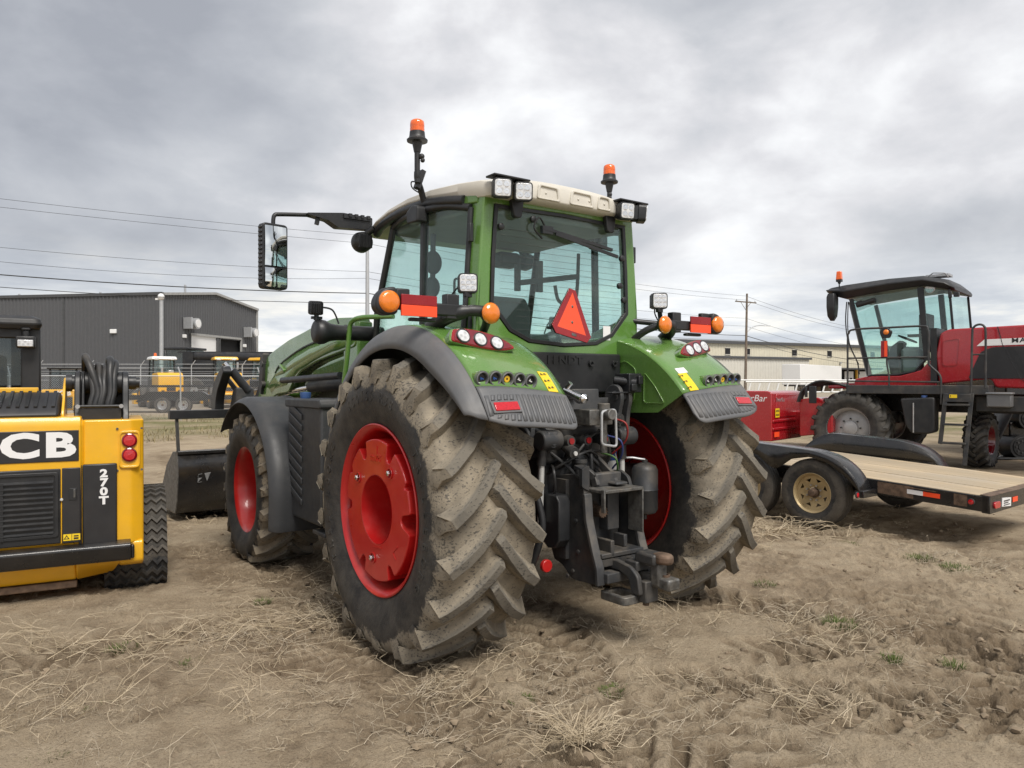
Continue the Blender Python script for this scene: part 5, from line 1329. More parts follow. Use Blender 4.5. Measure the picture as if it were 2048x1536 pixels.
def road_wheel(par, x, u, sg, R_=.378, w=.235, rim=.215, m=goldm, spokes=8, zc=None):
    g = lambda v: v * sg
    zc = R_ if zc is None else zc
    rp_ = [(w * .40, rim - .006), (w * .44, rim + .004), (w * .42, rim + .010), (w * .36, rim + .004), (w * .34, rim - .018), (w * .15, rim - .028), (-w * .4, rim - .02), (-w * .44, rim + .004), (-w * .40, rim - .03), (w * .1, rim - .04)]
    mb = MB().lathe([(g(a), b) for a, b in rp_], n=48, closed=True)
    # disc with triangular windows
    n = spokes * 6
    def ri(i, big): return rim - .035
    hr = .062
    for k in range(spokes):
        a0 = 2 * pi * k / spokes; a1 = a0 + 2 * pi / spokes; am = (a0 + a1) / 2; hw_ = 2 * pi / spokes * .27
        pt = lambda r, a, v: (r * math.cos(a), g(v), r * math.sin(a))
        ro_, rm, rr_ = rim - .022, rim - .055, rim * .56
        vo, vi = .065, .045
        q = [pt(ro_, a0, vo), pt(ro_, am - hw_, vo), pt(ro_, am, vo), pt(ro_, am + hw_, vo), pt(ro_, a1, vo)]
        t = [pt(rm, am - hw_, vo - .006), pt(rm, am + hw_, vo - .006), pt(rr_, am, vi + .012)]
        b = [pt(hr, a0, vi), pt(hr, am, vi), pt(hr, a1, vi)]
        mb.add(q + t + b, [(0, 1, 5, 8), (1, 2, 6, 5), (2, 3, 6), (3, 4, 10, 6), (5, 8, 9, 7), (7, 9, 10, 6)])
    o = mb.build('wheel', m, par, ang=35, loc=(x, u - sg * w / 2, zc))
    pr_ = [(w * .42, rim), (w * .48, rim + .05), (w * .50, rim + .09), (w * .46, R_ - .03), (w * .40, R_ - .008), (w * .36, R_), (w * .20, R_ + .002), (w * .19, R_ - .008), (w * .17, R_ - .008), (w * .16, R_ + .002), (0.006, R_ + .003), (0.003, R_ - .006)]
    pr_ = pr_ + [(-a, b) for a, b in pr_[::-1]]
    MB().lathe(pr_, n=64).build('tyre', 'tyre_road', o, ang=35)
    MB().lathe([(g(.04), .055), (g(.075), .05), (g(.085), .042), (g(.115), .040), (g(.12), .03), (g(.12), 0)], n=24).build('hub', 'rust', o, ang=35)
    for k in range(spokes):
        a = 2 * pi * (k + .5) / spokes
        MB().lathe([(g(.045), .012), (g(.066), .011), (g(.068), 0)], o=(.085 * math.cos(a), 0, .085 * math.sin(a)), n=6).build('lug_nut', 'silver', o, ang=20)
    return o
for x in (0, .86):
    for u, sg in ((0, 1), (-2.34, -1)): road_wheel(FT, x, u, sg)
for x in (0, .86): MB().cyl((x, -.1, .378), (x, -2.24, .378), .045).build('axle', 'dark_steel', FT)
for u0, u1, sg in ((.02, -.235, 1), (-2.105, -2.36, -1)):
    pts = rpoly([(-.585, .42), (-.47, .64), (-.30, .775), (-.06, .845), (.92, .90), (1.14, .80), (1.30, .66), (1.38, .50)], .12, 4)[2:-2]
    pts = [(-.585, .42)] + pts + [(1.38, .5)]
    fm = MB().add([(x, u, z) for x, z in pts for u in (u0, u1)], [(2 * i, 2 * i + 1, 2 * i + 3, 2 * i + 2) for i in range(len(pts) - 1)])
    fo = fm.build('trailer_fender', 'black_paint', FT, ang=50, solid=.008, bev=.004)
    if sg > 0:
        # dip between the two wheels: skirt on the outer edge
        sk_ = [(.30, .81), (.36, .66), (.43, .60), (.50, .67), (.56, .82)]
        low = [(-.585, .42), (-.40, .60), (-.22, .72), (0, .78), (.22, .74), (.36, .64), (.43, .61), (.50, .64), (.64, .75), (.86, .81), (1.1, .74), (1.3, .58), (1.38, .5)]
    else: low = [(x, .66) for x, z in pts]
    up = pts
    xs = np.linspace(-.58, 1.375, 50)
    lo = np.interp(xs, [p[0] for p in (low if sg > 0 else low)], [p[1] for p in low]); hi = np.interp(xs, [p[0] for p in up], [p[1] for p in up])
    if sg < 0: lo = np.minimum(hi - .002, np.full_like(hi, .615))
    uu = u0 if sg > 0 else u0 + .006
    MB().add([(x, uu, z) for x, a, b in zip(xs, lo, hi) for z in (min(a, b - .03), b)], [(2 * i, 2 * i + 1, 2 * i + 3, 2 * i + 2) for i in range(len(xs) - 1)]).build('fender_skirt', 'black_paint', fo, ang=50, solid=.006)
MB().box((-.585, -.10, .435), (.05, .30, .075)).build('fender_bracket', 'black_paint', FT, bev=.006)
MB().bar((3.4, -.4, .75), (4.9, -1.17, .72), .08, .13).bar((3.4, -1.95, .75), (4.9, -1.17, .72), .08, .13).box((4.9, -1.17, .74), (.3, .1, .1)).build('drawbar', 'black_paint', FT)
MB().cyl((4.6, -1.17, 0), (4.6, -1.17, 1.0), .035).box((4.6, -1.17, .02), (.2, .2, .04)).build('jack', 'galv', FT)

# ================================================================== red windrower behind the trailer
WR = thing('windrower', 'red self-propelled windrower with black roof and open railing, right edge', 'harvester', (6.48, 14.4, 0), R(90 + 48))
def wp_(n, mb, m, **k): return mb.build(n, m, WR, **k)
def ag_wheel(par, x, u, sg, Ro, w, rim, nl, m, lug=.05, tm='tyre_clean', axle=None, D=.4, hub='dark_steel', inset=.0):
    g = lambda v: v * sg
    axle = axle or Ro * .955
    rp_ = [(w * .40, rim - .01), (w * .43, rim + .01), (w * .40, rim + .012), (w * .35, rim - .02), (w * .12, rim - .045), (-w * .2, rim - .06), (-w * .4, rim), (-w * .4, rim - .02), (-w * .2, rim - .08), (w * .12, rim - .06)]
    o = MB().lathe([(g(a), b) for a, b in rp_], n=56, closed=True).lathe([(g(a + inset), b) for a, b in ((-w * .15, rim - .05), (-w * .1, rim * .75), (-w * .05, rim * .55), (-w * .05, rim * .35), (0, rim * .33), (.02, rim * .2), (.02, 0))], n=40).build('wheel', m, par, ang=40, loc=(x, u - sg * w / 2, axle))
    make_tyre(Ro, w, rim, nl, lug, axle, D=D, lw=(.05, .032), n=64).build('tyre', tm, o, ang=40, bev=.008, seg=1)
    for k in range(8):
        a = 2 * pi * k / 8
        MB().lathe([(g(-w * .05 + inset), .018), (g(-w * .05 + .03 + inset), .018), (g(-w * .05 + .032 + inset), 0)], o=(rim * .45 * math.cos(a), 0, rim * .45 * math.sin(a)), n=6).build('lug_nut', hub, o, ang=20)
    return o
ag_wheel(WR, 0, 0, 1, .74, .56, .40, 20, PM('grey_wheel', (.42, .42, .42), .45, metal=.2), inset=.12)
ag_wheel(WR, 0, -3.1, -1, .74, .56, .385, 20, 'silver')
ag_wheel(WR, -2.0, -1.05, 1, .53, .40, .27, 18, 'lens_dark_red').rotation_euler[2] = R(86)
MB().box((-1.9, -1.3, 1.0), (.16, .5, .30)).build('caster_fork', 'black_paint', WR)
wp_('main_frame', MB().box((-1.9, -1.55, 1.20), (4.6, 1.0, .35)).box((0, -1.55, .9), (.4, 2.6, .4)).box((-.1, -.75, .95), (.30, .4, .9)), 'black_paint', bev=.02)
# platform, railing
pf = wp_('platform', MB().box((-1.15, -.30, 1.46), (2.35, .62, .16)), 'dark_steel', bev=.01)
rl_ = MB()
rl_.tube(smooth_path([(0, 0, 1.52), (0, 0, 2.4), (-.02, 0, 2.54), (-.12, 0, 2.61), (-.7, 0, 2.615), (-1.30, 0, 2.615), (-1.38, 0, 2.56), (-1.40, 0, 2.4), (-1.40, 0, 2.0), (-1.42, 0, 1.9), (-1.58, 0, 1.72), (-1.60, 0, 1.5), (-1.60, 0, 1.2)], 4), .019, 10)
rl_.cyl((0, 0, 2.06), (-1.41, 0, 2.05), .016).cyl((0, 0, 1.62), (-1.6, 0, 1.60), .016)
rl_.tube([(-.70, 0, 2.3), (-.70, 0, 1.95), (-.74, 0, 1.7), (-.74, 0, 1.5)], .016, 8)
rl_.build('railing', 'dark_steel', pf, ang=60)
r2 = MB().tube(smooth_path([(-2.06, .0, 1.15), (-2.08, 0, 2.4), (-2.10, 0, 2.55), (-2.18, 0, 2.60), (-2.26, 0, 2.56), (-2.28, 0, 2.4), (-2.28, 0, 1.5)], 4), .019, 10).cyl((-2.08, 0, 2.08), (-2.28, 0, 2.08), .014)
r2.build('ladder_rail', 'dark_steel', pf, ang=60)
ld = MB().bar((-1.68, .02, 1.40), (-1.60, .06, .50), .03, .07).bar((-2.08, .02, 1.40), (-1.98, .08, .14), .03, .07)
for z in (1.20, .85, .52): ld.bar((-1.67 + (1.2 - z) * .06, .04, z), (-2.06 + (1.2 - z) * .08, .05, z), .12, .035)
ld.box((-1.87, .03, 1.32), (.40, .03, .14))
ld.build('ladder', 'dark_steel', pf, bev=.005)
MB().box((-1.80, .048, 1.35), (.12, .004, .06)).build('warning_label', 'yellow_print', pf)
MB().text('!', .05, basis((-1.76, .052, 1.35), (-1, 0, 0), (0, 1, 0)), .002, .002).build('warning_symbol', 'decal_black', pf)
tkb = MB().prism(rpoly([(-.93, 1.30), (-1.50, 1.33), (-1.50, .70), (-1.40, .66), (-1.12, .66), (-1.02, .80)], .05, 3), -.32, .02)
tk2 = wp_('fuel_tank', tkb, 'black_plastic', bev=.03, seg=3)
MB().cyl((-1.16, .035, 1.22), (-1.16, .035, .68), .012).build('sight_tube', 'silver', tk2)
MB().cyl((-1.32, -.05, 1.32), (-1.32, -.05, 1.36), .05).build('tank_cap', PM('tank_cap_blue', (.05, .12, .35), .4), tk2)
wp_('tool_box', MB().box((-2.48, -.08, 1.28), (.36, .24, .22)).box((-2.48, -.08, 1.405), (.40, .28, .04)), 'grey_plastic', bev=.02)
wp_('rear_beam', MB().box((-3.6, -.25, 1.22), (3.0, .10, .26)), 'dark_steel', bev=.01)
MB().box((-3.02, -.195, 1.22), (.18, .004, .09)).build('warning_label', 'yellow_print', WR)
# bonnet
hd = [(-1.46, 1.56), (-1.40, 2.10), (-1.48, 2.50), (-1.62, 2.57), (-3.2, 2.60), (-5.4, 2.60), (-5.4, 1.40), (-2.35, 1.50), (-2.28, 1.66)]
bo_ = wp_('bonnet', MB().prism(rpoly(hd, .05, 3), -2.65, -.48), 'red_paint', bev=.03, seg=3)
MB().prism(rpoly([(-1.93, 1.66), (-2.12, 2.14), (-2.30, 2.22), (-4.6, 2.25), (-4.6, 1.66)], .05, 3), -.50, -.472).build('dark_panel', 'decal_black', bo_, bev=.006)
MB().prism([(-2.80, 1.66), (-2.90, 1.66), (-2.62, 2.22), (-2.52, 2.22)], -.49, -.468).build('panel_bar', 'black_plastic', bo_)
MB().prism([(-2.06, 2.245), (-2.18, 2.36), (-5.2, 2.40), (-5.2, 2.275)], -.50, -.473).build('stripe', 'white_print', bo_)
for i, ch in enumerate('MASSEY'):
    MB().text(ch, .11, basis((-2.64 - i * .112, -.4705, 2.325), (-1, 0, 0), (0, 1, 0)), .004, .002, 1.25).build('stripe_letter', 'decal_black', bo_, ang=30, recalc=False)
MB().tube([(-2.95, -.475, 1.52), (-2.72, -.475, 1.66), (-2.46, -.475, 2.24), (-2.38, -.475, 2.58)], .006, 6).build('panel_gap', 'black_plastic', bo_)
q = rpoly([(-1.52, 2.36), (-1.80, 2.40), (-1.76, 1.90), (-1.52, 1.90)], .05, 3); c = np.mean(np.array(q), 0)
MB().ring(q, [tuple(c + (np.array(p) - c) * .96) for p in q], -.48, -.470).build('inspection_panel', 'red_paint', bo_, bev=.004)
MB().tube(smooth_path([(-2.75, -.7, 2.58), (-2.78, -.7, 2.63), (-2.95, -.7, 2.64), (-2.98, -.7, 2.58)]), .015, 8).build('grab_handle', 'black_plastic', bo_)
wp_('cab_base', MB().prism(rpoly([(.05, 1.52), (.02, 1.66), (-.25, 1.72), (-.8, 1.72), (-1.15, 1.82), (-1.30, 2.0), (-1.42, 2.02), (-1.42, 1.52)], .03, 3), -2.15, -.50), 'red_paint', bev=.02)
# cab
cwo = None
for u in (-.52, -2.12):
    cw = MB(); cw.bar((.10, u, 3.25), (-.25, u, 1.72), .05, .07).bar((-1.14, u, 3.38), (-1.26, u, 2.0), .06, .10).tube([(-1.26, u, 2.3), (-1.22, u, 2.0), (-1.05, u, 1.80), (-.75, u, 1.74), (-.25, u, 1.73)], .022, 8)
    cw.bar((-1.62, u, 3.3), (-1.68, u, 2.56), .03, .04)
    cwo = wp_('cab_side_frame', cw, 'black_plastic', ang=45)
MB().box((-1.38, -1.3, 2.1), (.10, 1.7, 1.0)).build('cab_back', 'black_plastic', WR)
for u in (-.51, -2.13):
    P = [(.09, u, 3.25), (-1.14, u, 3.36), (-1.25, u, 2.05), (-1.02, u, 1.80), (-.25, u, 1.73)]; n = 5
    MB().add(P + [(x, y - .005, z) for x, y, z in P], [tuple(range(n)), tuple(range(2 * n - 1, n - 1, -1))] + [(i, (i + 1) % n, n + (i + 1) % n, n + i) for i in range(n)]).build('door_window', 'glass', cwo, ang=None)
    P = [(-1.18, u, 3.36), (-1.62, u, 3.28), (-1.68, u, 2.58), (-1.26, u, 2.56)]
    MB().hexa(P + [(x, y - .005, z) for x, y, z in P]).build('quarter_window', 'glass', cwo, ang=None)
P = [(.10, -.52, 3.25), (.10, -2.12, 3.25), (-.25, -2.12, 1.73), (-.25, -.52, 1.73)]
MB().hexa(P + [(x + .005, y, z) for x, y, z in P]).build('windscreen', 'glass', cwo, ang=None)
MB().bar((.11, -.52, 3.2), (-.24, -.50, 1.73), .012, .09).build('pillar_trim', 'interior', cwo)
rsec = lambda x, z0, z1, h: [(x, -1.32 + h * s_ * k, z) for s_, k, z in ((-1, .9, z0), (-1, 1, (z0 + z1) / 2), (-1, .86, z1 - .02), (-.5, 1, z1), (.5, 1, z1), (1, .86, z1 - .02), (1, 1, (z0 + z1) / 2), (1, .9, z0))]
MB().loft([rsec(.60, 3.44, 3.50, .82), rsec(.50, 3.36, 3.53, .88), rsec(.2, 3.26, 3.56, .93), (rsec(-.6, 3.36, 3.61, .95)), rsec(-1.2, 3.40, 3.61, .95), rsec(-1.55, 3.32, 3.52, .90), rsec(-1.70, 3.28, 3.38, .82)]).build('roof', 'black_plastic', cwo, ang=50, bev=.03)
MB().box((-1.35, -1.0, 3.62), (.40, .30, .05)).tube([(-1.2, -.8, 3.6), (-1.3, -.75, 3.66), (-1.5, -.75, 3.64), (-1.55, -.8, 3.55)], .012, 6).build('roof_antenna', 'silver', cwo, bev=.01)
MB().lathe([(0, .08), (-.02, .09), (-.03, 0)], o=(-1.30, -.50, 3.34), axis='y', n=20).build('side_lamp', 'lens_clear', cwo)
MB().box((-1.74, -.50, 3.20), (.09, .08, .09)).box((-1.64, -.48, 3.20), (.06, .05, .12)).build('rear_lamp', 'black_plastic', cwo, bev=.012)
bc_ = wp_('beacon_stalk', MB().cyl((.33, -.52, 3.46), (.33, -.52, 3.62), .012).ball((.33, -.52, 3.60), .03).box((.33, -.52, 3.64), (.10, .10, .05)), 'black_plastic')
MB().box((.33, -.52, 3.74), (.11, .11, .17), taper=(.8, .8)).build('beacon', 'lens_orange', bc_, bev=.015)
wp_('mirror', MB().loft([[(x + .43, y - .42, z) for x, y in rpoly([(-.08 * k, -.13 * k), (.08 * k, -.13 * k), (.08 * k, .13 * k), (-.08 * k, .13 * k)], .03, 3)] for z, k in ((2.83, .4), (2.92, .85), (3.1, 1), (3.3, 1), (3.37, .8))]).bar((.40, -.5, 3.36), (.44, -.42, 3.30), .04, .04), 'black_plastic', ang=50)
wp_('wiper', MB().bar((.02, -.50, 3.15), (-.10, -.52, 3.2), .04, .04).cyl((.0, -.54, 3.12), (-.35, -.50, 3.20), .05), 'black_plastic')
wp_('cable_loom', MB().tube(smooth_path([(.18, -.5, 3.2), (.20, -.5, 2.8), (.14, -.48, 2.4), (-.02, -.5, 2.0), (-.06, -.5, 1.75)], 4), .012, 6).tube(smooth_path([(.15, -.5, 3.2), (.16, -.5, 2.7), (.10, -.47, 2.3), (-.05, -.5, 1.95)], 4), .010, 6), 'hose', ang=60)
MB().loft([[(-1.0 + dx, -1.55 + y, z) for y in (0,) for dx, y in rpoly([(-.1, -.25), (.08, -.25), (.08, .25), (-.1, .25)], .05, 3)] for z in (2.2, 2.6, 2.95)]).box((-.75, -1.55, 2.15), (.5, .5, .18)).build('seat', 'interior_dark', cwo, bev=.03)
MB().prism(rpoly([(-.45, 1.75), (-.62, 1.75), (-.58, 2.1), (-.70, 2.38), (-.60, 2.44), (-.42, 2.3), (-.38, 2.0)], .04), -1.42, -1.22).build('steering_column', 'interior', cwo, bev=.02)
MB().lathe([(-.015, .18), (0, .195), (.015, .18), (0, .165)], axis='z', n=28, closed=True).bar((-.17, 0, 0), (.17, 0, 0), .03, .02).xf(Matrix.Translation((-.72, -1.32, 2.46)) @ Euler((0, R(-25), 0)).to_matrix().to_4x4()).build('steering_wheel', 'interior_dark', cwo, ang=50)
MB().box((-.95, -.75, 2.0), (.35, .35, .5)).build('side_console', 'interior', cwo, bev=.06)
MB().box((-.9, -1.3, 2.52), (.30, .20, .05)).build('terminal', 'interior_dark', cwo)
MB().prism(rpoly([(-.48, .0), (-.62, .0), (-.66, .12), (-.58, .2), (-.50, .2), (-.44, .12)], .03), -.02, .05).xf(Matrix.Translation((-.14, .0, 2.42))).build('warning_lamp_shade', 'black_plastic', pf, bev=.01)
MB().ball((-.70, .05, 2.53), (.05, .03, .05)).build('warning_lamp', 'lens_amber', pf, ang=70)
MB().box((-.66, .02, 2.22), (.11, .02, .30)).build('red_reflector_strip', 'red_plate', pf)
MB().box((-.69, .032, 2.22), (.05, .004, .29)).build('orange_reflector_strip', 'orange_plate', pf)

# ---- its mower header
HD = thing('mower_header', 'red rotary mower header box in front of the windrower wheel', 'mower', WR.location, R(90 + 48))
hb_ = MB().prism(rpoly([(1.25, .42), (1.25, 1.38), (1.33, 1.42), (2.7, 1.42), (2.75, 1.36), (2.75, .52), (2.6, .42)], .03), -.95, .60)
hbo = hb_.build('gear_box_cover', 'red_paint', HD, bev=.02)
MB().box((1.245, -.25, 1.12), (.02, 1.30, .46)).build('cover_door', 'red_paint', HD, bev=.01)
MB().box((1.24, -.18, .82), (.03, 1.5, .05)).box((1.24, -.18, .66), (.03, 1.5, .05)).build('cover_step', 'red_paint', HD, bev=.01)
for s_, x, z, sz, sx in (('RazorBar', 1.72, 1.27, .19, 1.0), ('TwinMax', 1.72, 1.27, .12, 1.0)):
    MB().text(s_, sz, basis((x, .602, z) if s_[0] == 'R' else (1.233, .22, 1.24), (-1, 0, 0) if s_[0] == 'R' else (0, -1, 0), (0, 1, 0) if s_[0] == 'R' else (-1, 0, 0)), .003, .0, sx, shear=.25).build('lettering', 'white_print' if s_[0] == 'R' else 'silver', HD, ang=30, recalc=False)
MB().box((1.232, .36, .98), (.004, .20, .18)).build('warning_label', 'yellow_print', HD)
lbl = MB()
for i in range(3):
    for j in range(2): lbl.box((1.229, .30 + i * .06, .94 + j * .08), (.002, .035, .045))
lbl.build('warning_symbol', 'decal_black', HD)
MB().box((1.226, .40, .55), (.004, .24, .10)).build('orange_reflector', 'orange_plate', HD)
MB().prism(rpoly([(.3, .6), (.3, 1.15), (.6, 1.30), (.95, 1.25), (.95, .5)], .05), -2.4, -.05).build('header_frame', 'red_paint', HD, bev=.02)
MB().box((1.7, -2.4, .75), (1.5, 3.6, .5)).build('header_deck', 'red_paint', HD, bev=.03)
MB().box((.3, -1.5, 1.52), (.9, .8, .12)).build('upper_cover', 'red_paint', HD, bev=.03)
for i in range(5):
    MB().tube(smooth_path([(.95, .05 - .05 * i, 1.20), (.85, .02 - .05 * i, 1.45), (.55, -.05 - .05 * i, 1.62 - .02 * i), (.2, -.2 - .06 * i, 1.55), (-.1, -.4 - .05 * i, 1.4)], 5), .022, 8).build('hydraulic_hose', 'hose', HD, ang=60)
MB().box((.62, .12, 1.35), (.14, .05, .34)).box((.75, .12, 1.4), (.05, .05, .2)).build('hose_holder', 'black_plastic', HD, bev=.01)

# ---- tracked machine behind the windrower: only its running gear shows
TM = thing('tracked_harvester', 'black track running gear with bolted rollers behind the windrower, right edge', 'harvester', (10.5, 15.6, 0), R(183))
for x, z, r in ((.06, .27, .24), (-.75, .27, .24), (-1.6, .27, .24), (-.1, .85, .22)):
    o = MB().cyl((x, -.1, z), (x, .30, z), r, n=32).lathe([(.30, r * .8), (.315, r * .75), (.27, r * .7), (.27, r * .35), (.31, r * .3), (.31, 0)], o=(x, 0, z), n=32).build('track_wheel', 'black_plastic', TM, ang=35)
    for k in range(8): MB().lathe([(.315, .02), (.33, .02), (.33, 0)], o=(x + r * .5 * math.cos(k * pi / 4), 0, z + r * .5 * math.sin(k * pi / 4)), n=6).build('bolt', 'mid_steel', TM)
pts = rpoly([(.62, .03), (.75, .10), (.20, 1.15), (-2.0, 1.15), (-2.6, .10), (-2.4, .03)], .12, 5)
MB().add([(p[0], y, p[1]) for p in pts for y in (-.15, .36)], [(2 * i, 2 * i + 1, 2 * ((i + 1) % len(pts)) + 1, 2 * ((i + 1) % len(pts))) for i in range(len(pts))]).build('track_belt', 'hose', TM, ang=40, solid=.04)
MB().box((-.8, .0, .62), (2.0, .3, .3)).box((-2.0, -1.2, 1.75), (4.2, 2.2, 1.0)).build('chassis', 'black_paint', TM, bev=.03)
# ================================================================== far buildings
def corrugated(name, mat, par, p0, p1, z0, zt, pitch=.32, dep=.045, holes=()):
    """ribbed sheet from p0 to p1; zt(t) gives the top; holes = (t0, t1, za, zb) cut out"""
    p0, p1 = Vector(p0), Vector(p1); d = p1 - p0; L = d.length; d = d / L; n = Vector((d.y, -d.x))
    k = max(2, int(L / pitch)); mb = MB()
    cuts = []
    for i in range(k):
        for f, o in ((0, 0), (.45, 0), (.55, dep), (.90, dep)): cuts.append(((i + f) / k, o))
    cuts.append((1, 0))
    for (a, oa), (b, ob) in zip(cuts[:-1], cuts[1:]):
        pa, pb = p0 + d * L * a + n * oa, p0 + d * L * b + n * ob
        m = (a + b) / 2; seg = [(z0, None)]
        sp = [(z0, zt(a), zt(b))]
        for h in holes:
            if h[0] < m < h[1]: sp = [(h[3], zt(a), zt(b))] if h[2] <= z0 else [(z0, h[2], h[2]), (h[3], zt(a), zt(b))]
        for zb, ta, tb in sp:
            mb.add([(pa.x, pa.y, zb), (pb.x, pb.y, zb), (pb.x, pb.y, tb), (pa.x, pa.y, ta)], [(0, 1, 2, 3)])
    return mb.build(name, mat, par, ang=20, recalc=False)
M['sheet_dark'] = PM('dark_sheet', (.088, .090, .095), .55, var=.05, dust=.05)
M['sheet_trim'] = PM('pale_trim', (.34, .34, .33), .5, dust=.05)
M['beige'] = PM('beige_sheet', (.62, .575, .45), .7, var=.05, scale=1.5, dust=.08)
M['pale_wall'] = PM('pale_wall', (.60, .58, .52), .7, var=.05, scale=1.5, dust=.08)
M['dark_opening'] = PM('dark_opening', (.012, .012, .013), .9, dust=0)
M['roof_dark'] = PM('roof_fascia', (.07, .072, .075), .6, dust=.05)
DB = thing('metal_shed', 'long dark grey ribbed metal shed with white roller door, far left', 'building')
C0 = Vector((-29.5, 63)); gd = Vector((.215, .977)).normalized(); wd_ = Vector((-.985, .172)).normalized()
GL = 14.4; EA, PK = 9.0, 9.85
for i in range(5):
    a, b = C0 + wd_ * (9.5 * i + .06), C0 + wd_ * (9.5 * (i + 1) - .06)
    corrugated('wall_panel', 'sheet_dark', DB, b, a, 0, lambda t: EA, .36)
    MB().box(((a + wd_ * -.06).x, (a + wd_ * -.06).y, EA / 2), (.14, .14, EA)).build('wall_joint', 'roof_dark', DB)
G1 = C0 + gd * GL
gz = lambda t: EA + (PK - EA) * (1 - abs(2 * t - 1))
ow0, ow1, dz0 = .255, .80, 5.75
corrugated('gable_wall', 'sheet_dark', DB, C0, G1, 0, gz, .36, holes=((.255, .525, 0, dz0), (.56, .80, 0, dz0 - .1)))
def gpt(t, z, o=0): p = C0 + gd * GL * t + Vector((gd.y, -gd.x)) * o; return (p.x, p.y, z)
MB().hexa([gpt(.255, 0, -.15), gpt(.525, 0, -.15), gpt(.525, dz0, -.15), gpt(.255, dz0, -.15), gpt(.255, 0, -.05), gpt(.525, 0, -.05), gpt(.525, dz0, -.05), gpt(.255, dz0, -.05)]).build('roller_door', 'white', DB, ang=None)
MB().hexa([gpt(.53, 0, -.5), gpt(.93, 0, -.5), gpt(.93, dz0, -.5), gpt(.53, dz0, -.5), gpt(.53, 0, -.4), gpt(.93, 0, -.4), gpt(.93, dz0, -.4), gpt(.53, dz0, -.4)]).build('open_doorway', 'dark_opening', DB, ang=None)
for t in (.25, .53, .555, .805): MB().bar(gpt(t, 0, .03), gpt(t, dz0 + .1, .03), .16, .16).build('door_jamb', 'sheet_trim' if t > .8 else 'roof_dark', DB)
MB().bar(gpt(.25, dz0 + .1, .04), gpt(.805, dz0 + .1, .04), .16, .2).build('door_head', 'sheet_trim', DB)
MB().bar(gpt(0, EA / 2 - 4.5, .05), gpt(0, EA, .05), .18, .18).build('corner_trim', 'roof_dark', DB)
MB().bar(gpt(1, 0, .05), gpt(1, EA, .05), .22, .22).build('corner_trim', 'sheet_trim', DB)
MB().bar(gpt(0, EA + .02, .12), gpt(.5, PK + .02, .12), .25, .22).bar(gpt(.5, PK + .02, .12), gpt(1.005, EA + .02, .12), .25, .22).build('roof_verge', 'sheet_trim', DB)
lf_ = C0 + wd_ * 47.5
MB().bar((C0.x, C0.y, EA + .05), (lf_.x, lf_.y, EA + .05), .3, .24).build('roof_eave', 'roof_dark', DB)
rg = C0 + gd * GL / 2; rg2 = lf_ + gd * GL / 2; far_ = C0 + gd * GL; far2 = lf_ + gd * GL
MB().add([(C0.x, C0.y, EA + .1), (lf_.x, lf_.y, EA + .1), (rg2.x, rg2.y, PK + .1), (rg.x, rg.y, PK + .1), (far_.x, far_.y, EA + .1), (far2.x, far2.y, EA + .1)], [(0, 1, 2, 3), (3, 2, 5, 4)]).build('roof', 'sheet_dark', DB, solid=.05, ang=None)
for t, z in ((.235, 6.75), (.885, 6.55)):
    o = MB().cyl(gpt(t, z, .02), gpt(t, z, 1.0), .48, n=24).bar(gpt(t - .05, z, .1), gpt(t - .05, z + .01, .9), .2, 1.0).build('exhaust_fan', 'galv', DB, ang=40)
    c = gpt(t, z, 1.02); MB().cyl(gpt(t, z, 1.0), gpt(t, z, 1.04), .36, n=24).build('fan_face', 'white', DB)
for t, z in ((.19, 5.6), (.84, 5.2)): MB().box(gpt(t, z, .1), (.3, .3, .3)).build('wall_light', 'white', DB, bev=.03)
p = C0 + wd_ * 4.6; MB().box((p.x, p.y - .1, 5.9), (.55, .2, .35)).build('wall_light', 'white', DB, bev=.03)
for i in range(4):
    p = C0 + wd_ * (3 + i * 9) + gd * GL / 2
    MB().cyl((p.x, p.y, PK), (p.x, p.y, PK + .9 if i == 0 else PK + .4), .10).build('roof_vent', 'galv', DB)
# pale camera mast in front of its corner
MS = thing('camera_mast', 'pale grey mast with camera head at the corner of the dark shed', 'pole', (-24.2, 51.5, 0))
MB().cyl((0, 0, 0), (0, 0, 7.35), .14, .125).build('mast', 'galv', MS)
MB().ball((0, -.05, 7.45), (.22, .22, .24)).box((-.25, 0, 7.3), (.3, .12, .12)).build('camera_head', 'white', MS, ang=60)
MB().box((0, 0, .15), (.6, .6, .3)).build('footing', 'concrete', MS, bev=.03)

WH = thing('warehouse', 'long beige warehouse with dark eave and loading docks, far right', 'building')
W0 = Vector((31.7, 120.8)); wdir = Vector((.888, .459)).normalized(); wn_ = Vector((wdir.y, -wdir.x))
def wpt(t, z, o=0): p = W0 + wdir * t + wn_ * o; return (p.x, p.y, z)
corrugated('main_wall', 'beige', WH, W0 + wdir * -45, W0 + wdir * 120, 0, lambda t: 8.0, .6, .05)
MB().bar(wpt(-45, 8.05, .25), wpt(120, 8.05, .25), .5, .45).build('eave', 'roof_dark', WH)
MB().add([wpt(-45, 8.3, .3), wpt(120, 8.3, .3), wpt(120, 9.4, -25), wpt(-45, 9.4, -25)], [(0, 1, 2, 3)]).build('roof', 'galv', WH, ang=None, solid=.1)
corrugated('annex_wall', 'pale_wall', WH, W0 + wdir * -45 + wn_ * 5, W0 + wdir * 17.5 + wn_ * 5, 0, lambda t: 5.3, .6, .05)
corrugated('annex_end', 'pale_wall', WH, W0 + wdir * 17.5 + wn_ * 5, W0 + wdir * 17.5, 0, lambda t: 5.3, .6, .05)
MB().bar(wpt(-45, 5.4, 5.1), wpt(17.9, 5.4, 5.1), .4, .35).build('annex_eave', 'roof_dark', WH)
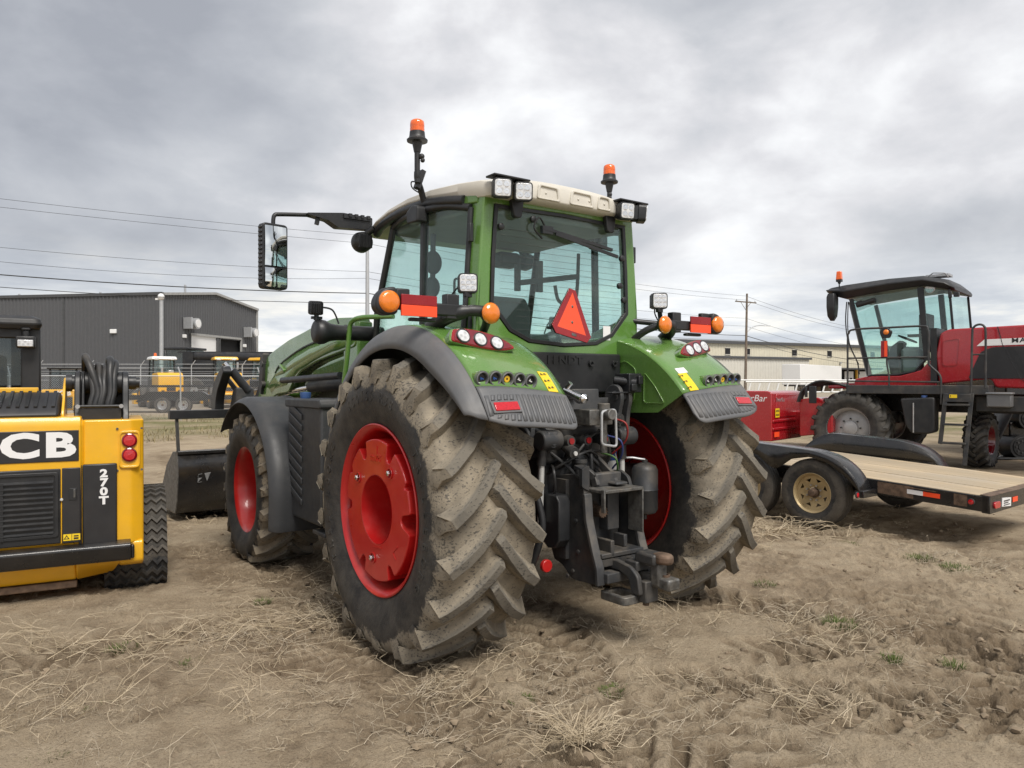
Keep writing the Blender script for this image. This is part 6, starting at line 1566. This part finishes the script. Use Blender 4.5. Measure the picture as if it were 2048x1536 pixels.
MB().add([wpt(-45, 5.55, 5.1), wpt(17.9, 5.55, 5.1), wpt(17.9, 5.8, .1), wpt(-45, 5.8, .1)], [(0, 1, 2, 3)]).build('annex_roof', 'galv', WH, ang=None, solid=.08)
for t in (4.2, 8.6, 19.6, 28.4, 40, 52):
    o = .06
    q = MB().bar(wpt(t - .55, 6.6, o), wpt(t + .55, 6.6, o), .08, 1.0).build('window', 'dark_opening', WH)
    MB().bar(wpt(t - .62, 6.05, o + .05), wpt(t + .62, 6.05, o + .05), .12, .1).bar(wpt(t - .62, 7.14, o + .05), wpt(t + .62, 7.14, o + .05), .12, .08).build('window_frame', 'pale_wall', q)
MB().bar(wpt(12.2, 3.0, 5.08), wpt(14.2, 3.0, 5.08), .1, 2.4).build('annex_door', 'white', WH)
for i in range(3): MB().box(wpt(12.55 + i * .62, 3.1, 5.15), (.28, .1, .28)).build('door_light', 'dark_opening', WH)
MB().bar(wpt(26, 3.9, 1.6), wpt(38.8, 3.9, 1.6), 3.0, .25).build('dock_canopy', 'roof_dark', WH)
for t in (29.4, 33.2, 37.0):
    MB().bar(wpt(t - 1.7, 2.1, .14), wpt(t + 1.7, 2.1, .14), .14, 3.6).build('dock_surround', 'dark_opening', WH)
    dd = MB().bar(wpt(t - 1.15, 1.9, .30), wpt(t + 1.15, 1.9, .30), .12, 3.1).build('dock_door', 'white', WH)
    for k in (-.45, .45): MB().bar(wpt(t + k - .28, 2.1, .40), wpt(t + k + .28, 2.1, .40), .08, .3).build('door_light', 'dark_opening', dd)
MB().bar(wpt(35.05, 1.9, .35), wpt(35.35, 1.9, .35), .3, 3.6).build('bollard_post', 'yellow', WH)
MB().bar(wpt(31, 5.0, .2), wpt(31.3, 5.0, .2), .2, .3).build('wall_light', 'galv', WH)

# white semi-trailer by the docks
ST = thing('semi_trailer', 'plain white box semi-trailer parked before the beige warehouse', 'trailer', (37.6, 104, 0), math.atan2(17.5, 14.5))
MB().box((9.5, -1.3, 2.58), (19, 2.55, 2.85)).build('box_body', 'white', ST, bev=.06)
MB().bar((5.1, .0, 1.2), (5.1, 0, 4.0), .10, .06).build('body_seam', 'galv', ST)
MB().box((9.5, -1.3, 1.05), (18.4, 2.2, .22)).build('underframe', 'dark_steel', ST)
for x in (15.5, 16.8): road_wheel(ST, x, .0, 1, .52, .3, .29, 'silver')
MB().box((4.5, -.3, .5), (.15, .15, 1.0)).box((4.5, -2.2, .5), (.15, .15, 1.0)).build('landing_leg', 'dark_steel', ST)
# pallet stacks
pal = None
for i, (t, nl, o) in enumerate(((7.4, 16, 12.5), (9.0, 13, 12.5), (10.6, 14, 12.2), (12.2, 15, 12.4), (13.6, 12, 12.0))):
    P = thing('pallet_stack', ['tall stack of brown pallets at the left end by the white trailer', 'low stack of brown pallets, second from the left', 'brown pallet stack, middle of the row', 'brown pallet stack, fourth from the left', 'shortest brown pallet stack, next to the white trailer'][i], 'pallets', wpt(t, 0, o), math.atan2(wdir.y, wdir.x), 'pallet stacks in front of the warehouse')
    for k in range(nl):
        if pal is None:
            pal = MB().box((0, 0, .12), (1.2, 1.0, .025)).box((0, 0, .0125), (1.2, 1.0, .025)).box((0, -.44, .065), (1.2, .1, .08)).box((0, .44, .065), (1.2, .1, .08)).build('pallet', PM('pallet_wood', (.26, .185, .115), .85, var=.3), P)
            o_ = pal
        else:
            o_ = pal.copy(); col.objects.link(o_); o_.parent = P
        o_.location = (random.uniform(-.05, .05), random.uniform(-.05, .05), k * .15)
# pale rack in front of it
RK = thing('metal_rack', 'low pale metal rack with slanted struts behind the red mower header', 'rack', (9.6, 27, 0), R(8))
MB().cyl((-1.2, 0, 1.60), (4.2, 0, 1.60), .03).cyl((-1.2, .5, 1.66), (4.2, .5, 1.66), .025).cyl((-1.2, .1, 1.22), (4.2, .1, 1.22), .03).build('rack_rail', 'white', RK)
for i in range(15): MB().bar((-1.1 + i * .36, .02, 1.22), (-1.0 + i * .36, 0, 1.6), .03, .05).build('strut', 'white', RK)
for x in (-1.1, 1.5, 4.1): MB().bar((x, .1, 0), (x, .1, 1.25), .06, .06).build('leg', 'galv', RK)

# ================================================================== poles and wires
M['pole_wood'] = PM('pole_wood', (.17, .135, .105), .85, var=.3, scale=3, dust=0)
def upole(label, x, y, h, rz, arm=True, light=False, mat='pole_wood', tilt=0):
    P = thing('utility_pole', label, 'utility pole', (x, y, 0), rz)
    P.rotation_euler[1] = tilt
    MB().cyl((0, 0, 0), (0, 0, h), .19, .12, 14).build('pole', mat, P)
    if arm:
        MB().box((0, .18, h - 1.05), (3.4, .12, .14)).bar((-.8, .2, h - 1.1), (0, .2, h - 2.0), .03, .05).bar((.8, .2, h - 1.1), (0, .2, h - 2.0), .03, .05).build('cross_arm', mat, P)
        for k in (-1.5, 1.5): MB().lathe([(0, .05), (.1, .06), (.2, .04), (.22, 0)], o=(k, .18, h - .98), axis='z', n=10).build('insulator', 'galv', P)
    if light:
        MB().tube(smooth_path([(0, 0, h - 5.0), (.8, 0, h - 4.3), (1.8, 0, h - 3.95), (3.0, 0, h - 3.9)], 4), .05, 8).build('lamp_bracket', 'galv', P)
        MB().loft([[(x_, y_ * k, h - 3.92 + z_ * k) for y_, z_ in ((-.14, 0), (-.1, .1), (.1, .1), (.14, 0))] for x_, k in ((2.9, .6), (3.3, 1), (3.9, .9), (4.0, .5))]).build('street_lamp', 'galv', P)
    return P
PA, PB = Vector((-11.05, 57)), Vector((29.4, 94))
upole('grey utility pole rising behind the tractor cab', PA.x, PA.y, 13.2, R(30), arm=False, mat='galv')
upole('brown wooden utility pole with cross arm and street lamp', PB.x, PB.y, 12.7, R(25), light=True, tilt=R(1.2))
PC = PA + (Vector((-30.9, 45)) - PA) * 1.55
PD = PB + Vector((62, 56))
def wire(label, a, b, sag, r, n=24):
    P = [Vector(a).lerp(Vector(b), i / n) - Vector((0, 0, sag * 4 * (i / n) * (1 - i / n))) for i in range(n + 1)]
    setp(MB().tube(P, r, 5).build('power_line', 'hose', None, ang=60), label, 'wire', 'overhead power lines')
wl_ = [(12.75, .15, 'topmost', .012), (12.15, .1, 'second highest', .012), (10.0, .25, 'third', .012), (9.5, .45, 'fourth', .012), (8.35, .25, 'thick fifth', .035), (7.6, .25, 'lowest', .022)]
for z, sg_, nm, r in wl_:
    wire('%s overhead line crossing the sky left of the tractor' % nm, (PC.x, PC.y, z + .25), (PA.x, PA.y, z), sg_ * 2, r)
for i, (za, zb, r) in enumerate(((12.75, 12.4, .014), (12.15, 11.9, .014), (10.0, 9.6, .014), (9.5, 8.6, .014), (8.35, 7.4, .035), (7.6, 6.8, .022))):
    wire('%s overhead line between the two poles behind the tractor' % ['topmost', 'second', 'third', 'fourth', 'thick fifth', 'lowest'][i], (PA.x, PA.y, za), (PB.x, PB.y + .1, zb), .6, r)
    wire('%s overhead line running right from the wooden pole' % ['topmost', 'second', 'third', 'fourth', 'thick fifth', 'lowest'][i], (PB.x, PB.y, zb), (PD.x, PD.y, zb - .6), 2.4, r * 1.2)

# ================================================================== chain-link fence and yard behind it
FE = thing('chain_link_fence', 'galvanised chain-link fence with barbed-wire arms, left behind the bucket', 'fence')
fa, fb = Vector((-21.5, 29.2)), Vector((-3.2, 33.6)); fd = (fb - fa).normalized(); FL = (fb - fa).length
def fpt(s_, z, o=0): p = fa + fd * s_ + Vector((fd.y, -fd.x)) * o; return (p.x, p.y, z)
MB().cyl(fpt(0, 1.84), fpt(FL, 1.84), .021, n=8).build('top_rail', 'galv', FE)
s0 = 7.92 - 3.15 * 2
k = 0
while s0 + 3.15 * k < FL:
    q = s0 + 3.15 * k
    o = MB().cyl(fpt(q, 0), fpt(q, 1.92), .032, n=8).bar(fpt(q, 1.9), fpt(q - .12, 2.22, -.12), .03, .045).build('post', 'galv', FE)
    k += 1
MB().cyl(fpt(0, 2.02, -.04), fpt(FL, 2.02, -.04), .005, n=4).build('barbed_wire', 'galv', FE)
MB().cyl(fpt(0, 2.18, -.10), fpt(FL, 2.18, -.10), .005, n=4).build('barbed_wire', 'galv', FE)
ms_ = MB(); hgt = 1.75; pit = .085
for i in range(int((FL + hgt) / pit)):
    for sg in (1, -1):
        a0 = i * pit - (hgt if sg > 0 else 0); P = []
        p0, p1 = (a0, .06), (a0 + hgt, .06 + hgt)
        if sg < 0: p0, p1 = (a0, .06), (a0 - hgt, .06 + hgt)
        t0, t1 = 0, 1
        if sg > 0:
            if p0[0] < 0: t0 = -p0[0] / hgt
            if p1[0] > FL: t1 = (FL - p0[0]) / hgt
        else:
            if p0[0] > FL: t0 = (p0[0] - FL) / hgt
            if p1[0] < 0: t1 = p0[0] / hgt
        if t1 - t0 < .02: continue
        A = fpt(p0[0] + (p1[0] - p0[0]) * t0, p0[1] + hgt * t0, .03 + .006 * sg); B_ = fpt(p0[0] + (p1[0] - p0[0]) * t1, p0[1] + hgt * t1, .03 + .006 * sg)
        ms_.tube([A, B_], .0040, 3, caps=False)
ms_.build('wire_mesh', 'wire', FE, ang=None, recalc=False, kind='stuff')
F2 = thing('yard_fence', 'distant wire fence with tall posts before the dark shed', 'fence')
for i in range(8):
    x = -33 + i * 3.2
    MB().cyl((x, 47, 0), (x, 47, 2.6), .035, n=8).bar((x, 47, 2.6), (x + .25, 47, 2.95), .03, .04).build('post', 'galv', F2)
for z in (.5, 1.1, 1.7, 2.1, 2.45, 2.7): MB().cyl((-33, 47, z), (-11, 47, z), .012 if z < 2.4 else .02, n=4).build('strand', 'galv', F2)

# black tandem trailer behind the fence
BT = thing('tandem_trailer', 'black tandem-axle flat trailer behind the chain-link fence', 'trailer', (-17.9, 38.2, 0), R(3))
MB().box((1.4, 1.0, .78), (9.5, 2.0, .14)).box((-2.5, 1.0, .70), (2.2, 1.9, .10)).build('deck', 'wood', BT, bev=.01)
MB().box((1.5, -.02, .80), (9.4, .08, .24)).build('side_rail', 'black_paint', BT)
MB().prism(rpoly([(-1.35, .55), (-.75, 1.10), (2.0, 1.10), (2.6, .75), (2.3, .75), (1.8, .98), (-.6, .98), (-1.1, .55)], .04), -.06, .24).prism([(-.75, 1.08), (2.0, 1.08), (2.3, .62), (-1.15, .62)], -.055, -.03).build('wheel_fender', 'black_paint', BT, bev=.01)
MB().prism([(-2.7, .95), (-2.2, 1.42), (2.2, 1.42), (2.2, 1.30), (-2.0, 1.30), (-2.45, .92)], 1.8, 1.9).build('far_fender', 'black_paint', BT)
for x in (.0, 1.05):
    road_wheel(BT, x, -.08, 1, .41, .25, .24, 'silver').rotation_euler[2] = pi
for k, w in enumerate([o for o in BT.children if o.name.startswith('wheel') and not o.name.startswith('wheel_f')]): w.location.y = .05

# yellow machines in the yard
def wheel_loader(label, loc, rz, white_roof, small=False):
    Y = thing('wheel_loader', label, 'loader', loc, rz, 'yellow machines in the yard')
    if small:
        MB().box((.5, 0, .78), (1.0, 1.5, .95)).build('body', 'yellow', Y, bev=.06)
        MB().box((-.02, 0, 1.08), (.04, 1.1, .26)).build('rear_band', 'yellow', Y)
        MB().text('JCB', .30, basis((-.045, -.2, 1.08), (0, -1, 0), (-1, 0, 0)), .01, .01, 1.3).build('name_letters', 'white_print', Y, recalc=False)
        MB().box((-.02, 0, .65), (.05, 1.1, .5)).build('grille', 'black_plastic', Y)
        c = MB()
        for x in (.5, 1.7):
            for y in (-.55, .55): c.box((x, y, 1.75), (.08, .08, .95))
        c.box((1.1, 0, 2.22), (1.5, 1.3, .10)).box((.6, 0, 1.3), (.4, 1.2, .12)).build('cab', 'black_plastic', Y, bev=.03)
        MB().box((.52, 0, 1.75), (.02, 1.05, .75)).build('rear_window', 'glass_dark', Y)
        for x in (.4, 1.6):
            for y, s_ in ((.85, 1), (-.85, -1)): road_wheel(Y, x, y, s_, .42, .3, .24, 'yellow', 6)
        return Y
    body = MB().prism(rpoly([(-.05, .85), (-.05, 1.95), (.25, 2.15), (1.9, 2.1), (1.9, .8)], .12), -.70, .70)
    bo = body.build('engine_cover', 'yellow', Y, bev=.05)
    MB().box((-.12, 0, .78), (.5, 2.0, .30)).build('counterweight', 'yellow', Y, bev=.05)
    MB().box((-.07, 0, 1.15), (.03, .5, .22)).build('rear_grille', 'black_plastic', bo)
    for y in (.45, -.45): MB().box((-.06, y, .98), (.04, .16, .22)).build('tail_lamp', 'black_plastic', bo)
    MB().cyl((.7, .35, 2.05), (.7, .35, 2.45), .07).box((1.1, -.2, 2.2), (.4, .3, .2)).build('exhaust', 'silver', bo, bev=.02)
    c = MB()
    for x, y in ((1.95, .62), (1.95, -.62), (3.25, .62), (3.25, -.62)): c.bar((x, y, 1.3), (x + (.1 if x < 2 else -.15), y * .95, 3.0), .09, .09)
    c.box((2.6, 0, 1.5), (1.4, 1.35, .5)).build('cab_frame', 'black_plastic', Y, bev=.02)
    rfm = 'white' if white_roof else 'yellow'
    MB().box((2.6, 0, 3.06), (1.75, 1.5, .20), taper=(.9, .9)).build('cab_roof', rfm, Y, bev=.06)
    for y in (.45, -.45): MB().box((1.78, y, 3.0), (.12, .26, .12)).build('roof_lamp', 'lens_clear', Y, bev=.02)
    P = [(2.0, -.55, 1.8), (2.0, .55, 1.8), (2.06, .55, 2.92), (2.06, -.55, 2.92)]
    MB().hexa(P + [(x + .01, y, z) for x, y, z in P]).build('rear_window', 'glass', Y, ang=None)
    for y in (.62, -.62):
        P = [(2.05, y, 1.8), (3.2, y, 1.8), (3.1, y * .96, 2.95), (2.1, y * .96, 2.95)]
        MB().hexa(P + [(x, yy * .99, z) for x, yy, z in P]).build('side_window', 'glass', Y, ang=None)
    MB().box((2.9, 0, 2.05), (.5, .5, .7)).build('seat', 'interior_dark', Y, bev=.05)
    if white_roof: MB().lathe([(3.15, .09), (3.36, .075), (3.38, 0)], o=(2.2, .45, 0), axis='z', n=14).build('beacon', 'lens_orange', Y)
    for x in (.75, 3.6):
        for y, s_ in ((1.15, 1), (-1.15, -1)):
            w = road_wheel(Y, x, y, s_, .70, .55, .33, 'yellow', 6)
    MB().box((2.2, 0, .85), (4.2, .9, .35)).bar((3.5, 0, 1.7), (5.4, 0, .8), .5, .4).box((5.7, 0, .5), (.8, 2.3, .7)).build('boom', 'yellow', Y, bev=.04)
    return Y
wheel_loader('yellow wheel loader with white cab roof behind the fence', (-20.35, 44.5, 0), R(90 + 36), True)
wheel_loader('yellow wheel loader with yellow cab roof before the combine', (-17.0, 45, 0), R(90 + 28), False)
wheel_loader('yellow loader mostly hidden behind the green loader arm', (-13.9, 47.5, 0), R(90 + 60), False)
wheel_loader('small yellow skid loader far left behind the fence', (-20.4, 33.6, 0), R(90 + 12), False, True)

# black combine with long unloading tube
CB = thing('combine_harvester', 'black combine harvester with long unloading auger before the dark shed', 'harvester', (-17.0, 54, 0), R(172))
M['black_dull'] = PM('black_machine_paint', (.020, .021, .024), .4, dust=.12)
MB().prism(rpoly([(-1.0, 1.5), (-1.2, 2.6), (-.2, 3.5), (4.6, 3.7), (6.3, 3.4), (6.6, 1.6), (3.0, 1.1)], .2), -1.6, 1.6).build('body', 'black_dull', CB, bev=.06)
MB().prism(rpoly([(.2, 2.0), (.5, 3.0), (3.5, 3.2), (5.8, 2.9), (5.4, 2.0), (2.5, 1.7)], .15), 1.58, 1.68).build('side_panel', 'black_paint', CB, bev=.03)
MB().text('FENDT', .42, basis((3.1, 1.70, 2.15), (-1, 0, 0), (0, 1, 0)), .01, .006, 1.3).build('name_letters', 'white_print', CB, recalc=False)
MB().bar((6.8, 1.5, 3.72), (-3.0, 1.5, 3.62), .10, .10).tube([(6.0, 1.35, 3.42), (2.0, 1.45, 3.36), (-1.5, 1.5, 3.25), (-2.4, 1.5, 3.1)], [.34, .33, .30, .28], 20).box((5.9, 1.35, 3.3), (.8, .8, .8)).build('unloading_auger', 'black_dull', CB, ang=50)
MB().prism(rpoly([(6.3, 1.9), (6.3, 3.9), (8.0, 3.95), (8.2, 3.4), (7.8, 1.9)], .1), -1.1, 1.1).build('cab', 'glass_dark', CB)
MB().box((7.2, 0, 4.0), (2.1, 2.4, .18)).box((6.9, 1.0, 1.9), (1.4, .2, .2)).bar((6.4, 1.12, 1.8), (6.4, 1.12, 3.9), .12, .1).bar((7.8, 1.12, 1.8), (8.0, 1.12, 3.9), .1, .1).build('cab_roof', 'black_dull', CB, bev=.06)
for x, r in ((5.6, .95), (.4, .7)):
    for y, s_ in ((1.75, 1), (-1.75, -1)): road_wheel(CB, x, y, s_, r, .7, r * .45, 'yellow' if False else 'silver', 6)
MB().box((2.4, 1.72, 2.7), (.7, .05, .5)).build('warning_panel', 'galv', CB, bev=.02)
MB().prism([(-.03, 2.3), (.37, 2.3), (.17, 2.65)], 1.70, 1.72).build('slow_vehicle_sign', 'orange_plate', CB)

# red implement glimpsed under the loader arm
RI = thing('seed_drill', 'red and black seed drill glimpsed under the green loader arm', 'implement', (-8.2, 30.8, 0), R(10))
MB().box((0, 0, 1.95), (3.0, 1.0, .12)).box((0, 0, 1.5), (2.8, .8, .25)).build('frame', 'red_paint', RI, bev=.03)
for i in range(7): MB().bar((-1.3 + i * .43, -.2, 1.3), (-1.25 + i * .43, -.4, .2), .05, .10).build('tine', 'dark_steel', RI)
MB().box((-.1, 0, 2.25), (1.7, .9, .5)).box((.9, -.2, 2.2), (.3, .3, .8)).build('seed_hopper', 'black_dull', RI, bev=.05)
for x in (-1.0, 1.0): road_wheel(RI, x, -.55, 1, .42, .3, .24, 'silver', 6).rotation_euler[2] = 0
MB().box((-.20, .3, 3.27), (.26, .12, .16)).bar((-.7, -.2, 2.2), (-.7, -.2, 3.4), .08, .08).bar((-.7, -.2, 3.3), (-.25, .3, 3.28), .05, .05).build('mirror', 'black_plastic', TM, bev=.02)
# ================================================================== dry weeds, stubble and green tufts
def weed_mat(name, a, b):
    s = NT(name)
    gp = s.n('ShaderNodeNewGeometry').outputs['Position']
    return s.bsdf(s.mix(s.ramp(s.noise(9, 3, .6, gp), .3, .7), a, b), .8, Specular_IOR_Level=.2)
M['straw'] = weed_mat('dry_stems', (.40, .325, .215), (.58, .49, .36))
M['straw_grey'] = weed_mat('grey_stems', (.33, .275, .20), (.49, .42, .32))
M['green_leaf'] = weed_mat('green_leaves', (.060, .095, .022), (.13, .155, .05))
M['dry_turf'] = weed_mat('dry_turf', (.24, .205, .105), (.33, .27, .16))
class Stems:
    def __init__(s): s.V = []; s.F = []; s.n = 0
    def stem(s, P, r):
        """thin three-sided stem through points P"""
        m = len(P)
        for i in range(m):
            p, q0, q1 = P[i], P[max(i - 1, 0)], P[min(i + 1, m - 1)]
            dx, dy, dz = q1[0] - q0[0], q1[1] - q0[1], q1[2] - q0[2]
            ux, uy, uz = dy * .93 - dz * .2, dz * .3 - dx * .93, dx * .2 - dy * .3
            k = r * (1 - .6 * i / (m - 1)); l1 = k / (math.sqrt(ux * ux + uy * uy + uz * uz) + 1e-9)
            ux, uy, uz = ux * l1, uy * l1, uz * l1
            vx, vy, vz = dy * uz - dz * uy, dz * ux - dx * uz, dx * uy - dy * ux
            l2 = k / (math.sqrt(vx * vx + vy * vy + vz * vz) + 1e-9); vx, vy, vz = vx * l2, vy * l2, vz * l2
            for c, d in ((1, 0), (-.5, .866), (-.5, -.866)): s.V.append((p[0] + ux * c + vx * d, p[1] + uy * c + vy * d, p[2] + uz * c + vz * d))
        for i in range(m - 1):
            for j in range(3):
                l = (j + 1) % 3
                s.F.append((s.n + 3 * i + j, s.n + 3 * i + l, s.n + 3 * i + 3 + l, s.n + 3 * i + 3 + j))
        s.n += 3 * m
    def blade(s, p, d, L, w):
        q = np.array([-d[1], d[0], 0.]); q = q / (np.linalg.norm(q) + 1e-9) * w
        a = p + d * L * .5 + np.array((0, 0, .1 * L)); b = p + d * L - np.array((0, 0, .1 * L))
        s.V += [p - q, p + q, a + q * .8, a - q * .8, b]
        n = s.n; s.F += [(n, n + 1, n + 2, n + 3), (n + 3, n + 2, n + 4)]; s.n += 5
    def build(s, name, mat):
        me = bpy.data.meshes.new(name); me.from_pydata([tuple(v) for v in s.V], [], s.F)
        me.materials.append(M[mat]); o = bpy.data.objects.new(name, me); col.objects.link(o); return o
vr = np.random.default_rng(21)
def walk(p, d, L, n, wob, up=.0):
    P = [np.array(p)]
    for i in range(n):
        d = d + vr.normal(0, wob, 3) + np.array((0, 0, up)); d = d / np.linalg.norm(d)
        q = P[-1] + d * L / n
        g0 = hs0(q[0], q[1]); q[2] = min(max(q[2], g0 + .004), g0 + .11)
        P.append(q)
    return P, d
def hs0(x, y): return _h_cache(x, y)
_hx, _hy = np.array(xs), np.array(ys)
def _h_cache(x, y):
    i = min(max(int(np.searchsorted(_hx, x)), 0), len(_hx) - 1); j = min(max(int(np.searchsorted(_hy, y)), 0), len(_hy) - 1)
    return HH[i, j]
def clump(S, x, y, rad, n, hgt, r=.0022, flat=.5, branch=2):
    """dead weed: stems fan out of one root, forked twigs at the ends"""
    z = hs0(x, y); r = r * min(2.4, max(1, y / 3.4))
    for i in range(n):
        a = vr.uniform(0, 2 * pi); el = abs(vr.normal(0, .16)) + .06 if vr.random() < flat else vr.uniform(.25, .75)
        L = rad * vr.uniform(.55, 1.15); d = np.array((math.cos(a) * math.cos(el), math.sin(a) * math.cos(el), math.sin(el)))
        jt = .10 if flat < .6 else .45
        p0 = (x + vr.normal(0, rad * jt), y + vr.normal(0, rad * jt), z - .005)
        P, d2 = walk(p0, d, L, 5, .24, -.05)
        S.stem(P, r * vr.uniform(.7, 1.3))
        for b in range(branch):
            k = vr.integers(2, 6); d3 = d2 + vr.normal(0, .55, 3); d3[2] = abs(d3[2]) * .6 + .1; d3 = d3 / np.linalg.norm(d3)
            Q, d4 = walk(P[min(k, 5)], d3, L * vr.uniform(.2, .45), 3, .25)
            S.stem(Q, r * .7)
            if vr.random() < .6:
                d5 = d4 + vr.normal(0, .6, 3); d5 = d5 / np.linalg.norm(d5); Q2, _ = walk(Q[2], d5, L * vr.uniform(.1, .22), 2, .2); S.stem(Q2, r * .55)
BIG = [(1165, 1478, .27, 95, 'pale dead weed fanned out like a star in the centre foreground', .0026), (930, 1340 + 25, .26, 80, 'dense pale dead weed right below the big rear tyre', .0024), (500, 1395, .27, 85, 'tangled pale dead weed left of centre in the foreground', .0024),
       (330, 1290, .30, 75, 'tangled dry weed between the track loader and the tractor', .0024), (120, 1300, .28, 70, 'dry weed mixed with green leaves below the track loader', .0024), (60, 1440, .30, 90, 'pale dry weed mat in the lower left corner', .0024), (1640, 1425, .22, 60, 'dead weed among clods in the right foreground', .0022), (1400, 1225, .30, 60, 'flattened dead weed behind the right rear tyre', .0022),
       (1345, 1365, .17, 45, 'small pale dead weed below the drawbar', .0020), (1575, 1062, .40, 120, 'yellow dry grass clump against the trailer wheel', .0024), (1640, 1300, .32, 60, 'spread dead weed beside a green tuft on the right', .0022), (620, 1250, .34, 75, 'dry weed lying left of the rear tyre', .0024)]
for px, py, rad, n, lab, r in BIG:
    p = at(px, py, 0); S = Stems()
    st_ = 'star' in lab
    clump(S, p.x, p.y, rad * (1 if st_ else 1.35), int(n * (.75 if st_ else .5)), .2, r * (1.0 if st_ else .75), .5 if st_ else .85, 3)
    setp(S.build('dry_weed', 'straw'), lab, 'weed', 'dead weeds in the foreground')
def field(name, label, mat, pts, r, cat='weeds'):
    S = Stems()
    for x, y, rad, n, fl in pts: clump(S, x, y, rad, n, .1, r, fl, 1)
    setp(S.build(name, mat), label, cat, kind='stuff')
pts = []
for px, py, sx, sy, k in ((450, 1285, 110, 30, 9), (560, 1400, 90, 50, 7), (100, 1480, 120, 50, 9), (230, 1430, 120, 40, 6), (640, 1200, 60, 20, 6), (860, 1420, 90, 60, 7), (1010, 1300, 70, 40, 9), (1200, 1330, 120, 40, 9), (1080, 1420, 90, 60, 7), (1320, 1440, 70, 50, 5), (1500, 1420, 150, 70, 9), (1560, 1240, 120, 25, 12), (1700, 1280, 160, 40, 12), (1850, 1110, 120, 14, 12), (1980, 1140, 80, 14, 6), (1800, 1400, 160, 60, 8), (1300, 1260, 90, 25, 12), (560, 1290, 80, 30, 7), (1650, 1500, 180, 30, 5), (300, 1520, 200, 20, 5), (760, 1480, 140, 40, 5), (1250, 1180, 90, 18, 10), (1050, 1190, 40, 15, 6)):
    for i in range(k):
        p = at(px + vr.normal(0, sx * .6), max(1000, py + vr.normal(0, sy * .6)), 0)
        pts.append((p.x, p.y, vr.uniform(.08, .22), int(vr.uniform(5, 13)), .8))
field('dry_weed_litter', 'thin dead weed stems scattered over the foreground soil', 'straw_grey', pts, .0016)
pts = []
for i in range(900):
    y = 2.2 + 11 * vr.random() ** 1.4; x = vr.uniform(-.75, .75) * y
    if fbm(np.array([x * .8 + 5]), np.array([y * .8]), 3)[0] < .46: continue
    pts.append((x, y, vr.uniform(.05, .16), int(vr.uniform(2, 7)), .92))
field('straw_litter', 'loose straw bits strewn over the bare soil', 'straw', pts, .0013, 'straw')
# green tufts
def tuft(S, x, y, rad, n, L):
    z = hs0(x, y)
    for i in range(n):
        a = vr.uniform(0, 2 * pi); rr = rad * math.sqrt(vr.random()); el = vr.uniform(.35, 1.2)
        S.blade(np.array((x + rr * math.cos(a), y + rr * math.sin(a), z - .004)), np.array((math.cos(a + vr.normal(0, .7)) * math.cos(el), math.sin(a + vr.normal(0, .7)) * math.cos(el), math.sin(el))), L * vr.uniform(.5, 1.2), .0018)
TU = [(1680, 1253, .10, 'bright green grass tuft on the right', 240, .075), (1232, 1385, .085, 'dark green leafy tuft below the drawbar', 260, .03), (1040, 1400, .07, 'low green patch beside the star-shaped weed', 200, .025), (525, 1208, .055, 'small green tuft left of the rear tyre', 130, .055), (1785, 1323, .06, 'small green tuft among clods at right', 110, .06), (1910, 1335, .055, 'green tuft at the right edge of the soil', 90, .06), (1840, 1118, .14, 'green weeds in front of the trailer beam', 260, .05), (1910, 1138, .13, 'green weeds right of the trailer wheel', 240, .05), (1700, 1090, .10, 'green weeds under the flatbed trailer', 120, .045), (240, 1300, .09, 'green leaves inside the dry weed at left', 190, .04), (200, 1420, .07, 'green leaf patch at lower left', 150, .03), (385, 1330, .07, 'green leaf patch in the left tangle', 170, .035), (90, 1520, .07, 'green leaf patch in the lower left corner', 150, .03), (1530, 1170, .10, 'faint green patch behind the right rear tyre', 130, .04)]
for px, py, rad, lab, n, L in TU:
    p = at(px, py, 0); S = Stems(); tuft(S, p.x, p.y, rad, n, L)
    setp(S.build('grass_tuft', 'green_leaf'), lab, 'grass', 'green tufts in the soil')
# thin dry turf towards the fence
S = Stems()
for i in range(9000):
    y = vr.uniform(19, 36); x = vr.uniform(-.66, -.02) * y
    if fbm(np.array([x * .4]), np.array([y * .4]), 3)[0] < .40: continue
    a = vr.uniform(0, 2 * pi); el = vr.uniform(.5, 1.4)
    S.blade(np.array((x, y, hs0(x, y) - .01)), np.array((math.cos(a) * math.cos(el), math.sin(a) * math.cos(el), math.sin(el))), vr.uniform(.06, .20), .010)
setp(S.build('dry_turf', 'dry_turf'), 'thin dry turf in front of the chain-link fence', 'grass', kind='stuff')
# soil clods and small stones
S = MB()
for i in range(5200):
    y = 2.1 + 9 * vr.random() ** 1.6; x = vr.uniform(-.72, .72) * y
    if fbm(np.array([x * 1.1 + 9]), np.array([y * 1.1]), 3)[0] < .5: continue
    r = .004 + .024 * vr.random() ** 4; z = hs0(x, y)
    P = [(x + r * vr.uniform(.6, 1.2) * math.cos(a), y + r * vr.uniform(.6, 1.2) * math.sin(a), z + dz) for dz, off in ((-.004, 0), (r * .5, .5)) for a in [(k + off) * 2 * pi / 5 for k in range(5)]] + [(x, y, z + r * vr.uniform(.7, 1.0))]
    S.add(P, [(k, (k + 1) % 5, 5 + k) for k in range(5)] + [((k + 1) % 5, 5 + (k + 1) % 5, 5 + k) for k in range(5)] + [(5 + k, 5 + (k + 1) % 5, 10) for k in range(5)])
setp(S.build('soil_clods', PM('clod_soil', (.24, .185, .125), .95, var=.35, dust=0), None, ang=50, recalc=False), 'small soil clods and stones scattered on the ground', 'clods', kind='stuff')
